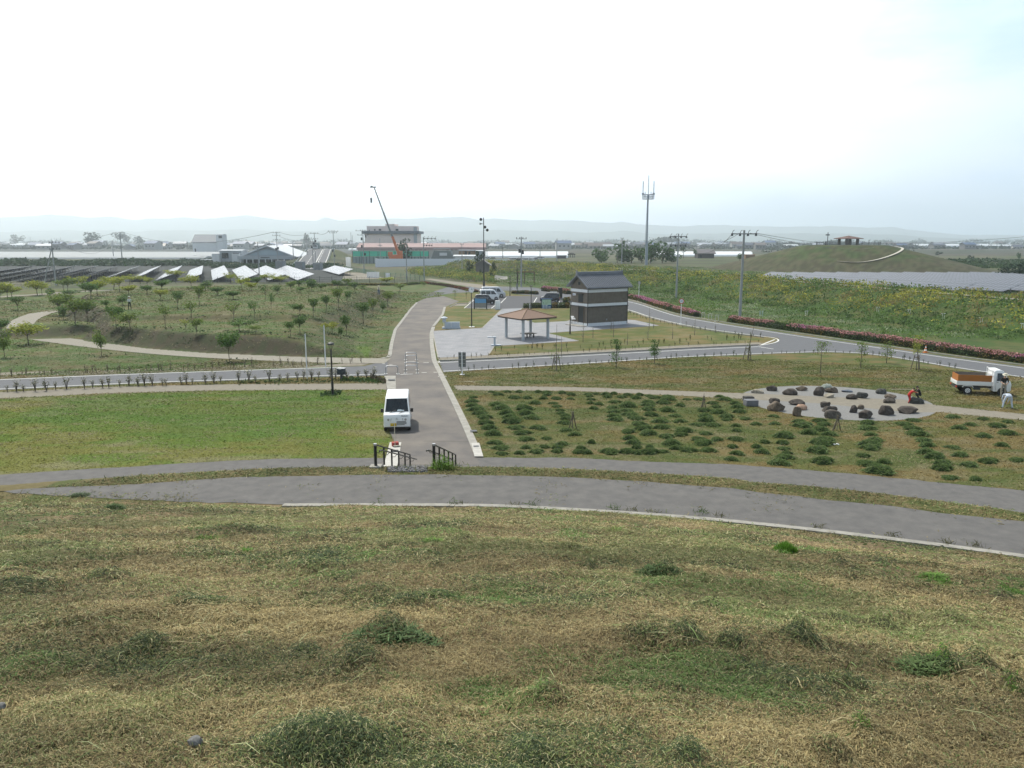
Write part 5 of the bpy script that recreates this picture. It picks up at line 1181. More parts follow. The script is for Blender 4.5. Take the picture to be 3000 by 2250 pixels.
H2 = [(195, 65, 90), (200, 125, 95), (400, 110, 110), (440, 148, 160), (565, 105, 110), (600, 135, 110), (570, 175, 120), (480, 203, 130), (285, 233, 150), (265, 285, 90), (275, 330, 100), (300, 365, 80), (285, 403, 140), (245, 453, 160), (650, 215, 120), (620, 265, 140), (590, 295, 160), (560, 355, 170), (600, 445, 170), (955, 125, 110), (955, 165, 140), (980, 215, 110), (1020, 262, 130), (990, 300, 170), (985, 330, 150), (920, 390, 100), (945, 460, 140), (1020, 475, 120), (1090, 440, 110), (1075, 530, 200), (1335, 100, 110), (1255, 133, 120), (1320, 170, 130), (1365, 215, 160), (1410, 265, 120), (1440, 305, 130), (1435, 360, 140), (1515, 405, 160), (1575, 455, 130), (1570, 500, 150), (1630, 570, 130), (1650, 72, 110), (1700, 162, 120), (1795, 135, 100), (1895, 88, 80), (2095, 112, 80), (2010, 150, 120), (2095, 210, 130), (1900, 230, 110), (2050, 305, 100), (1650, 320, 110), (1715, 385, 140), (1790, 465, 140), (1950, 440, 160), (2170, 425, 110), (1830, 580, 90)]
heaps = [(1250+a/2.212, 950+b/2.212, c/2.212) for a, b, c in H1]+[(2200+a/2.765, 1200+b/2.765, c/2.765) for a, b, c in H2]
zones = [(1330, 'next to the drain slab'), (1400, 'in the second column'), (1480, 'left of the forked sapling'), (1560, 'below the forked dead sapling'), (1640, 'right of the forked sapling'), (1740, 'in the left-middle lawn'), (1830, 'in the dense middle patch'), (1920, 'right of the dense patch'), (2000, 'below the thin stakes'), (2080, 'below the tallest heaps'), (2170, 'left of the stone blocks'), (2290, 'below the stone blocks'), (2440, 'below the tripod stakes'), (2600, 'below the domed boulder'), (2760, 'below the longest boulder'), (2880, 'below the pickup truck'), (3100, 'below the bent person')]
bz = {}
for i, h in enumerate(heaps):
    z = next(k for k, q in enumerate(zones) if h[0] < q[0]); bz.setdefault(z, []).append(i)
sizes = ['small', 'medium-sized', 'broad']
for z, L in bz.items():
    L.sort(key=lambda i: -heaps[i][1])
    for k, i in enumerate(L):
        px, py, w = heaps[i]; x, y = P(px, py); s = mpp(x, y); W_ = w*s*1.1; me = HM[i % 7]
        o = link('grass_heap', me); o.location = (x, y+W_*.25, 0); hz = (.8+.5*((i*31) % 10)/10)
        o.scale = (W_, W_*(.75+.3*((i*17) % 7)/7), max(W_*.85, .62)*hz); o.rotation_euler = (0, 0, R((i*47) % 50-25))
        tag(o, '%s heap of cut grass %s, %s from the front' % (sizes[0 if w < 28 else 2 if w > 44 else 1], zones[z][1], ORD[k]), 'grass heap', 'heaps of cut grass raked up on the right lawn')

# ---------------- trees
def tube_mesh(paths, n=6):
    mb = MB()
    for pts, r0, r1 in paths:
        k = len(pts)-1
        for i in range(k): mb.cyl(pts[i], pts[i+1], r0+(r1-r0)*i/k, r0+(r1-r0)*(i+1)/k, n)
    return mb
def young_tree(seed, style):
    """unit height; returns (trunk mesh, crown mesh)"""
    g = np.random.default_rng(seed); paths = []; tips = []
    th = {'dome': .42, 'vase': .38, 'flat': .50, 'bush': .30, 'sparse': .45}[style]
    bx, by = g.normal(0, .02, 2)
    paths.append(([(0, 0, -.03), (bx, by, th*.5), (bx*1.6, by*1.5, th)], .017, .011))
    nb = {'dome': 9, 'vase': 8, 'flat': 8, 'bush': 9, 'sparse': 6}[style]
    for k in range(nb):
        a = 2*math.pi*k/nb+g.random()*.8; z0 = th*(.78+.3*g.random())
        R_ = {'dome': .34, 'vase': .30, 'flat': .42, 'bush': .28, 'sparse': .34}[style]*(.65+.5*g.random())
        zt = {'dome': .72+.2*g.random(), 'vase': .86+.12*g.random(), 'flat': .66+.28*g.random(), 'bush': .5+.4*g.random(), 'sparse': .78+.2*g.random()}[style]
        p0 = (bx*1.4, by*1.4, min(z0, th)); p2 = (R_*math.cos(a), R_*math.sin(a), zt); p1 = (p2[0]*.45, p2[1]*.45, p0[2]+(zt-p0[2])*.62)
        paths.append(([p0, p1, p2], .008, .003)); tips += [(p1, .35), (p2, .6), (((p1[0]+p2[0])/2, (p1[1]+p2[1])/2, (p1[2]+p2[2])/2), .5)]
    tips.append(((bx, by, .93 if style != 'flat' else .88), .5))
    C = []; cn = {'dome': 34, 'vase': 26, 'flat': 30, 'bush': 32, 'sparse': 15}[style]; shade = []
    for (p, q) in tips:
        m = int(cn*(.25+1.4*g.random())); c = np.array(p)+g.normal(size=(m, 3))*np.array([.09, .09, .065])*(1 if style != 'sparse' else .75)
        C.append(c); shade.append(np.full(m, .75+.5*g.random()))
    C = np.vstack(C); C[:, 0] += .10*g.normal()*C[:, 2]; C[:, 2] = np.minimum(C[:, 2], 1.0+.04*g.random(len(C))); sh = np.concatenate(shade)*(.8+.4*g.random(len(C)))
    return tube_mesh(paths).mesh('trunk', bark), C, sh
GREEN = {'d': np.array([.095, .17, .05]), 'y': np.array([.26, .30, .055]), 'm': np.array([.14, .205, .05])}
TV = {}
for si, st in enumerate(('dome', 'vase', 'flat', 'bush', 'sparse')):
    for v in range(3):
        tm, C, sh = young_tree(10*si+v+1, st)
        for ck_ in 'dym':
            g = np.random.default_rng(si*7+v); col = GREEN[ck_]*sh[:, None]; col = np.where(g.random((len(C), 1)) < .18, col*np.array([1.5, 1.3, 1.1]), col)
            V, F, c = quads(C, .044, col, up=.6, seed=si+v*3, thin=.55)
            TV[(st, ck_, v)] = (tm, npmesh('crown', V, F, leafm, c))
TA = [(68, 305, 150, 150, 'dy'), (108, 290, 188, 140, 'dy'), (348, 275, 135, 150, 'fy'), (390, 265, 145, 110, 'fy'), (595, 235, 120, 115, 'fm'), (622, 235, 112, 115, 'dm'), (470, 292, 205, 90, 'bd'), (170, 412, 285, 115, 'vd'), (770, 220, 90, 130, 'fy'), (840, 302, 150, 150, 'dd'), (900, 275, 130, 140, 'dy'), (645, 292, 225, 135, 'dd'), (550, 457, 252, 190, 'dm'), (590, 497, 360, 85, 'bd'), (697, 532, 305, 190, 'dm'), (815, 517, 310, 150, 'dd'), (1050, 215, 98, 160, 'fy'), (1110, 238, 95, 130, 'fy'), (1200, 175, 75, 110, 'fy'), (1190, 265, 178, 130, 'dy'), (1300, 165, 90, 75, 'fy'), (1370, 185, 105, 85, 'dy'), (1365, 262, 175, 95, 'dd'), (1135, 362, 262, 105, 'bd'), (985, 405, 320, 95, 'vd'), (1075, 567, 365, 130, 'dd'), (1210, 602, 425, 180, 'fm'), (1530, 572, 360, 120, 'sm'), (1500, 232, 125, 130, 'dd'), (1475, 320, 220, 120, 'dy'), (1650, 395, 235, 100, 'vd'), (1635, 135, 35, 130, 'fy'), (1770, 208, 82, 130, 'fy'), (1905, 225, 130, 110, 'bd'), (1850, 362, 190, 100, 'vm'), (2012, 275, 195, 95, 'dd'), (1772, 492, 325, 120, 'sm'), (1725, 602, 490, 95, 'sy'), (1810, 640, 490, 110, 'vm'), (2140, 160, 60, 80, 'fy'), (2160, 310, 230, 110, 'dd'), (2165, 522, 330, 150, 'sm'), (45, 847, 605, 110, 'bm'), (12, 640, 490, 120, 'dd'), (268, 732, 530, 230, 'fy'), (940, 828, 580, 105, 'bm'), (2125, 882, 605, 165, 'dd'), (5, 300, 215, 80, 'dm')]
TB = [(345, 157, 30, 100, 'fy'), (432, 167, 85, 100, 'dy'), (497, 125, 38, 90, 'dd'), (572, 90, 0, 95, 'fy'), (562, 245, 105, 75, 'sd'), (620, 373, 175, 60, 'sd'), (120, 205, 130, 90, 'dd'), (265, 245, 165, 120, 'dd'), (460, 417, 260, 95, 'sd'), (325, 545, 425, 190, 'fd'), (470, 565, 485, 110, 'fm'), (677, 195, 112, 80, 'bd'), (690, 105, 18, 115, 'fy'), (797, 165, 75, 85, 'dm'), (870, 155, 70, 75, 'dd'), (882, 185, 130, 75, 'dd'), (990, 168, 55, 110, 'bd'), (1078, 165, 100, 90, 'dd'), (1228, 148, 65, 90, 'dd'), (1320, 135, 55, 85, 'vm'), (1395, 185, 85, 80, 'dd'), (1460, 148, 110, 65, 'dm'), (1680, 108, 38, 120, 'dy'), (1795, 172, 105, 120, 'vm'), (1695, 312, 175, 105, 'vm'), (1238, 332, 155, 100, 'vm'), (1325, 292, 170, 80, 'vd'), (1130, 362, 212, 85, 'vd'), (1010, 412, 245, 90, 'vd'), (885, 395, 288, 120, 'dd'), (1555, 412, 240, 90, 'vm'), (1465, 477, 280, 120, 'vd'), (1645, 362, 265, 65, 'bd'), (885, 562, 395, 110, 'dd'), (797, 592, 455, 95, 'vd'), (1180, 555, 452, 115, 'fy'), (1312, 577, 400, 100, 'vd'), (1257, 592, 495, 60, 'bd'), (2030, 118, 82, 60, 'bm')]
trees = [(a/3.16, 780+b/3.16, 780+c/3.16, d/3.16, k) for a, b, c, d, k in TA]+[(600+a/3.16, 800+b/3.16, 800+c/3.16, d/3.16, k) for a, b, c, d, k in TB]
SN = {'d': 'dome', 'v': 'vase', 'f': 'flat', 'b': 'bush', 's': 'sparse'}
adj = {'d': 'round-crowned', 'v': 'upswept', 'f': 'spreading', 'b': 'low bushy', 's': 'thin sparse'}; cadj = {'d': 'dark green', 'y': 'yellow-green', 'm': 'mid green'}
tz = [(70, 'at the left edge'), (150, 'left of the knoll'), (230, 'around the footpath bend'), (320, 'above the small knoll'), (420, 'near the person in white'), (520, 'below the narrow solar tables'), (610, 'left of mid-terrace'), (700, 'in mid-terrace'), (800, 'below the gabled hall'), (900, 'left of the white poles'), (1000, 'behind the lamp post'), (1090, 'right of the lamp post'), (1300, 'beside the long road')]
tb = {}
for i, t_ in enumerate(trees): tb.setdefault(next(k for k, q in enumerate(tz) if t_[0] < q[0]), []).append(i)
for z, L in tb.items():
    L.sort(key=lambda i: -trees[i][1])
    for k, i in enumerate(L):
        px, py, pt, w, kd = trees[i]; x, y, zz = G(px, py); s = mpp(x, y, zz); h = (py-pt)*s; tm, cm = TV[(SN[kd[0]], kd[1], i % 3)]
        t = thing('young_tree', '%s %s young tree %s, %s from the front' % (adj[kd[0]], cadj[kd[1]], tz[z][1], ORD[k]), 'tree', (x, y, zz), R((i*77) % 360), 'young trees planted on the left terrace lawn')
        ws = w*s/.70; t.scale = (ws, ws, h); link('trunk', tm, t); link('crown', cm, t)

# planted saplings with stakes on the right lawns and the plaza
def stake_frame(parent, r=.42, h=1.25, n=3):
    mb = MB()
    for k in range(n): a = 2*math.pi*k/n+.5; mb.cyl((r*math.cos(a), r*math.sin(a), 0), (r*.45*math.cos(a), r*.45*math.sin(a), h), .035, n=6)
    for k in range(n):
        a = 2*math.pi*k/n+.5; b = 2*math.pi*(k+1)/n+.5; mb.cyl((r*.55*math.cos(a), r*.55*math.sin(a), h-.18), (r*.55*math.cos(b), r*.55*math.sin(b), h-.18), .028, n=6)
    return mb.build('support_stakes', stakew, parent)
def column_tree(px, py, pt, w, label, ckey, stakes=True, seed=1, dens_=420, fill=(.22, 1.0), name='sapling', lean=0, bare=False, cat='sapling'):
    x, y = P(px, py); s = mpp(x, y); h = (py-pt)*s; W_ = w*s/2; g = np.random.default_rng(seed)
    t = thing(name, label, cat, (x, y, 0)); paths = [([(0, 0, 0), (lean*.3*h, 0, h*.5), (lean*h, 0, h)], .035, .012)]; C = []
    for k in range(12 if not bare else 9):
        z0 = h*(fill[0]+(fill[1]-fill[0])*g.random()*.9); a = g.random()*6.28; r = W_*(.5+.7*g.random())*(1.1-.5*z0/h)
        p2 = (lean*z0+r*math.cos(a), r*math.sin(a), min(z0+.18*h*g.random()+.05*h, h)); paths.append(([(lean*z0*.9, 0, z0), p2], .010, .004)); C.append((p2, r))
    link('trunk', tube_mesh(paths).mesh('trunk', deadwood if bare else bark), t)
    if dens_:
        c = []
        for p, r in C: c.append(np.array(p)*[.75, .75, 1]+g.normal(size=(int(dens_/12), 3))*[W_*.42, W_*.42, h*.05])
        c = np.vstack(c); c[:, 2] = np.clip(c[:, 2], fill[0]*h*.6, h*1.02)
        col = GREEN[ckey]*(.55+.9*g.random((len(c), 1))); V, F, cc_ = quads(c, .055, col, up=.8, seed=seed, thin=.6)
        link('crown', npmesh('crown', V, F, leafm, cc_), t)
    if stakes: stake_frame(t)
column_tree(1805, 1077, 996, 24, 'slender leafy sapling on the lower verge, left one of two alike', 'd', False, 1, 700, (.12, 1))
column_tree(1917, 1066, 996, 26, 'slender leafy sapling on the lower verge, right one of two alike', 'd', False, 2, 800, (.15, 1))
column_tree(2190, 1056, 945, 14, 'leaning leafless sapling in a stake frame near the road fork', 'm', True, 3, 90, (.05, .35), lean=.14)
column_tree(1630, 1085, 950, 26, 'tall bare sapling in a stake frame in front of the gazebo', 'm', True, 4, 90, (.05, .28), bare=True)
column_tree(2403, 1094, 1003, 38, 'sapling with tuft of leaves, first from the left along the right road', 'm', False, 5, 320, (.55, 1))
column_tree(2521, 1077, 1005, 32, 'leafy sapling, second from the left along the right road', 'm', False, 6, 480, (.1, 1))
column_tree(2597, 1064, 1000, 34, 'leafy sapling, third from the left along the right road', 'm', False, 7, 420, (.1, 1))
column_tree(2684, 1084, 985, 26, 'green-topped sapling held by three dark stakes near the cone', 'y', True, 8, 420, (.42, 1))
for k, (px, py, pt, w) in enumerate(((1708, 1003, 945, 26), (1737, 990, 955, 18), (1797, 988, 945, 24), (1902, 962, 900, 30), (1898, 995, 955, 20), (1970, 993, 958, 22), (2035, 982, 935, 26), (2095, 975, 950, 16), (1838, 1010, 975, 14), (1560, 1020, 1002, 12), (1645, 1045, 985, 30), (2010, 955, 940, 14), (1790, 972, 930, 18), (1915, 962, 942, 12))):
    column_tree(px, py, pt, w, 'bare twiggy shrub, %s from the left on the wedge lawn beside the plaza' % ORD[sorted([1708, 1737, 1797, 1902, 1898, 1970, 2035, 2095, 1838, 1560, 1645, 2010, 1790, 1915]).index(px)], 'm', False, 20+k, 0, (.1, .8), name='bare_shrub', bare=True, cat='shrub')
def tripod(px, py, pt, label, seed, w=20):
    x, y = P(px, py); s = mpp(x, y); h = (py-pt)*s; t = thing('stake_tripod', label, 'stakes', (x, y, 0)); mb = MB(); q = w*s/2
    mb.cyl((-q, 0, 0), (q*.15, 0, h*.8), .03, n=6); mb.cyl((q, .1, 0), (0, .05, h*.75), .03, n=6); mb.cyl((0, .35, 0), (0, .05, h*.8), .03, n=6); mb.build('stake', stakew, t)
    link('trunk', tube_mesh([([(0, 0, 0), (-.03, 0, h*.5), (-.1*(seed % 2), 0, h)], .02, .008), ([(0, 0, h*.4), (.14, 0, h*.7)], .01, .004), ([(0, 0, h*.5), (-.15, 0, h*.85)], .01, .004)]).mesh('trunk', deadwood), t)
tripod(1678, 1256, 1192, 'stakes round a forked dead sapling in the heap field', 1, 22); tripod(2061, 1196, 1150, 'thin stakes round a dead sapling beside the gravel path', 2, 14); tripod(2452, 1262, 1205, 'pale tripod stakes standing in front of the nearest boulder', 3, 26)
for px, py, pt, w, l in ((1497, 862, 815, 18, 'small tree beside the far lamp post, left of the thin mast'), (1333, 878, 850, 12, 'thin sapling left of the parked wagons'), (1366, 876, 848, 9, 'thin sapling right beside the clock post')):
    column_tree(px, py, pt, w, l, 'm', False, px, 160, (.25, 1))
x, y = P(1380, 1121); tag(link('dead_branch', tube_mesh([([(x-.5, y+.2, .04), (x, y, .08), (x+.35, y-.3, .03)], .03, .015), ([(x, y, .08), (x+.4, y+.12, .1)], .018, .008), ([(x-.2, y+.1, .06), (x-.1, y+.4, .1)], .014, .006)]).mesh('dead_branch', mat('pale_branch', (.5, .44, .3), .8))), 'pale forked branch lying on the lawn right of the long road', 'branch')
X = P(2449, 1303); o = MB().box((0, 0, .03), (.28, .2, .05)).build('litter', white, bevel=.01); o.location = (X[0], X[1], 0); tag(o, 'scrap of white litter lying among the grass heaps', 'litter')

# ---------------- rows of small roadside saplings
def sprig(seed, leaf, col, fl=None):
    g = np.random.default_rng(seed); paths = []; C = []
    for k in range(6):
        a = g.random()*6.28; r = .05+.12*g.random(); z = .55+.45*g.random(); paths.append(([(0, 0, -.02), (r*.4*math.cos(a), r*.4*math.sin(a), z*.5), (r*math.cos(a), r*math.sin(a), z)], (.017), .007)); C.append((r*math.cos(a), r*math.sin(a), z)); C.append((r*.6*math.cos(a), r*.6*math.sin(a), z*.7))
    tm = tube_mesh(paths, 4).mesh('stems', mat('dark_twig', (.12, .10, .08), .9))
    c = np.repeat(np.array(C), leaf, axis=0); c = c+g.normal(size=c.shape)*[.06, .06, .07]; cl_ = np.array(col)*(.5+g.random((len(c), 1)))
    if fl is not None: cl_ = np.where((g.random((len(c), 1)) < .55) & (c[:, 2:3] > .5), np.array(fl)*(.6+.6*g.random((len(c), 1))), cl_)
    V, F, cc_ = quads(c, .042, cl_, up=.7, seed=seed, thin=.7); n = len(tm.vertices)
    # one mesh: stems + leaves
    tv = np.array([v.co[:] for v in tm.vertices]); qf = [list(p.vertices) for p in tm.polygons if len(p.vertices) == 4]
    return npmesh('roadside_shrub', np.vstack([tv, V]), np.vstack([np.array(qf), F+n]), leafm, np.vstack([np.tile([.12, .10, .08], (n, 1)), cc_]))
SG = {'dark': [sprig(s, 5, (.06, .085, .04)) for s in (1, 2, 3)], 'grn': [sprig(s, 9, (.10, .13, .04)) for s in (4, 5)], 'fl': [sprig(s, 8, (.10, .12, .065), (.42, .39, .31)) for s in (6, 7, 8)], 'pale': [sprig(s, 5, (.14, .12, .08), (.34, .30, .23)) for s in (9, 10)]}
def row(pts, n, kind, h, label, group, seed, jit=.15, wide=1.0):
    A = dens(PL(pts), .2); g = np.random.default_rng(seed); L = np.linspace(0, len(A)-1, n).astype(int)
    for k, i in enumerate(L):
        if g.random() < .08: continue
        me = SG[kind][k % len(SG[kind])]; o = link('roadside_shrub', me); s = h*(.65+.7*g.random()); x, y = A[i][0]+g.normal()*jit, A[i][1]+g.normal()*jit
        o.location = (x, y, Hs(x, y) if y > 60 else 0); o.scale = (s*wide*(.8+.6*g.random()), s*wide, s); o.rotation_euler = (0, 0, g.random()*6.28); tag(o, label, 'shrub', group)
row([(1350, 1089), (1750, 1066), (2000, 1051), (2300, 1037), (2427, 1034), (2521, 1038), (2680, 1060), (2806, 1082), (2790, 1080)], 78, 'dark', .46, 'small dark leafless shrub in the row along the near kerb of the right road', 'row of small shrubs on the near kerb of the right road', 1)
row([(1290, 1052), (1500, 1042), (1750, 1029), (2000, 1014), (2220, 1004)], 52, 'dark', .36, 'small shrub in the stony strip between plaza lawn and right road', 'row of small shrubs in the stony strip', 2)
row([(1445, 1030), (1600, 1020), (1750, 1016), (2000, 1004), (2200, 990)], 40, 'grn', .5, 'small green shrub on the edge of the wedge lawn above the stony strip', 'green shrubs on the edge of the wedge lawn', 3, .5)
row([(1840, 918), (1902, 938), (1994, 960), (2103, 978), (2232, 990)], 30, 'dark', .45, 'small shrub following the curved kerb behind the wedge lawn', 'shrubs along the curved kerb', 4)
row([(0, 1103), (348, 1089), (700, 1077), (875, 1070), (1060, 1063)], 50, 'pale', .6, 'withered shrub in the bare strip along the far side of the left road', 'withered shrubs along the far side of the left road', 5, .25)
row([(0, 1151), (395, 1131), (700, 1122), (897, 1112), (1120, 1107)], 46, 'fl', .72, 'shrub with pale seed heads along the near side of the left road', 'pale-headed shrubs along the near side of the left road', 6, .12, 1.5)
# low plants round the feet of the young trees
def ground_tufts():
    g = np.random.default_rng(77); C = []; K = []
    for i, (px, py, pt, w, kd) in enumerate(trees):
        if py < 880: continue
        x, y, z = G(px, py); m = 26
        a = g.random(m)*6.28; r = 1.0+.35*g.normal(size=m); xx = x+r*np.cos(a)*1.3; yy = y+r*np.sin(a)
        C.append(np.column_stack([xx, yy, H(xx, yy, False)+.08])); K.append(np.tile(np.array([.04, .07, .03]), (m, 1))*(.7+.8*g.random((m, 1))))
    # weed verges
    for (px0, py0, px1, py1, n, col, hh) in ((1000, 1112, 1125, 1118, 500, (.055, .10, .03), .14), (700, 1122, 1000, 1116, 300, (.06, .09, .03), .08), (1085, 1108, 1130, 1120, 240, (.075, .065, .045), .22), (940, 1158, 1000, 1150, 220, (.04, .075, .025), .08)):
        t = g.random(n); px = px0+(px1-px0)*t; py = py0+(py1-py0)*t+g.normal(size=n)*3; A = np.array([P(a, b) for a, b in zip(px, py)])
        C.append(np.column_stack([A, g.random(n)*hh])); K.append(np.tile(np.array(col), (n, 1))*(.6+.9*g.random((n, 1))))
    C = np.vstack(C); K = np.vstack(K); V, F, c = quads(C, .12, K, up=.8, seed=5, thin=.5)
    tag(link('low_plants', npmesh('low_plants', V, F, leafm, c)), 'low plants round tree feet and verges', 'ground cover', kind='stuff')
ground_tufts()

# ---------------- azalea hedges and clipped hedges
def hedge(A, w, h, label, pink, seed, per=170, cat='hedge', side=(.06, .09, .035), topc=(.60, .30, .30), nm='azalea_hedge', z0=None):
    g = np.random.default_rng(seed); A = dens(A, .5); t = thing(nm, label, cat, (0, 0, 0)); n = int(len(A)*.5*per)
    i = g.integers(0, len(A)-1, n); f = g.random(n)[:, None]; c = A[i]*(1-f)+A[i+1]*f; T = (A[i+1]-A[i]); T /= np.linalg.norm(T, axis=1)[:, None]; N_ = np.column_stack([-T[:, 1], T[:, 0]])
    a = g.random(n)*math.pi; hh = h*(.8+.45*fbm(c[:, 0]*.5, c[:, 1]*.5, seed)); o = np.cos(a)*w/2*(.85+.3*g.random(n)); z = np.abs(np.sin(a))**.6*hh*(g.random(n)**.25)
    xy = c+N_*o[:, None]; zb = np.maximum(H(xy[:, 0], xy[:, 1], False), 0); P3 = np.column_stack([xy, z+zb])
    base = np.array(side)*(.6+.8*g.random((n, 1))); base = base*np.where(fbm(c[:, 0]*.3, c[:, 1]*.3, 3)[:, None] > .55, np.array([[1.9, 1.05, .9]]), 1)
    V, F, K = quads(P3, .10, base, up=.9, seed=seed, thin=.7)
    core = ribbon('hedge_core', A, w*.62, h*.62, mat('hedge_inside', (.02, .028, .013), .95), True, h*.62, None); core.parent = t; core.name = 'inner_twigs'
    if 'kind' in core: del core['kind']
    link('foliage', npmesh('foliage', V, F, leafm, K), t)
    if pink:
        m = (z > hh*.60) & (fbm(c[:, 0]*.22, c[:, 1]*.22, seed+5) > .45)
        c2 = P3[m]+[0, 0, .06]; k2 = np.array(topc)*(.5+.75*g.random((m.sum(), 1))); k2 = np.where((fbm(c2[:, 0]*.12, c2[:, 1]*.12, 8)[:, None] > .55), k2*np.array([[1.05, .85, 1.35]]), k2)
        V, F, K = quads(c2, .085, k2, up=.9, seed=seed+1, thin=.8); link('blossom', npmesh('blossom', V, F, leafm, K), t)
hedge(np.array(PL([(1836, 872), (1880, 882), (1930, 898), (1986, 914), (2040, 928)])), 1.4, .8, 'pink azalea hedge between storehouse and the small pale hoops', True, 1)
hedge(np.array(PL([(2140, 942), (2230, 955), (2350, 972), (2585, 1004), (2775, 1032), (3000, 1062), (3250, 1098)])), 1.5, .78, 'long pink azalea hedge running right of the hoops past the cone', True, 2)
hedge(np.array(PL([(1590, 852), (1625, 856), (1668, 862)])), 1.3, 1.0, 'short reddish azalea hedge behind the black car', True, 3)
hedge(np.array(PL([(1534, 903), (1600, 902), (1668, 902)])), .8, .8, 'clipped green hedge behind the map board', False, 4, 260, side=(.09, .12, .04), nm='clipped_hedge')
hedge(np.array(PL([(1655, 893), (1668, 890)])), 1.0, 1.2, 'small bushy hedge piece touching the storehouse corner', False, 5, 260, side=(.08, .11, .035), nm='clipped_hedge')
hedge(np.array(PL([(1500, 860), (1540, 861), (1576, 863)])), .8, .7, 'low clipped hedge beyond the parking asphalt', False, 6, 200, side=(.07, .10, .035), nm='clipped_hedge')
hedge(np.array(PL([(1240, 830), (1300, 837), (1345, 845), (1395, 856)])), 1.4, .5, 'brownish low hedge along the gravel track left of the loudspeaker mast', False, 7, 150, side=(.085, .06, .04), nm='low_hedge')
hedge(np.array(PL([(900, 838), (1050, 836), (1180, 836), (1240, 831)])), 1.8, .55, 'dark green low hedge in front of the green mesh fence', False, 8, 120, side=(.08, .12, .04), nm='low_hedge')
# ================================================================ grass blades, shrub bank
bladem = attrmat('grass_blades', .75, .18, .12, 2.0, .2)
def blades(name, x, y, ln, wd, lift, col, seed, curl=.35, stand=None):
    g = np.random.default_rng(seed); n = len(x); z = H(x, y); th = g.random(n)*2*np.pi
    e = .25; r = np.hypot(x, y); d = np.stack([np.cos(th), np.sin(th)], 1)
    z2 = H(x+d[:, 0]*ln, y+d[:, 1]*ln); tilt = (z2-z)
    lf = lift*g.random(n)**1.6; up = np.abs(g.normal(size=n))*ln*.22
    if stand is not None: up = np.where(stand, ln*(.5+.5*g.random(n)), up)
    w = np.stack([-d[:, 1], d[:, 0]], 1)*(wd/2)[:, None]
    a = np.stack([x, y, z+.004+lf], 1); b = np.stack([x+d[:, 0]*ln*.5, y+d[:, 1]*ln*.5, z+tilt*.5+lf+up*.75+.008], 1)
    cv = g.normal(size=n)*curl*ln
    c = np.stack([x+d[:, 0]*ln+w[:, 0]/(wd/2+1e-9)*cv, y+d[:, 1]*ln+w[:, 1]/(wd/2+1e-9)*cv, z+tilt+lf+up*.6+.004], 1)
    W3 = np.column_stack([w, g.normal(size=n)*wd*.25])
    V = np.stack([a-W3, a+W3, b+W3, b-W3, c+W3*.4, c-W3*.4], 1).reshape(-1, 3)
    i = np.arange(n)*6; F = np.concatenate([np.stack([i, i+1, i+2, i+3], 1), np.stack([i+3, i+2, i+4, i+5], 1)])
    o = link(name, npmesh(name, V, F, bladem, np.repeat(col, 6, axis=0))); return o
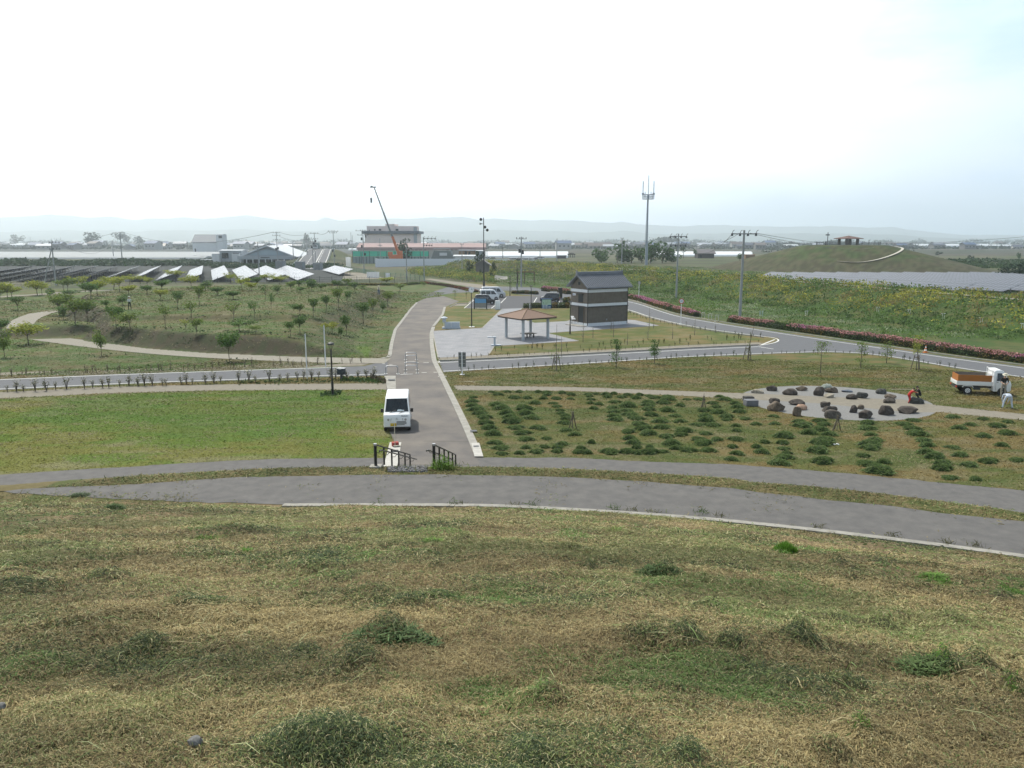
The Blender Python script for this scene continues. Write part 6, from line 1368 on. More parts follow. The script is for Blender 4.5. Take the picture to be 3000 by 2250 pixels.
def foreground():
    g = np.random.default_rng(12); xs = []; ys = []
    for r0, r1, n in ((1.7, 3, 190000), (3, 5, 300000), (5, 8, 300000), (8, 12, 230000), (12, 17, 170000), (17, 30, 170000)):
        r = np.sqrt(r0*r0+(r1*r1-r0*r0)*g.random(n)); n = int(n*1.18); r = np.sqrt(r0*r0+(r1*r1-r0*r0)*g.random(n)); t = np.radians(-48.5+97*g.random(n)); xs.append(r*np.sin(t)); ys.append(r*np.cos(t))
    x = np.concatenate(xs); y = np.concatenate(ys); r = np.hypot(x, y); th = np.arctan2(x, y); N = np.interp(th, tK, rK); F_ = np.interp(th, tF, rF); S_ = np.interp(th, tS, rS)
    onhill = r < N-.3+.1*g.random(len(x)); onstrip = (r > F_+.03) & (r < S_+.6)
    onpath = (r > N) & (r < F_) & (g.random(len(x)) < .10*ss(.60, .70, fbm(x*.9, y*.9, 290))+.05*ss(.5, 0, np.minimum(F_-r, r-N)))
    k = onhill | onstrip | onpath | ((r < N+1.2) & (th < -.40) & (g.random(len(x)) < np.clip((N+1.3-r)/1.5, 0, 1)*.7))
    x, y, r, th, N = x[k], y[k], r[k], th[k], N[k]
    A, B = pilefield(x, y); A = A*(.3+1.5*fbm(x*2.2, y*3.2, 270)); n = len(x); base = gcol(x, y)
    u = g.random((n, 1)); dense = fbm(x*1.1, y*1.1, 200)
    straw = np.array([.41, .315, .16])*(.4+.75*g.random((n, 1))**1.2); grey = np.array([.175, .205, .075])*(.55+.75*g.random((n, 1))); dkg = np.array([.05, .072, .035])*(.6+.9*g.random((n, 1))); brn = np.array([.125, .085, .05])*(.6+.8*g.random((n, 1)))
    zone = (fbm(x*.6, y*.8, 210)[:, None]-.49)*3.0+g.normal(size=(n, 1))*.38+np.minimum(A, 1.4)[:, None]*1.25
    near = np.clip((10-r)/8, 0, 1)[:, None]
    zone = zone+near*.15+(fbm(x*.28+5, y*.85, 260)[:, None]-.5)*1.5
    col = np.where(zone < -.05, straw, np.where(zone < .42, np.where(u < .45, straw*.8, np.where(u < .75, brn, grey)), np.where(zone < .8, np.where(u < .55, grey, dkg), np.where(u < .75, dkg, grey))))
    col = np.where((u < .10), np.array([.44, .38, .22])*(.7+.5*u*10), col)
    gr = fbm(x*.8, y*.8, 230)[:, None]+g.normal(size=(n, 1))*.05
    col = np.where((gr > .635) & (u > .3), np.array([.13, .20, .06])*(.6+.8*g.random((n, 1))), col)
    br = (B[:, None] > .25+.5*g.random((n, 1))); col = np.where(br, np.array([.11, .22, .035])*(.6+.8*g.random((n, 1))), col)
    ol = (fbm(x*.3, y*.5, 240)[:, None]+g.normal(size=(n, 1))*.06 > .52) & (u > .15) & (u < .8); col = np.where(ol, np.array([.20, .205, .085])*(.6+.8*g.random((n, 1))), col)
    st = (r > N)[:, None]; col = np.where(st & (g.random((n, 1)) < .8), np.where(u < .5, np.array([.26, .21, .10]), np.array([.13, .16, .055]))*(.6+.7*g.random((n, 1))), col)
    col = col*(.72+.42*ss(.35, .6, fbm(x*.35+9, y*.6, 280)))[:, None]*np.array([.95, 1, .98])
    ln = (.012+.0036*r)*(.4+1.2*g.random(n)**1.3); wd = (.0010+.00055*r)*(.6+.8*g.random(n))
    tall = (g.random(n) < .004); ln = np.where(tall & (r < 15), ln*3.2, ln)
    lift = .015+np.minimum(A, 1.6)*.07+B*.05
    keep = (dense > .36) | (g.random(n) < .6) | (A > .4)
    sel = keep
    stand = (B > .5) & (g.random(n) < .7) | (g.random(n) < .05)
    o = blades('cut_grass', x[sel], y[sel], ln[sel], wd[sel], lift[sel], col[sel], 5, curl=.14, stand=stand[sel])
    tag(o, 'dry mown grass and clippings covering the near slope', 'grass', kind='stuff')
foreground()
def stems():                             # long cut weed stems strewn over the clippings
    g = np.random.default_rng(88); n = 9000; r = 2.2+20*g.random(n)**1.2; t = np.radians(-40+80*g.random(n)); x = r*np.sin(t); y = r*np.cos(t); A, B = pilefield(x, y)
    k = (r < np.interp(t, tK, rK)-.8) & (g.random(n) < .10+.8*np.clip(A, 0, 1)); x, y, r, A = x[k], y[k], r[k], A[k]; n = len(x); u = g.random((n, 1))
    col = np.where(u < .4, np.array([.30, .33, .17]), np.where(u < .75, np.array([.16, .23, .08]), np.array([.38, .33, .19])))*(.6+.7*g.random((n, 1)))
    o = blades('weed_stems', x, y, .10+.22*g.random(n)**2, (.0022+.00045*r)*(.7+.6*g.random(n)), .03+.10*np.minimum(A, 1), col, 15, curl=.10); tag(o, 'long cut weed stems strewn over the clippings', 'weed stems', kind='stuff')
stems()
def lawns(n=420000, r0=33, r1=74, seed=13, west=False):
    g = np.random.default_rng(seed)
    r = np.sqrt(r0**2+(r1**2-r0**2)*g.random(n)**1.15); t = np.radians(-36+72*g.random(n)); x = r*np.sin(t); y = r*np.cos(t)
    road = np.array(PL(RL+RR)); lowp = np.concatenate([np.array(lf), np.array(LOWN[::-1])]); ring = np.array(PL(ring_far+ring_near+ring_mid)); lr = np.array(PL([(0, 1109), (875, 1077), (1136, 1054), (1136, 1101), (897, 1107), (395, 1126), (0, 1145), (-500, 1172), (-500, 1136)]))
    tp = [np.array(PL([(-400, 1163), (0, 1150), (316, 1134), (700, 1126), (1131, 1124), (1133, 1141), (900, 1142), (600, 1144), (316, 1152), (0, 1167), (-400, 1184)])), np.array(PL([(1330, 1130), (1684, 1135), (2100, 1150), (2200, 1154), (2200, 1170), (2100, 1165), (1684, 1145), (1338, 1143)])), np.array(PL([(2640, 1171), (2750, 1189), (3000, 1214), (3400, 1263), (3400, 1284), (3000, 1231), (2763, 1208), (2660, 1206)])), np.array(circ), np.array(PL(PLZ)), np.array(PL([(1283, 1048), (1750, 1026), (2236, 1004), (2000, 1021), (1285, 1057)]))]
    k = np.ones(n, bool); S_ = np.interp(np.arctan2(x, y), tS, rS)+4
    for Pp in [road, lowp, ring, lr]+tp: k &= ~inside(x, y, Pp)
    k &= (y > S_) ; d, _ = segdist(x, y, cw); k &= d > 1.6
    k &= ~(inside(x, y, np.array(PL([(1120, 1375), (1180, 1375), (1180, 1290), (1140, 1290)]))) | inside(x, y, np.array(PL([(1135, 1145), (1125, 1095), (1165, 1095), (1165, 1145)]))))
    if west: k &= (x < -11) & (x < np.interp(y, [70, 100, 120, 150], [-11, -15.5, -15, -14]))
    ks, _ = segdist(x, y, np.array(PL([(1270, 958), (1264, 977), (1265, 1010), (1272, 1058), (1297, 1108), (1342, 1200), (1371, 1262), (1404, 1345)]))); k &= ks > .3
    x, y, r = x[k], y[k], r[k]; n = len(x); b = gcol(x, y); u = g.random((n, 1))
    col = b*np.array([1.35, 1.3, 1.2])*(.8+.7*g.random((n, 1))); patch = fbm(x*.55, y*1.7, 300)[:, None]
    hay = (patch > .565) & (u < .6); col = np.where(hay, np.array([.25, .225, .125])*(.6+.7*g.random((n, 1))), col)
    dk_ = (patch < .36) & (u < .2); col = np.where(dk_, col*.65, col)
    ln = .085*(.5+g.random(n))*r/45; wd = .022*(.5+g.random(n))*r/45
    o = blades('lawn_grass', x, y, ln, wd, np.full(n, .012), col, 6, stand=g.random(n) < .05); tag(o, 'short mown lawn grass around the roads' if not west else 'rougher grass over the left terrace', 'grass', kind='stuff')
lawns()
lawns(170000, 73, 165, 23, True)
def meadow():
    g = np.random.default_rng(14)
    # clumps of weeds and yellow-flowering shrubs on the bank
    n = 52000; x = -35+230*g.random(n); y = 85+240*g.random(n)
    dr, side = segdist(x, y, RIDGE); md = inside(x, y, MEADOW)
    dh = np.hypot((x-HILLC[0])/50, (y-HILLC[1])/47)
    px = 1500+FP*x/depth(x, y); ok = (px > 1180) & (px < 3250) & (dh > 1.0)
    bank = (dr < 17) & (dr > 1.7) & (x > -30); gr = md & ~bank
    low = (~md) & ~bank & (side > 0) & (dr < 75) & (g.random(n) < .4)
    corner = inside(x, y, np.array(PL([(900, 770), (1100, 780), (1246, 812), (1264, 818), (1400, 838), (1350, 900), (1000, 900)])))
    bank = bank & ~corner; plain_l = (~md) & ~bank & (side < 0) & (px < 1700) & (y > 158) & (y < 290) & ~corner; low = low & ~corner
    k = ok & (bank | (gr & (g.random(n) < .8)) | low | plain_l)
    ringd, _ = segdist(x, y, np.array(PL(ring_far))); k &= ringd > 3.2
    dp, _ = segdist(x, y, np.array([P(1800, 820), P(1850, 812, 1.2), P(1894, 798, 2.6), P(1935, 796, 3)])); k &= dp > 1.8
    k &= ~inside(x, y, np.array(PL([(1240, 812), (1262, 812), (1340, 822), (1440, 832), (1700, 842), (1700, 872), (1230, 872)])))
    x, y, bank, low, dr, pl_ = x[k], y[k], bank[k], low[k], dr[k], plain_l[k]; n = len(x); z = H(x, y, False)
    hgt = np.where(bank, .35+.9*g.random(n)*ss(17, 9, dr)*(.5+fbm(x*.15, y*.15, 7)), np.where(pl_, .9+.8*g.random(n), .15+.25*g.random(n)))
    m = np.where(bank | pl_, 15, 8); idx = np.repeat(np.arange(n), m); q = len(idx)
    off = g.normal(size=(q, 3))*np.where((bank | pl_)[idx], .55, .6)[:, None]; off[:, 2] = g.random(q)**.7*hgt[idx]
    c = np.column_stack([x[idx], y[idx], z[idx]])+off
    f = fbm(x*.09, y*.09, 400); f2 = fbm(x*.4, y*.4, 410)
    gcl = np.array([.085, .14, .04]); yc = np.array([.28, .275, .055]); rc = np.array([.20, .16, .07]); dc = np.array([.05, .085, .03]); wc_ = np.array([.30, .34, .22])
    col = np.tile(gcl, (n, 1))*(.6+.8*g.random((n, 1)))
    fl = ss(15.5, 9, dr)*(bank | pl_)*1.0
    fl = np.where(pl_ & ~bank, .8, fl)
    ysel = (g.random(n) < fl*np.clip((f-.30)*3.2, .15, .85)); col = np.where(ysel[:, None], yc*(.5+.7*g.random((n, 1))), col)
    rs = (g.random(n) < fl*np.clip((f2-.5)*3, 0, .5)); col = np.where(rs[:, None], rc*(.6+.6*g.random((n, 1))), col)
    ds = (f2 < .42) & (g.random(n) < .6); col = np.where(ds[:, None], dc*(.7+.6*g.random((n, 1))), col)
    ws_ = ~bank & ~pl_ & (fbm(x*.2, y*.6, 420) > .64); col = np.where(ws_[:, None], wc_*(.5+.5*g.random((n, 1))), col)
    lt_ = ~bank & ~pl_ & (f > .52) & ~ws_; col = np.where(lt_[:, None], np.array([.09, .15, .035])*(.6+.8*g.random((n, 1))), col)
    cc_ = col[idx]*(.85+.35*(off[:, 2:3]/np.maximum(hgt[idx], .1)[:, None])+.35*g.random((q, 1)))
    sz = np.where((bank | pl_)[idx], .16, .13)
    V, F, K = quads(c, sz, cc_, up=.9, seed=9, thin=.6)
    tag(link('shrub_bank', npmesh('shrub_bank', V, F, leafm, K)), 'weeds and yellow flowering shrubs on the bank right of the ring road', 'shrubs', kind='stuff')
meadow()
def crest_tufts():                       # gravel crest and tufts over the handrails, kerb weeds
    g = np.random.default_rng(15); C = []; K = []
    def put(px, py, w, h, n, col, z0=ZP):
        x, y = P(px, py, z0); C.append(np.column_stack([x+g.normal(size=n)*w/2, y+g.normal(size=n)*.12, z0+np.abs(g.normal(size=n))*h*.55])); K.append(np.array(col)*(.55+.9*g.random((n, 1))))
    put(1297, 1374, .40, .36, 700, (.16, .28, .05)); put(1312, 1376, .7, .2, 260, (.13, .17, .05)); put(1170, 1371, .3, .05, 60, (.08, .10, .05))
    for px in (1110, 1330, 1560, 1800, 2050): put(px, 1480+max(0, (px-1500))*.045, .22, .16, 40, (.07, .12, .03))
    for px, py in ((1500, 1484), (1350, 1481), (1850, 1497), (1910, 1503), (2110, 1514), (2400, 1548), (2620, 1575), (2770, 1592), (2860, 1603)): put(px, py, .25, .10, 45, (.12, .12, .06))
    C = np.vstack(C); K = np.vstack(K); V, F, c = quads(C, .065, K, up=1.6, seed=3, thin=.13, elong=1.5)
    tag(link('weed_tufts', npmesh('weed_tufts', V, F, leafm, c)), 'green weed tufts at the handrail foot and along the kerb', 'weeds', kind='stuff')
    n = 480; px = 1138+112*g.random(n); py = 1369.5+14*g.random(n); A = np.array([P(a, b, ZP) for a, b in zip(px, py)]); mb = MB()
    for k in range(n):
        s = .03+.04*g.random(); mb.box((A[k][0], A[k][1], ZP+s*.4), (s*1.6, s*1.2, s), g.random()*3, tz=.6)
    tag(mb.build('gravel', pm('crest_gravel', (.14, .14, .145), .95, .6, 14)), 'loose grey gravel on the crest above the steps', 'gravel', kind='stuff')
crest_tufts()
# bright tall tuft on the slope near the kerb
def tuft(px, py, r, h, n, col, label, seed):
    n = int(n*2.2); X, Y, Z = hillpt(px, py); g = np.random.default_rng(seed); r = r*(.8+.0*n); a = g.random(n)*6.28; q = r*np.sqrt(g.random(n))*(.55+.9*fbm(np.cos(a)*1.7+seed, np.sin(a)*1.7, seed)); b = np.column_stack([X+q*np.cos(a), Y+q*np.sin(a)*.7, np.full(n, Z-.02)]); hh = h*(.5+.7*g.random(n))*(1-.5*q/r)
    b[:, 2] += h*.75*np.clip(1-(q/r)**1.5, 0, 1)*g.random(n)*(h/r < .75); a2 = g.random(n)*6.28; fl = .25+1.1*(h/r < .75); d = np.column_stack([np.cos(a2)*hh*fl*g.random(n), np.sin(a2)*hh*fl*g.random(n), hh*np.where(h/r < .75, g.random(n)*.55-.1, 1)]); w = np.column_stack([-np.sin(a2), np.cos(a2), a*0])*.005*(.6+.8*g.random((n, 1)))
    V = np.stack([b-w, b+w, b+d*.6+w, b+d*.6-w, b+d+w*.3, b+d-w*.3], 1).reshape(-1, 3); i = np.arange(n)*6; F = np.concatenate([np.stack([i, i+1, i+2, i+3], 1), np.stack([i+3, i+2, i+4, i+5], 1)])
    tag(link('grass_tuft', npmesh('grass_tuft', V, F, bladem, np.repeat(np.array(col)*(.6+.8*g.random((n, 1))), 6, axis=0))), label, 'grass tuft', 'uncut grass tufts on the near slope')
for a in ((2300, 1622, .26, .26, 900, (.15, .30, .04), 'bright green uncut tuft below the kerb at right'), (1935, 1672, .34, .12, 500, (.06, .10, .035), 'dark green mound of cut grass in the right half of the slope'), (1265, 1592, .30, .14, 600, (.12, .22, .04), 'light green tuft in mid-slope below the kerb start'),
          (1140, 1870, .42, .13, 700, (.075, .12, .045), 'dark green mound of clippings in the centre of the slope'), (330, 1490, .42, .20, 700, (.07, .12, .04), 'rounded olive tuft near the left end of the asphalt'),
          (235, 1452, .55, .14, 900, (.06, .10, .035), 'spiky dark clippings beside the left end of the asphalt'), (2760, 1960, .42, .11, 600, (.085, .13, .045), 'broad olive tuft near the right edge of the slope'), (2740, 1695, .35, .14, 600, (.12, .22, .045), 'bright green patch at the upper right of the slope')):
    tuft(*a, int(a[0]))
# ================================================================ far things
def ground_Y(py): return P(1500, py)[1]
# ---------------- solar tables
pv = pm('solar_glass', (.055, .062, .10), .16, .08, .5, .7); pvf = pm('solar_frame', (.36, .37, .40), .4, .05)
def pvmat(name, base, rough, fr):
    m = pm(name, base, rough, .06, .4, .6); nt = m.node_tree; N = nt.nodes; L = nt.links
    br = N.new('ShaderNodeTexBrick'); br.offset = 0; br.inputs['Scale'].default_value = 1; br.inputs['Brick Width'].default_value = 1.65; br.inputs['Row Height'].default_value = 1.0
    br.inputs['Mortar Size'].default_value = .05; br.inputs['Color1'].default_value = (1, 1, 1, 1); br.inputs['Color2'].default_value = (.93, .93, .95, 1); br.inputs['Mortar'].default_value = (*fr, 1)
    tc = N.new('ShaderNodeTexCoord'); L.new(tc.outputs['Object'], br.inputs['Vector']); b = N['Principled BSDF']; src = b.inputs['Base Color'].links[0].from_socket
    mm = N.new('ShaderNodeMix'); mm.data_type = 'RGBA'; L.new(br.outputs['Fac'], mm.inputs[0]); L.new(src, mm.inputs[6]); mm.inputs[7].default_value = (*fr, 1); L.new(mm.outputs[2], b.inputs['Base Color'])
    return m
pvA = pvmat('solar_cells_left', (.09, .10, .13), .22, (.30, .31, .33)); pvB = pvmat('solar_cells_right', (.055, .066, .09), .45, (.25, .27, .31))
AZ = R(-20.9); U = Vector((math.sin(AZ), math.cos(AZ), 0)); Vv = Vector((math.cos(AZ), -math.sin(AZ), 0))
def table(name, label, x, y, z, Ln, wd, zl, zh, m, group):
    """local x runs across from low to high edge, local y along the row; origin at the near low corner"""
    t = thing(name, label, 'solar panels', (x, y, z), -AZ, group); a = math.atan2(zh-zl, wd); sl = math.hypot(zh-zl, wd)
    p = MB().box((sl/2, Ln/2, 0), (sl, Ln, .06)).build('panel', m, t); p.location = (0, 0, zl); p.rotation_euler = (0, -a, 0)
    mb = MB()
    for k in np.arange(1.5, Ln, 5.5):
        mb.box((wd*.2, k, (zl+.2*(zh-zl))/2), (.12, .12, zl+.2*(zh-zl))); mb.box((wd*.82, k, (zl+.82*(zh-zl))/2-.03), (.12, .12, zl+.82*(zh-zl)-.06))
    mb.box((wd*.2, Ln/2, zl+.2*(zh-zl)-.09), (.08, Ln, .1)); mb.box((wd*.82, Ln/2, zl+.82*(zh-zl)-.09), (.08, Ln, .1)); mb.build('support_frame', mat('galvanised2', (.20, .21, .22), .6), t)
    bx = MB()
    if Ln > 40: bx.box((wd*.8, Ln*.62, 1.1), (.35, .8, .9)); bx.build('junction_box', mat('galvanised2', (.2, .2, .2), .6), t)
sheet('solar_field_ground', [(-200, 822), (300, 826), (620, 827), (1000, 826), (1010, 800), (990, 778), (600, 778), (0, 778), (-200, 778)], .03, pm('dark_ground_and_shade', (.028, .034, .034), .95, .25, .3))  # dark ground, with the shade below the tables put into its colour
names = {4: 'shorter solar table at the right end of the left array', 3: 'second from right of the white-looking solar tables', 2: 'third from right of the white-looking solar tables', 1: 'broad white-looking solar table behind the lone plain pole', 0: 'upright-looking pale solar table left of the plain pole',
         -1: 'pale leaning solar table left of the upright one', -2: 'narrow bright solar table, leftmost showing its face', -3: 'dark-backed solar table with a thin bright edge', -4: 'first dark solar table left of the bright-edged one', -5: 'second dark solar table left of the bright-edged one', -6: 'third dark solar table left of the bright-edged one', -7: 'dark solar table just behind the braced pole', -8: 'dark solar table left of the braced pole', -9: 'leftmost dark solar table at the photo edge'}
for k in range(-9, 5):
    px = 622+83*k; x, y = P(px, 821, .5); Ln = 77
    if k == 4: y = P(px, 804, .5)[1]; x = P(958, 806, .5)[0]+2.5; Ln = 38
    table('solar_table', names[k], x, y, 0, Ln, 4.4, .5, 2.05, pvA, 'left field of solar tables')
for k in range(22):
    ex = 66+k*6.0; ey = 214+(k % 3)*.0-.05*k; Ln = 62+min(k, 12)*3.2; e = Vector((ex, ey, 0))-U*Ln
    table('solar_table', '%s row from the left in the grey-blue solar field before the mound' % ORD[k], e.x, e.y, .35, Ln, 4.9, .55, 1.9, pvB, 'right field of solar tables')
for px, w, h, l in ((823, 24, 25, 'left'), (880, 24, 23, 'middle'), (932, 23, 19, 'right')):
    x, y = P(px, 790); s = mpp(x, y); t = thing('power_cabinet', '%s one of three big grey power cabinets behind the solar tables' % l, 'cabinet', (x, y, 0), R(-8), 'power cabinets'); gm2 = mat('cabinet_grey', (.25, .27, .29), .6)
    MB().box((0, 0, h*s/2), (w*s, w*s*.8, h*s)).build('housing', gm2, t, bevel=.03); MB().box((0, 0, h*s+.05), (w*s*1.08, w*s*.9, .12)).build('top', gm2, t); MB().box((0, -w*s*.4-.01, h*s*.5), (w*s*.8, .04, h*s*.8)).build('door', conc2, t)

# ---------------- poles, masts and wires
TIP = {}
def pole(px, py, pt, label, arms=(), brace=None, transf=None, r=.15, side=0, key=None, bell=False, m=None, name='utility_pole', Y=None):
    x, y, z = G(px, py); s = mpp(x, y, z); h = (py-pt)*s; t = thing(name, label, 'utility pole', (x, y, z), R((px*7) % 20-10)); m = m or polem; r = r*1.15
    MB().cyl((0, 0, -.2), (0, 0, h), r, r*.62, 10).build('pole', m, t, smooth=True)
    for dz, hw in arms:
        mb = MB().box((side*hw, 0, h-dz), (hw*2, .12, .12)); a = mb.build('crossarm', darkmetal if bell else polem, t); n = 4 if hw > .8 else 2; ins = MB()
        for k in range(n):
            ox = side*hw-hw*.92+2*hw*.92*k/(n-1)
            if bell: ins.cyl((ox, 0, h-dz-.28), (ox, 0, h-dz+.02), .19, .10, 8); ins.tube([(ox, 0, h-dz+.05), (ox+.12, 0, h-dz+.42), (ox+.3, 0, h-dz+.5)], .035, 5)
            else: ins.cyl((ox, 0, h-dz+.06), (ox, 0, h-dz+.36), .09, n=6)
        ins.build('insulator', darkmetal, a)
    if transf:
        for dz, ox in transf: MB().cyl((ox, 0, h-dz-.45), (ox, 0, h-dz+.45), .28, n=10).build('transformer', darkmetal, t)
    if brace: MB().cyl((-h*.30, .2, 0), (-.05, 0, h*.88), r*.8, r*.6, 8).build('brace', m, t, smooth=True)
    if key: TIP[key] = (x, y, z+h-.1)
pole(164, 836, 710, 'braced concrete pole standing at the left solar field', ((.3, 1.3), (1.9, 1.3)), True, side=.5, key='a', r=.17)
pole(358, 760, 681, 'tall pole with four-way crossarms beyond the left field', ((.5, 2.6), (2.2, 1.8)), r=.3, key='b'); pole(333, 757, 705, 'short plain pole left of the tall four-way pole', r=.28)
pole(760, 811, 710, 'lone plain concrete pole amid the white solar tables', r=.15)
pole(815, 790, 681, 'pole with many crossarms and transformers in front of the gabled hall', ((.4, 1.2), (1.4, 1.5), (3, 1.4)), transf=((6, .4), (6.3, -.4)), key='c')
pole(860, 760, 708, 'slim pole with crossarm at the right corner of the gabled hall', ((.4, 1.4), (2.4, 1.2)), r=.2); pole(900, 746, 702, 'thin distant pole left of the ramp road', r=.24)
pole(918, 781, 702, 'left pole of the pair beside the ramp road', ((1, .8),), transf=((3.2, -.4),), r=.16); pole(925, 781, 683, 'right taller pole of the pair beside the ramp road', ((.4, 1.6), (2.6, 1.4)), transf=((3.4, .4), (4.4, -.4)), key='d')
pole(980, 783, 677, 'pole with wide double crossarm right of the ramp road', ((.4, 2.2), (1.0, 1.6)), transf=((8, -.45), (10, .4)), key='e')
pole(1030, 745, 682, 'slender distant pole between ramp road and big building', r=.2); pole(1034, 748, 690, 'second slender distant pole close to the first', r=.2)
pole(1067, 800, 675, 'crowded pole with transformers at the left corner of the big pink building', ((.4, 2.4), (1.8, 1.8)), transf=((3, -.5), (5.4, -.5), (8, .5)), key='f')
pole(1115, 780, 700, 'thin pole in front of the red-roofed building', ((3, .9),), r=.14); pole(1138, 766, 719, 'black short pole before the green netting', r=.16, m=black)
pole(1192, 823, 718, 'plain pole in front of the white hoarding, right of the crane', r=.13); pole(1243, 822, 696, 'pole with insulators all on one side above the white hoarding', ((.4, 1.7), (2.2, 1.2)), side=1, bell=True, r=.14)
pole(1354, 797, 714, 'pole in front of the right end of the white hoarding', ((.4, .6),), r=.13); pole(1427, 768, 712, 'distant pole right of the loudspeaker mast', ((.6, 1),), r=.18); pole(1473, 758, 724, 'short dark pole beyond the far parked cars', r=.2, m=darkmetal)
pole(1527, 841, 696, 'concrete pole with crossarm standing behind the car park', ((.5, 1.2),), transf=((3.2, -.4), (3.5, .35)), r=.17, key='g'); pole(1582, 768, 711, 'thin distant pole left of the small dark hut', r=.2); pole(1631, 768, 700, 'plain pole right beside the small dark hut', r=.24)
pole(1821, 781, 698, 'pole in front of the green tree clump left of the lattice mast', ((.3, .6),), r=.2)
pole(1981, 872, 688, 'pole with two tiers of dark bell insulators, left of the biggest pole', ((.5, 1.6), (2.1, 1.5)), bell=True, r=.17, key='h')
pole(2167, 934, 679, 'biggest nearest pole with a row of dark bell insulators', ((.5, 1.75),), bell=True, r=.19, key='i', transf=None)
for px, py, pt, l in ((91, 722, 695, 'far left'), (180, 722, 696, 'second far left'), (1147, 720, 700, 'hidden middle')): pole(px, py, pt, 'tiny %s pole among the pale greenhouses' % l, r=.4)
def wire(a, b, sag, label, r=.035):
    a = Vector(a); b = Vector(b); pts = [a.lerp(b, i/14)-Vector((0, 0, sag*4*(i/14)*(1-i/14))) for i in range(15)]; tag(MB().tube(pts, r, 4).build('power_line', darkmetal), label, 'cable')
o2 = lambda k, dx, dz=0: (TIP[k][0]+dx, TIP[k][1], TIP[k][2]+dz)
wire(o2('h', 1.3, -1.8), o2('i', -1.5, -.3), 2.2, 'lower cable sagging between the two bell-insulator poles', .028); wire(o2('h', -1.2, -.3), o2('i', -.6, -.3), 1.9, 'upper cable sagging between the two bell-insulator poles', .028)
wire(o2('i', 1.5, -.3), PY(2560, 714, 330), 1.0, 'cable running from the biggest pole to behind the mound', .035); wire(o2('i', .8, -.3), PY(2600, 714, 330), 2.2, 'second cable running from the biggest pole to behind the mound', .035); wire(PY(2555, 713, 340), PY(3060, 688, 260), .9, 'thick cable crossing the sky right of the mound', .06)
wire(o2('b', 2, 0), o2('c', -1, 0), 5, 'long cable from the four-way pole to the hall pole', .07); wire(o2('c', 1, 0), o2('d', -1, 0), 1.2, 'cable between the hall pole and the ramp road poles', .05); wire(o2('c', 1, -1.5), o2('d', -1, -1.8), 1.5, 'lower cable between the hall pole and the ramp road poles', .05); wire(o2('d', 1, 0), o2('e', -1.5, 0), 1, 'cable above the ramp road', .05); wire(o2('a', 1.5, -.2), o2('b', -2, -1), 6, 'cable from the braced pole to the four-way pole', .05)
wire(o2('b', -2, 0), PY(-60, 722, 470), 4, 'cable leaving the four-way pole to the left', .07)
x, y = P(1893, 779); s = mpp(x, y); t = thing('lattice_mast', 'tall pale telecom mast with square platform and three whip antennas', 'mast', (x, y, 0)); Hm = 191*s; tw = pm('mast_grey', (.27, .31, .36), .6, .06)
MB().cyl((0, 0, 0), (0, 0, 70*s), 4.4*s, 3.4*s, 12).cyl((0, 0, 70*s), (0, 0, Hm+10*s), 2.3*s, 1.4*s, 10).build('column', tw, t, smooth=True)
ld = MB()
for q in (-5.6*s, -3.6*s): ld.tube([(q, 0, 60*s), (q*.45, 0, Hm)], .07, 4)
for k in range(60): f = k/60; ld.box((-4.6*s*(1-.55*f), 0, 60*s+(Hm-60*s)*f), (2*s, .08, .08))
for k in range(22): ld.cyl((0, 0, 72*s+k*5.6*s), (0, 0, 73*s+k*5.6*s), (3.6-.06*k)*s, n=8)
ld.build('ladder', tw, t); pf = MB(); a_ = 14.5*s
for z in (Hm, Hm+6*s, Hm+12*s):
    for sx, sy in ((-1, -1), (1, -1), (1, 1), (-1, 1)):
        nx_, ny_ = (-sy, sx); pf.tube([(sx*a_, sy*a_*.8, z), (nx_*a_, ny_*a_*.8, z)], .12, 5)
for sx, sy in ((-1, -1), (1, -1), (1, 1), (-1, 1), (0, -1), (0, 1)): pf.tube([(sx*a_, sy*a_*.8, Hm), (sx*a_, sy*a_*.8, Hm+12*s)], .12, 5)
for k in range(-4, 4): pf.tube([(k*a_/4, -a_*.8, Hm), ((k+1)*a_/4, -a_*.8, Hm+12*s)], .08, 4)
pf.box((0, 0, Hm), (a_*2, a_*1.6, .2)); pf.build('platform', tw, t)
for ox, z0, z1 in ((0, 10, 66), (-15.5, 10, 50), (15.5, 10, 50), (-9, 8, 20), (8, 8, 20)):
    k = MB().tube([(ox*s, 0, Hm+z0*s), (ox*s, 0, Hm+z1*s)], .13 if abs(ox) < 12 else .17, 5)
    if abs(ox) > 12: k.cyl((ox*s, 0, Hm+12*s), (ox*s, 0, Hm+17*s), .5, n=8)
    k.build('antenna', tw, t)

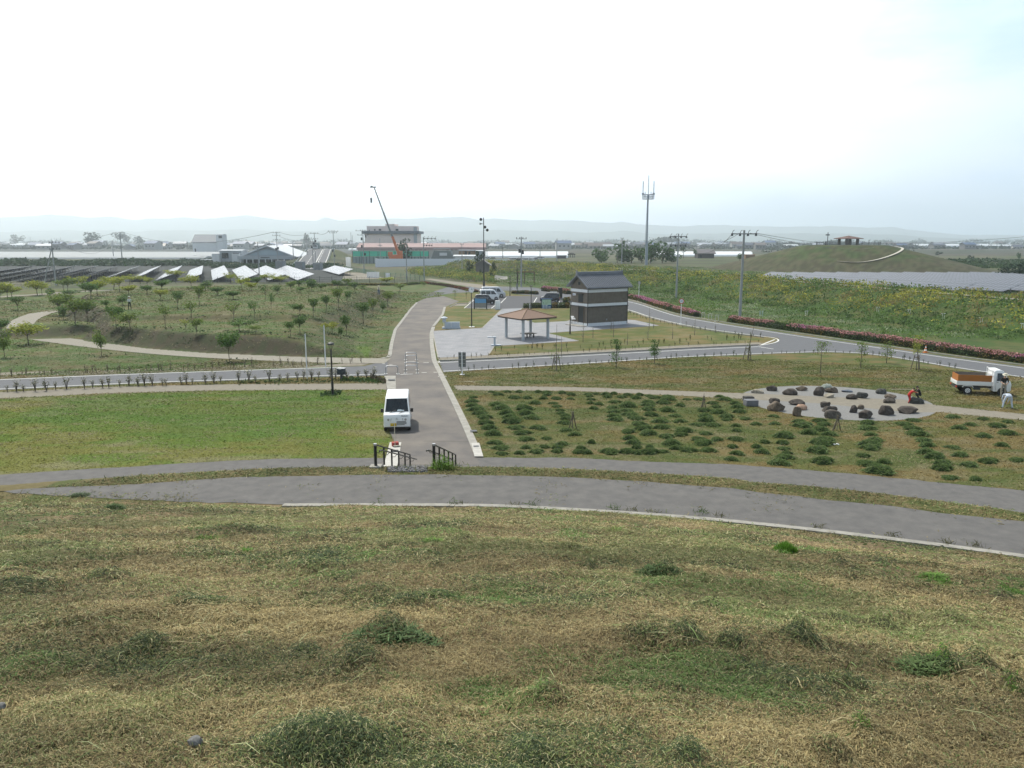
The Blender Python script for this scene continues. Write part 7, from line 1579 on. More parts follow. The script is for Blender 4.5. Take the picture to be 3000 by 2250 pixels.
# ---------------- buildings
def bmat(n, c, r=.85): return mat(n, c, r, .06, .3)
def gable(name, label, px0, px1, py, peave, pridge, wallm, roofm, depth_, Y=None, ridge_x=True, wins=(), over=.6, cat='building', rz=0, group=None, doors=()):
    Y = Y or ground_Y(py); x0 = PY(px0, py, Y)[0]; x1 = PY(px1, py, Y)[0]; w = x1-x0; he = PY(px0, peave, Y)[2]; hr = PY(px0, pridge, Y)[2]; t = thing(name, label, cat, (x0, Y, 0), rz, group)
    d = depth_; W_ = MB().box((w/2, d/2, he/2-.3), (w, d, he+.6))
    if ridge_x: W_.add([(0, 0, he), (0, d, he), (0, d/2, hr-.1), (w, 0, he), (w, d, he), (w, d/2, hr-.1)], [[0, 1, 2], [3, 5, 4], [0, 3, 4, 1], [0, 2, 5, 3], [1, 4, 5, 2]])
    else: W_.add([(0, 0, he), (w, 0, he), (w/2, 0, hr-.1), (0, d, he), (w, d, he), (w/2, d, hr-.1)], [[0, 1, 2], [3, 5, 4], [0, 3, 4, 1], [0, 2, 5, 3], [1, 4, 5, 2]])
    W_.build('wall', wallm, t); rf = MB(); o = over; th = max(.25, .02*w)
    for s in (0, 1):
        if ridge_x:
            ye = -o if s == 0 else d+o; sl = (hr-he)/(d/2); ze = he-o*sl
            rf.add([(-o, ye, ze), (w+o, ye, ze), (w+o, d/2, hr), (-o, d/2, hr), (-o, ye, ze+th), (w+o, ye, ze+th), (w+o, d/2, hr+th), (-o, d/2, hr+th)], [[0, 1, 2, 3], [4, 5, 6, 7], [0, 1, 5, 4], [1, 2, 6, 5], [2, 3, 7, 6], [3, 0, 4, 7]])
        else:
            xe = -o if s == 0 else w+o; sl = (hr-he)/(w/2); ze = he-o*sl
            rf.add([(xe, -o, ze), (xe, d+o, ze), (w/2, d+o, hr), (w/2, -o, hr), (xe, -o, ze+th), (xe, d+o, ze+th), (w/2, d+o, hr+th), (w/2, -o, hr+th)], [[0, 1, 2, 3], [4, 5, 6, 7], [0, 1, 5, 4], [1, 2, 6, 5], [2, 3, 7, 6], [3, 0, 4, 7]])
    rf.build('roof', roofm, t)
    for (a, b, c, e) in wins:                       # window rectangles in photo pixels
        xa = PY(a, c, Y)[0]-x0; xb = PY(b, c, Y)[0]-x0; za = PY(a, e, Y)[2]; zb = PY(a, c, Y)[2]; MB().box(((xa+xb)/2, -.05, (za+zb)/2), (xb-xa, .16, zb-za)).build('window', glass, t)
    return t, w, he, hr, Y
wl_ = bmat('pale_wall', (.54, .56, .58)); wg = bmat('grey_wall', (.33, .36, .39)); wp_ = bmat('pinkish_wall', (.70, .60, .57)); rg_ = bmat('grey_roof', (.13, .15, .18), .6); rr_ = bmat('red_roof', (.36, .265, .26)); rl = bmat('light_metal_roof', (.5, .53, .56), .4); wdk = bmat('dark_wood_wall', (.055, .05, .05)); wbr = bmat('brown_wall', (.24, .15, .09))
gable('white_hall', 'white gabled building with grey roof standing before the town at left', 566, 634, 742, 709, 688, wl_, rg_, 16, wins=((570, 574, 728, 740),), over=.8)
t, w, he, hr, Y = gable('tower_block', 'small pale tower block attached right of the white gabled building', 635, 655, 742, 688, 686.5, wl_, wg, 10, wins=((640, 650, 690, 698),), over=.1)
t, w, he, hr, Y = gable('concrete_annex', 'grey flat-roofed block with two dark openings left of the gabled hall', 645, 708, 771, 735, 733, wg, rl, 10, Y=385, wins=((650, 669, 741, 757), (682, 700, 741, 757)), over=.5)
for px in (636, 694):
    q = PY(px, 771, 384); MB().box((q[0]-t.location.x, -1.4, 2.2), (3.4, 2.4, 4.4)).build('utility_unit', wl_, t)
t, w, he, hr, Y = gable('gabled_hall', 'broad low hall with wide pale gable and long dark porch', 711, 862, 773, 751, 722, wg, rl, 30, Y=374, ridge_x=False, over=1.6)
MB().add([(w*.10, -.5, he+.4), (w*.90, -.5, he+.4), (w*.72, -.5, he+2.0), (w/2, -.5, he+3.3), (w*.28, -.5, he+2.0)], [[0, 1, 2, 3, 4]]).build('gable_panel', bmat('pale_blue_panel', (.33, .40, .44)), t)
MB().box((w/2, -2.4, he-.55), (w+1.5, 4.4, 1.5)).build('porch_fascia', wg, t); MB().box((w*.5, -4.63, he-.5), (w*.17, .05, .45)).build('sign_lettering', darkmetal, t)
MB().box((w/2, -.25, he*.32), (w*.94, .3, he*.58)).build('window', glass, t); pb = MB(); 
for k in range(9): pb.box((w*(.02+.12*k), -4.3, (he-1.2)/2), (.35, .35, he-1.2))
pb.build('porch_column', wl_, t); MB().cyl((w/2, 2, hr), (w/2, 2, hr+1.1), .7, .2, 8).build('roof_vent', rg_, t)
# big pink building
Y = 460; X0 = PY(1069, 700, Y)[0]; X1 = PY(1222, 700, Y)[0]; Z = lambda py: PY(1100, py, Y)[2]; t = thing('school_building', 'big pinkish building with dark roof band and setback top storey behind the crane', 'building', (X0, Y, 0)); w = X1-X0
MB().box((w/2, 10, Z(685)/2), (w, 20, Z(685))).build('wall', wp_, t); MB().box((w/2, 10, (Z(677)+Z(685))/2), (w+3, 23, Z(677)-Z(685))).build('roof_band', rg_, t)
MB().box((w*.49, 12, (Z(662)+Z(677))/2), (w*.95, 15, Z(662)-Z(677))).build('top_storey', wp_, t); MB().box((w*.47, 11, (Z(656)+Z(677))/2), (w*.175, 16, Z(656)-Z(677))).build('stair_tower', wp_, t)
for a, b in ((.17, .023), (.27, .05), (.60, .05)): MB().box((w*a, 4.45, Z(673)), (w*b, .2, 1.0)).build('window', glass, t)
pp = MB()
for q in (.955, .985): pp.box((w*q, -.35, Z(700)), (.9, .6, Z(685)-1))
pp.build('duct', wg, t); MB().box((w*.02, -.3, Z(692)), (.5, .2, 1.4)).build('window', glass, t)
wn = [(1052+k*14.5, 1060+k*14.5, 736, 739.5) for k in range(5)]+[(1180+k*12, 1188+k*12, 729.5, 733) for k in range(6)]+[(1308+k*12, 1316+k*12, 729.5, 733) for k in range(7)]
gable('red_roofed_building', 'long low building with reddish roof in front of the big pink building', 1049, 1420, 760, 731, 720, bmat('cream_wall', (.42, .40, .38)), rr_, 14, Y=400, wins=wn, over=.5)
t, w, he, hr, Y = gable('small_white_roofed_house', 'small low building with bright white roof behind the hoarding', 1333, 1394, 762, 751, 748.5, wl_, rl, 8, Y=345, over=.8)
gable('orange_brown_building', 'orange-brown low building right of the netting', 1344, 1392, 760, 735, 733.5, wbr, rg_, 10, Y=385, wins=((1361, 1368, 736, 748), (1372, 1378, 738, 748)), over=.3)
gable('open_shed', 'flat-roofed grey shed beside the orange-brown building', 1393, 1415, 760, 736, 734.5, wg, rl, 10, Y=388, over=.3)
gable('wooden_shed', 'grey timber shed with gable roof between two pines near the mast', 1394, 1432, 809, 775, 762, bmat('weathered_board', (.14, .135, .13)), bmat('shed_roof', (.2, .19, .19)), 7, Y=None, ridge_x=False, over=.7)
gable('dark_cottage', 'dark timber cottage with grey roof beyond the shrub bank', 2045, 2092, 759, 742, 732, wdk, bmat('cottage_roof', (.15, .14, .15)), 9, wins=((2050, 2056, 746, 757),), over=.8)
gable('dark_hut', 'small dark flat hut beside the plain pole in the far car park', 1633, 1658, 760, 750, 748.5, wdk, rg_, 5, over=.4); gable('brown_fence_block', 'low brown boarded enclosure left of the mound', 2184, 2211, 762, 747, 746.5, wbr, wbr, 3, over=.1)
gable('white_sheds', 'low white-roofed workshop right of the loudspeaker mast', 1350, 1394, 722, 716, 713, wl_, rl, 16, over=.6)
x, y = P(1674, 757); s = mpp(x, y); t = thing('open_shelter', 'dark open shelter frame beside the dark hut', 'shelter', (x, y, 0))
for q in (-8*s, -3*s, 3*s, 8*s): MB().box((q, 0, 6*s), (.4, .4, 12*s)).build('post', wdk, t)
MB().box((0, 0, 12*s), (22*s, 4, .5)).box((0, 0, 15*s), (12*s, 3, .4)).build('roof', wdk, t)
# trapezoid stand (stairs building) behind hoarding
q0, q1 = PY(1256, 760, 350), PY(1334, 760, 350); t = thing('stair_block', 'grey stepped steel stair structure between netting and hoarding', 'building', (q0[0], 350, 0)); w = q1[0]-q0[0]; h = PY(1290, 734, 350)[2]
MB().add([(p[0], yy, p[1]) for yy in (0, 8) for p in ((0, 0), (w, 0), (w*.82, h), (w*.2, h))], [[0, 1, 2, 3], [7, 6, 5, 4], [0, 4, 5, 1], [1, 5, 6, 2], [2, 6, 7, 3], [3, 7, 4, 0]]).build('block', bmat('stair_grey', (.17, .19, .19)), t)
MB().tube([(0, -.2, .8), (w*.2, -.2, h+.8), (w*.8, -.2, h+.8), (w, -.2, .8)], .12).build('handrail', wg, t); MB().box((w*.55, -.15, h*.75), (w*.28, .1, h*.2)).build('sign_board', wl_, t)
# hoarding, netting, crane
def fence(name, label, px0, px1, ptop, Y0, Y1, m, n, cat='fence', zb=0, postm=None, thick=.08, part='panel'):
    A = Vector(PY(px0, ptop, Y0)); B = Vector(PY(px1, ptop, Y1)); t = thing(name, label, cat, (A.x, A.y, 0)); d = B-A
    for k in range(n):
        a = d*(k/n); b = d*((k+.985)/n); ang = math.atan2(d.y, d.x); c = (a+b)/2; z = A.z+c.z; MB().box((0, 0, (z+zb)/2), ((b-a).length, thick, z-zb)).build(part, m, t, (c.x, c.y, 0)).rotation_euler = (0, 0, ang)
    if postm:
        for k in range(n+1): a = d*(k/n); MB().box((a.x, a.y-.1, (A.z+a.z)/2), (.22, .22, A.z+a.z)).build('post', postm, t)
    return t
hoard = pm('hoarding_white', (.66, .69, .74), .6, .04, .2)
fence('site_hoarding', 'long white panel hoarding round the building site', 1099, 1487, 758, 322, 345, hoard, 40); fence('site_hoarding', 'short white hoarding return at the left corner of the building site', 1099, 1104, 757, 322, 345, white, 2)
gn = pm('green_netting', (.07, .50, .34), .8, .12, .15); fence('green_netting', 'bright green netting stretched on dark posts before the red-roofed building', 1033, 1256, 736, 372, 372, gn, 9, 'netting', PY(1100, 751, 372)[2], darkmetal)
fence('site_wall', 'pale low wall with dark posts beneath the green netting', 1033, 1256, 752, 374, 374, bmat('pale_blue_wall', (.3, .33, .37)), 22, 'wall', 0, darkmetal)
fence('white_barrier', 'stepped white barrier panels at the foot of the ramp road', 1013, 1027, 753, 330, 318, white, 2, 'barrier'); fence('white_gate', 'white closed gate panel with two posts by the track', 1076, 1110, 797, 231, 228, white, 3, 'gate', 0, white)
fence('white_gate', 'single small white panel right of the white gate', 1130, 1142, 800, 228, 227, hoard, 1, 'gate')
gf = pm('green_mesh', (.10, .22, .18), .7, .1)
def meshfence(name, label, pts, h, m, step=2.0, rails=4):
    A = dens(np.array(pts), step); t = thing(name, label, 'fence', (0, 0, 0)); mb = MB(); po = MB(); zs = [Hs(*a) for a in A]
    for i in range(len(A)-1):
        for k in range(rails): mb.tube([(*A[i], zs[i]+h*(k+.4)/rails), (*A[i+1], zs[i+1]+h*(k+.4)/rails)], .03, 4)
        for q in np.linspace(0, 1, 6)[:-1]: c = A[i]*(1-q)+A[i+1]*q; z = zs[i]; mb.cyl((*c, z+.1), (*c, z+h), .015, n=3)
    mb.build('mesh', m, t)
    for i in range(0, len(A), 1 if len(A) < 95 else 2): MB().cyl((*A[i], zs[i]), (*A[i], zs[i]+h+.1), .06, n=6).build('post', m, t)
meshfence('mesh_fence', 'pale green mesh fence curving from the ramp road past the white gate', PL([(1012, 792), (1060, 800), (1110, 812)])+PL([(1145, 814), (1190, 818), (1243, 823)]), 1.5, gf, 2.5)
meshfence('mesh_fence', 'thin dark mesh fence along the near edge of the left solar field', PL([(-60, 838), (300, 833), (600, 830), (900, 828), (1230, 829)]), 1.6, darkmetal, 3.0, 3)
x, y = PY(1162, 758, 345)[:2]; t = thing('mobile_crane', 'orange mobile crane with long raised boom behind the hoarding', 'crane', (x, y, 0))
a = Vector(PY(1172, 754, 345))-Vector((x, y, 0)); b = Vector(PY(1096, 549, 345))-Vector((x, y, 0)); f1 = a.lerp(b, .30); f2 = a.lerp(b, .65); orr = pm('crane_orange', (.50, .14, .05), .5, .06); gr_ = pm('crane_grey', (.20, .21, .22), .5, .06)
MB().cyl(a, f1, .75, .6, 6).build('boom_base', orr, t); MB().cyl(f1, f2, .42, .38, 6).build('boom_section', gr_, t); MB().cyl(f2, b, .32, .27, 6).build('boom_section', gr_, t)
MB().box(tuple(b+Vector((-.4, 0, .1))), (2.6, .5, .5)).cyl(b, b+Vector((-1.4, 0, .6)), .25, n=6).build('boom_head', gr_, t)
hk = b+Vector((-1.4, 0, 0)); MB().tube([tuple(hk), tuple(hk-Vector((0, 0, 4.6)))], .06, 4).cyl(hk-Vector((0, 0, 6.4)), hk-Vector((0, 0, 4.4)), .35, .45, 8).build('hook_block', darkmetal, t)
MB().side([(-1.2, 2.0), (-1.2, 4.6), (1.2, 4.6), (1.2, 2.0)], -3.2, 2.6).side([(-1.1, 4.6), (-1.1, 6.2), (1.0, 6.2), (1.0, 4.6)], 1.0, 2.6).build('turntable', orr, t, bevel=.1); MB().box((-2.6, -.6, 4.9), (2.0, 1.6, 1.9)).build('cab', orr, t, bevel=.12); MB().box((-1, 0, 1.3), (10, 2.6, 1.3)).build('carrier', orr, t, bevel=.1)
for q in (-4.6, -3.2, 1, 2.5):
    for sy in (-1.2, 1.2): MB().cyl((q, sy-.25, .65), (q, sy+.25, .65), .65, n=14).build('wheel', rubber, t)
MB().tube([tuple(a+Vector((-1.5, 0, -1.5))), tuple(a.lerp(b, .12))], .28, 8).build('lift_cylinder', steel, t)
# bus on the bridge crest, distant parked cars
yb = 452; xb = np.interp(yb, [430, 520], [-104, -122])-2.6; t = thing('truck', 'truck coming over the crest of the ramp road towards the camera', 'truck', (xb, yb, Hs(xb, yb)+.1), R(180))
MB().box((0, -1.5, 2.0), (2.3, 5, 2.9)).build('cargo_box', bmat('green_grey', (.13, .19, .19)), t, bevel=.05); MB().box((0, 1.9, 1.55), (2.2, 1.8, 2.1)).build('cab', wl_, t, bevel=.1); MB().box((0, 2.82, 1.95), (1.9, .05, .8)).build('windshield', glass, t)
for sx in (-.95, .95):
    for q in (1.9, -2.6): MB().cyl((sx-.12, q, .45), (sx+.12, q, .45), .45, n=12).build('wheel', rubber, t)
src = [o for o in S.objects if o.name.startswith('parked_') and o.type == 'EMPTY']
cz = [(1497, 766, 2), (1507, 765, 1), (1518, 766, 3), (1528, 764, 1), (1541, 766, 1), (1549, 764, 3), (1558, 766, 1), (1568, 763, 4), (1582, 761, 2), (1425, 762, 1), (1443, 762, 3), (1230, 766, 1)]
for k, (px, py, j) in enumerate(cz):
    x, y = P(px, py); c = dup(src[j], (x, y, .01), R(20+(k*37) % 50), label='%s of the tiny cars in the far car park, counted from the left' % ORD[sorted(q[0] for q in cz).index(px)]); c['group'] = 'cars in the far car park'
for k, (px, py) in enumerate(((596, 772), (612, 771))):
    x, y = P(px, py); c = dup(src[1], (x, y, .01), R(80), label='%s white van parked before the grey annex' % ('left', 'right')[k]); c['group'] = 'vans before the annex'
# mound top: signpost, railing, bench; rails on the bank, small supports
hx0, hy0, _ = PY(2424, 711, 288); z0 = Hs(hx0, hy0); s = 288/FP; t = thing('signal_post', 'thin post with a small flat sign on the left of the mound top', 'post', (hx0, hy0, z0))
MB().cyl((0, 0, -.3), (0, 0, 36*s), .13, n=6).build('post', darkmetal, t); MB().box((-.1, 0, 29*s), (11*s, .2, 3.2*s)).build('sign_board', darkmetal, t); MB().box((-1.0*s*5, 0, 5*s), (3*s, .5, 11*s)).build('cabinet', darkmetal, t)
meshfence('railing', 'low railing round the pavilion on the mound top', [(hx+11*math.cos(q), hy+9.5*math.sin(q)) for q in np.linspace(0, 2*math.pi, 26)], 1.1, darkmetal, 3.0, 2)
def rail(label, pts, h=1.0):
    t = thing('handrail', label, 'handrail', (0, 0, 0)); q = [(*P(px, py, z), z) for px, py, z in pts]
    for p in q: MB().cyl(p, (p[0], p[1], p[2]+h), .045, n=6).build('post', darkmetal, t)
    MB().tube([(p[0], p[1], p[2]+h) for p in q], .04, 5).tube([(p[0], p[1], p[2]+h*.5) for p in q], .03, 5).build('rail', darkmetal, t)
rail('dark handrail of the left stairs climbing the shrub bank', ((2690, 876, 1.2), (2715, 868, 1.8), (2735, 864, 2.6), (2768, 860, 3.0))); rail('dark handrail of the right stairs descending behind the bank', ((2816, 866, 3), (2848, 871, 3), (2885, 877, 2.6)))
for k, (px, py) in enumerate(((2571, 914), (2663, 921), (2763, 934), (2874, 947), (2995, 965), (2362, 925))):
    x, y, z = G(px, py); t = thing('planting_support', '%s small pale T-shaped plant support in the meadow from the left' % ORD[[1, 2, 3, 4, 5, 0][k]], 'support', (x, y, z), 0, 'T-shaped plant supports in the meadow')
    MB().cyl((-.12, 0, 0), (-.12, 0, .65), .03, n=6).cyl((.12, 0, 0), (.12, 0, .65), .03, n=6).build('leg', linew, t); MB().box((0, 0, .67), (.52, .08, .06)).build('crossbar', linew, t)
x, y, z = G(2229, 926); t = thing('marker_posts', 'pair of short pale green posts in the meadow right of the biggest pole', 'posts', (x, y, z))
for q in (-.13, .22): MB().cyl((q, 0, 0), (q, 0, .75), .09, n=10).build('post', bmat('pale_green_plastic', (.38, .46, .42), .5), t)
x, y, z = G(1463, 821); t = tag(MB().add([(-2, 0, 0), (2.2, 0, 0), (2.2, 2.2, .9), (-1.2, 2.0, 1.3), (-2, 2.3, 0), (2.2, 2.4, 0)], [[0, 1, 2, 3], [1, 5, 2], [4, 3, 2, 5], [0, 3, 4], [0, 4, 5, 1]]).build('stone_slab', concrete, loc=(x, y, z)), 'tilted pale slab lying in the shrubs right of the timber shed', 'slab')

# ---------------- greenhouses
film = pm('greenhouse_film', (.60, .63, .66), .35, .04, .1)
def tunnel(x0, x1, y, label, group, w=5.5, h=2.9, m=film):
    t = thing('greenhouse', label, 'greenhouse', (x0, y, 0), 0, group); mb = MB(); n = 7; L_ = x1-x0; v = []
    for xx in (0, L_):
        for k in range(n): a_ = math.pi*k/(n-1); v.append((xx, w/2-w/2*math.cos(a_), h*math.sin(a_)**.7))
    mb.add(v, [[k, k+1, n+k+1, n+k] for k in range(n-1)]+[list(range(n)), list(range(n, 2*n))[::-1]]); mb.build('film', m, t)
for k in range(14):
    Y = 462+k*15; tunnel(PY(-120, 750, Y)[0], PY(640 if k > 2 else 600-k*20, 750, Y)[0], Y, 'long pale greenhouse tunnel, %s in the band behind the left solar field' % ORD[k], 'band of greenhouses at left', 11, 1.5, bmat('greenhouse_pale', (.33, .35, .36)))
for k in range(6): Y = 480+k*26; tunnel(PY(1395, 750, Y)[0], PY(1665, 750, Y)[0], Y, 'long white greenhouse behind the far car park, %s from the front' % ORD[k], 'greenhouses behind the far car park', 12, 2.4)
for k in range(5): Y = 520+k*26; tunnel(PY(1900, 750, Y)[0], PY(2205, 750, Y)[0], Y, 'long white greenhouse behind the dark cottage, %s from the front' % ORD[k], 'greenhouses behind the dark cottage', 12, 2.2)
GHx = [(0, 250, 700, 2100), (130, 285, 712, 1500), (20, 110, 712, 1500), (650, 860, 709, 1400), (765, 850, 728, 900), (1020, 1140, 728, 900), (1430, 1560, 712, 1700), (1590, 1700, 715, 1600), (2650, 2900, 712, 1500), (2700, 3000, 718, 1250), (2900, 3000, 704, 2300), (2300, 2340, 718, 1300), (820, 905, 752, 600)]
for k, (a, b, py, Y) in enumerate(GHx):
    Y = min(Y, 2500); tunnel(PY(a, py, Y)[0], PY(b, py, Y)[0], Y, 'bright white greenhouse strip on the far plain, %s of thirteen counted by distance' % ORD[k], 'scattered far greenhouses', 14, 4.5 if Y > 1000 else 2.0)
# ---------------- town
def house_mesh(k):
    g = random.Random(k); w, d, h, r = g.uniform(10, 17), g.uniform(8, 11), g.uniform(3.2, 6.4), g.uniform(1.8, 2.8); mb = MB().box((0, 0, h/2), (w, d, h)); o = .7
    for s in (-1, 1): mb.add([(-w/2-o, s*(d/2+o), h-.3), (w/2+o, s*(d/2+o), h-.3), (w/2+o, 0, h+r), (-w/2-o, 0, h+r)], [[0, 1, 2, 3]], 1)
    mb.add([(-w/2, -d/2, h), (-w/2, d/2, h), (-w/2, 0, h+r-.2)], [[0, 1, 2]]).add([(w/2, -d/2, h), (w/2, d/2, h), (w/2, 0, h+r-.2)], [[0, 1, 2]])
    for q in range(3): mb.box((-w*.3+q*w*.3, -d/2-.03, h*.55), (w*.13, .1, 1.3), mi=2)
    return mb.mesh('town_house', [bmat('house_wall_%d' % (k % 3), [(.24, .235, .22), (.17, .165, .16), (.36, .36, .35)][k % 3]), bmat('house_roof_%d' % (k % 4), [(.07, .08, .11), (.11, .09, .085), (.30, .33, .38), (.07, .11, .2)][k % 4], .5), glass])
TH = [house_mesh(k) for k in range(12)]; g = random.Random(5); cnt = 0
while cnt < 298:
    px = g.uniform(-20, 3020); py = 708+24*g.random()**1.3; dn = 1 if 640 < px < 2260 else .42 if px > 2600 or px < 560 else .25
    if g.random() > dn or (565 < px < 660 and py > 716): continue
    x, y = P(px, py); o = link('town_house', TH[cnt % 12]); o.location = (x, y, 0); o.rotation_euler = (0, 0, g.choice((0, R(90), R(12), R(-20)))+R(g.uniform(-8, 8))); q = g.uniform(.9, 1.3); o.scale = (q, q, q)
    tag(o, 'small hazy house of the distant town on the plain', 'house', 'houses of the distant town'); cnt += 1
# ---------------- far trees
def far_crown(seed, col, n=520, flat=.75):
    g = np.random.default_rng(seed); cs = g.normal(size=(9, 3))*[.3, .3, .2]; i = g.integers(0, 9, n); v = g.normal(size=(n, 3)); v /= np.linalg.norm(v, axis=1)[:, None]
    c = cs[i]+v*(.22+.08*g.random((n, 1)))*[1, 1, flat]; c[:, 2] = c[:, 2]*flat; c = (c-c.min(0))/(c.max(0)-c.min(0)); c[:, :2] -= .5; col = np.array(col)*(.6+.8*g.random((n, 1)))
    V, F, K = quads(c, .06, col, up=.8, seed=seed, thin=.7); return npmesh('crown', V, F, leafm, K)
FC = {'g': [far_crown(s, (.06, .12, .035)) for s in (1, 2, 3)], 'd': [far_crown(s, (.03, .055, .03)) for s in (4, 5)], 'p': [far_crown(s, (.045, .08, .035), 360, .5) for s in (6, 7)]}
tk = MB().cyl((0, 0, 0), (0, 0, 1), .5, .3, 8).mesh('trunk', bark)
def ftree(px, py, pt, w, label, k='g', cb=.25, i=0, name='tree', group=None):
    x, y, z = G(px, py); s = mpp(x, y, z); h = (py-pt)*s; t = thing(name, label, 'tree', (x, y, z), R(px % 90), group)
    a = link('crown', FC[k][i % len(FC[k])], t, (0, 0, h*cb)); a.scale = (w*s, w*s, h*(1-cb)); b = link('trunk', tk, t); b.scale = (h*.045, h*.045, h*(cb+.35))
for i, (px, py, pt, w, l) in enumerate(((1762, 772, 727, 66, 'low bushy tree at the left end of the clump below the mast'), (1808, 771, 716, 60, 'second tree from the left in the green clump'), (1850, 771, 708, 74, 'tall tree in the green clump just left of the mast'), (1905, 772, 706, 70, 'tallest broad tree right behind the mast foot'), (1940, 771, 708, 66, 'broad tree at the right of the mast'), (1975, 770, 735, 50, 'low tree at the right end of the clump'), (1880, 770, 722, 50, 'small tree in front of the tallest one in the clump'))): ftree(px, py, pt, w, l, 'g', .08, i, group='green clump below the mast')
ftree(2002, 757, 722, 28, 'umbrella-shaped tree left of the dark cottage', 'p', .5); ftree(2037, 757, 729, 14, 'small tree touching the dark cottage', 'g', .4); ftree(2066+100, 764, 742, 22, 'small bush-like tree left of the brown enclosure', 'g', .2)
ftree(1184, 772, 700, 40, 'ragged pine in front of the red-roofed building beside the crane', 'p', .12, name='pine_tree'); ftree(1190, 772, 722, 34, 'lower bush growing beneath the ragged pine', 'd', .05); ftree(1405, 772, 736, 24, 'dark bushy tree at the right end of the hoarding', 'd', .02)
ftree(1378, 806, 765, 22, 'pine with cloud-pruned crown left of the timber shed', 'd', .2, name='pine_tree'); ftree(1447, 803, 767, 15, 'narrow layered pine right of the timber shed', 'd', .2, 1, name='pine_tree'); ftree(1411, 815, 790, 14, 'small bush in front of the timber shed', 'd', .05); ftree(1440, 818, 796, 14, 'second small bush right of the timber shed', 'd', .05, 1)
ftree(277, 724, 681, 60, 'large dark spreading tree among the far left houses', 'd', .2, name='pine_tree'); ftree(355, 722, 680, 44, 'tall pine with broken crown right of the four-way pole', 'd', .45, 1, name='pine_tree'); ftree(375, 722, 689, 26, 'lower pine beside the broken-crowned pine', 'd', .4); ftree(410, 722, 692, 34, 'rounded grove tree right of the pines', 'd', .1, 1); ftree(54, 718, 688, 34, 'hazy rounded tree at the far left', 'd', .1); ftree(900, 724, 684, 22, 'tall dark conifer above the ramp road', 'd', .1, 1)
ftree(2750, 752, 737, 18, 'lone small tree in the field right of the mound', 'd', .3); ftree(2843, 764, 748, 18, 'dark bush in the field right of the lone tree', 'd', .05); ftree(2984, 760, 739, 16, 'pale slender tree near the right edge', 'g', .1)
for i, (px, py, pt, w) in enumerate(((2945, 818, 783, 46), (2985, 820, 770, 60), (3030, 822, 762, 70), (2930, 819, 795, 36))): ftree(px, py, pt, w, '%s of the dark bushy trees at the right edge behind the solar field' % ORD[i], 'd', .02, i)
def belts():
    g = np.random.default_rng(31); C = []; K = []; SZ = []
    def belt(px0, px1, y0, y1, n, top, col, sz):
        px = px0+(px1-px0)*g.random(n); py = y0+(y1-y0)*g.random(n); d = np.array([P(a, b) for a, b in zip(px, py)]); cl_ = fbm(px*.02, py*.1, 9)
        h = top*d[:, 1]/FP*np.clip((cl_-.35)*3.2, .12, 1.2)
        for j in range(7): C.append(np.column_stack([d[:, 0]+g.normal(size=n)*sz*1.6, d[:, 1]+g.normal(size=n)*sz, h*g.random(n)])); K.append(np.array(col)*(.6+.8*g.random((n, 1)))); SZ.append(np.full(n, sz))
    belt(-40, 3040, 708, 716, 2600, 10, (.035, .052, .04), 4.2); belt(-40, 3040, 714, 731, 3000, 8, (.035, .052, .035), 2.4); belt(1840, 2010, 712, 722, 420, 20, (.035, .055, .035), 4.0); belt(2250, 2480, 716, 724, 220, 14, (.035, .055, .035), 3.6)
    belt(-40, 640, 766, 780, 900, 10, (.035, .065, .03), .9); belt(640, 1000, 776, 786, 420, 8, (.035, .065, .03), .9); belt(2600, 3060, 762, 790, 900, 6, (.045, .08, .03), 1.1); belt(620, 930, 752, 772, 200, 4, (.05, .08, .035), 1.0); belt(2250, 2660, 724, 742, 260, 3, (.05, .07, .04), 2)
    C = np.vstack(C); K = np.vstack(K); V, F, c = quads(C, np.concatenate(SZ), K, up=.7, seed=4, thin=.65)
    tag(link('distant_trees', npmesh('distant_trees', V, F, leafm, c)), 'hazy tree belts and hedgerows of the far plain', 'trees', kind='stuff')
belts()
sheet('field', [(2640, 760), (3300, 762), (3300, 736), (2560, 742)], .05, pm('green_field', (.10, .155, .06), .95, .15, .02)); sheet('field', [(-100, 742.5), (2240, 742.5), (2240, 726), (-100, 726)], .05, pm('dark_field', (.045, .055, .05), .95, .15, .01))
sheet('field', [(300, 772), (1000, 766), (760, 762), (330, 764)], .05, pm('pale_field', (.16, .17, .13), .95, .15, .03))
sheet('far_car_park', [(1480, 768), (1760, 770), (1740, 752), (1480, 752)], .06, pm('far_asphalt', (.20, .20, .20), .9, .08, .05)); sheet('gravel_yard', [(1000, 820), (1130, 816), (1080, 800), (1000, 798)], .02, tan)
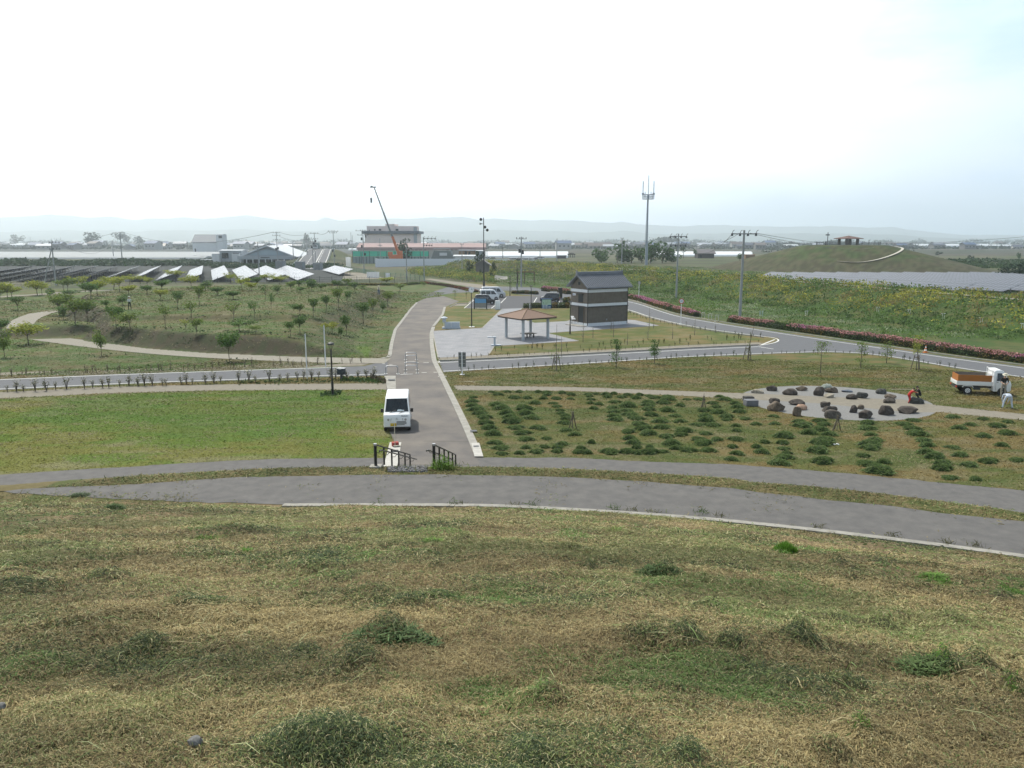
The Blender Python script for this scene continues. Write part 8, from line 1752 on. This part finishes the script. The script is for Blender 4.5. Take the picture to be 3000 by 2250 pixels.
# ---------------- mountains
def mountains():
    prof = [(-900, 650), (-300, 645), (0, 642), (158, 633), (230, 637), (269, 641), (325, 638), (405, 646), (538, 640), (600, 644), (660, 640), (720, 633), (760, 640), (821, 645), (929, 650), (958, 639), (995, 649), (1060, 646), (1138, 643), (1200, 644), (1268, 640), (1358, 638), (1405, 646), (1444, 641), (1500, 644), (1562, 646), (1640, 647), (1679, 647), (1720, 651), (1780, 655), (1822, 650), (1885, 660), (1960, 664), (2011, 663), (2138, 661), (2250, 666), (2379, 663), (2500, 668), (2616, 666), (2680, 676), (2711, 682), (2838, 690), (3000, 688), (3300, 692), (3900, 697)]
    xs = np.array([p[0] for p in prof], float); ys = np.array([p[1] for p in prof], float)
    for Y0, off, nm, sd_ in ((8600, 0, 'mountains', 1), (6000, 27, 'hills', 9)):
        px = np.linspace(-900, 3900, 500); top = np.interp(px, xs, ys)+(fbm(px*.02, px*0, sd_)-.5)*6; top = 705-(705-top)*(1 if not off else .28+.30*fbm(px*.004, px*0+3, sd_)) 
        V = []; rows_ = 9
        for j in range(rows_):
            f = j/(rows_-1)
            for i in range(len(px)):
                Z = CAMZ+(705-top[i])/FP*Y0; yy = Y0-(1-f)*Y0*.18+(fbm(np.array([px[i]*.012]), np.array([f*3.0]), sd_+3)[0]-.5)*Y0*.10*(1-f); q = PY(px[i], 705, Y0); V.append((q[0]*yy/Y0, yy, -5+(Z+5)*f**.8))
        n = len(px); F = [(j*n+i, j*n+i+1, (j+1)*n+i+1, (j+1)*n+i) for j in range(rows_-1) for i in range(n-1)]
        o = link(nm, npmesh(nm, np.array(V), np.array(F), mat('forest_hill', (.045, .07, .045), .95, .25, .002))); o['kind'] = 'structure'
mountains()
# ---------------- haze: one closed box of even air
hz = bpy.data.materials.new('haze'); hz.use_nodes = True; nt = hz.node_tree
for n_ in list(nt.nodes): nt.nodes.remove(n_)
out = nt.nodes.new('ShaderNodeOutputMaterial'); pv_ = nt.nodes.new('ShaderNodeVolumePrincipled'); pv_.inputs['Color'].default_value = (.84, .93, 1, 1); pv_.inputs['Density'].default_value = .00024; pv_.inputs['Anisotropy'].default_value = .6
nt.links.new(pv_.outputs[0], out.inputs['Volume'])
HZ = 320; hb = MB().box((0, 0, (HZ-6)/2), (20000, 20000, HZ+6)).build('haze', hz); hb['kind'] = 'stuff'; tag(hb, 'pale haze filling the air over the plain', 'haze')
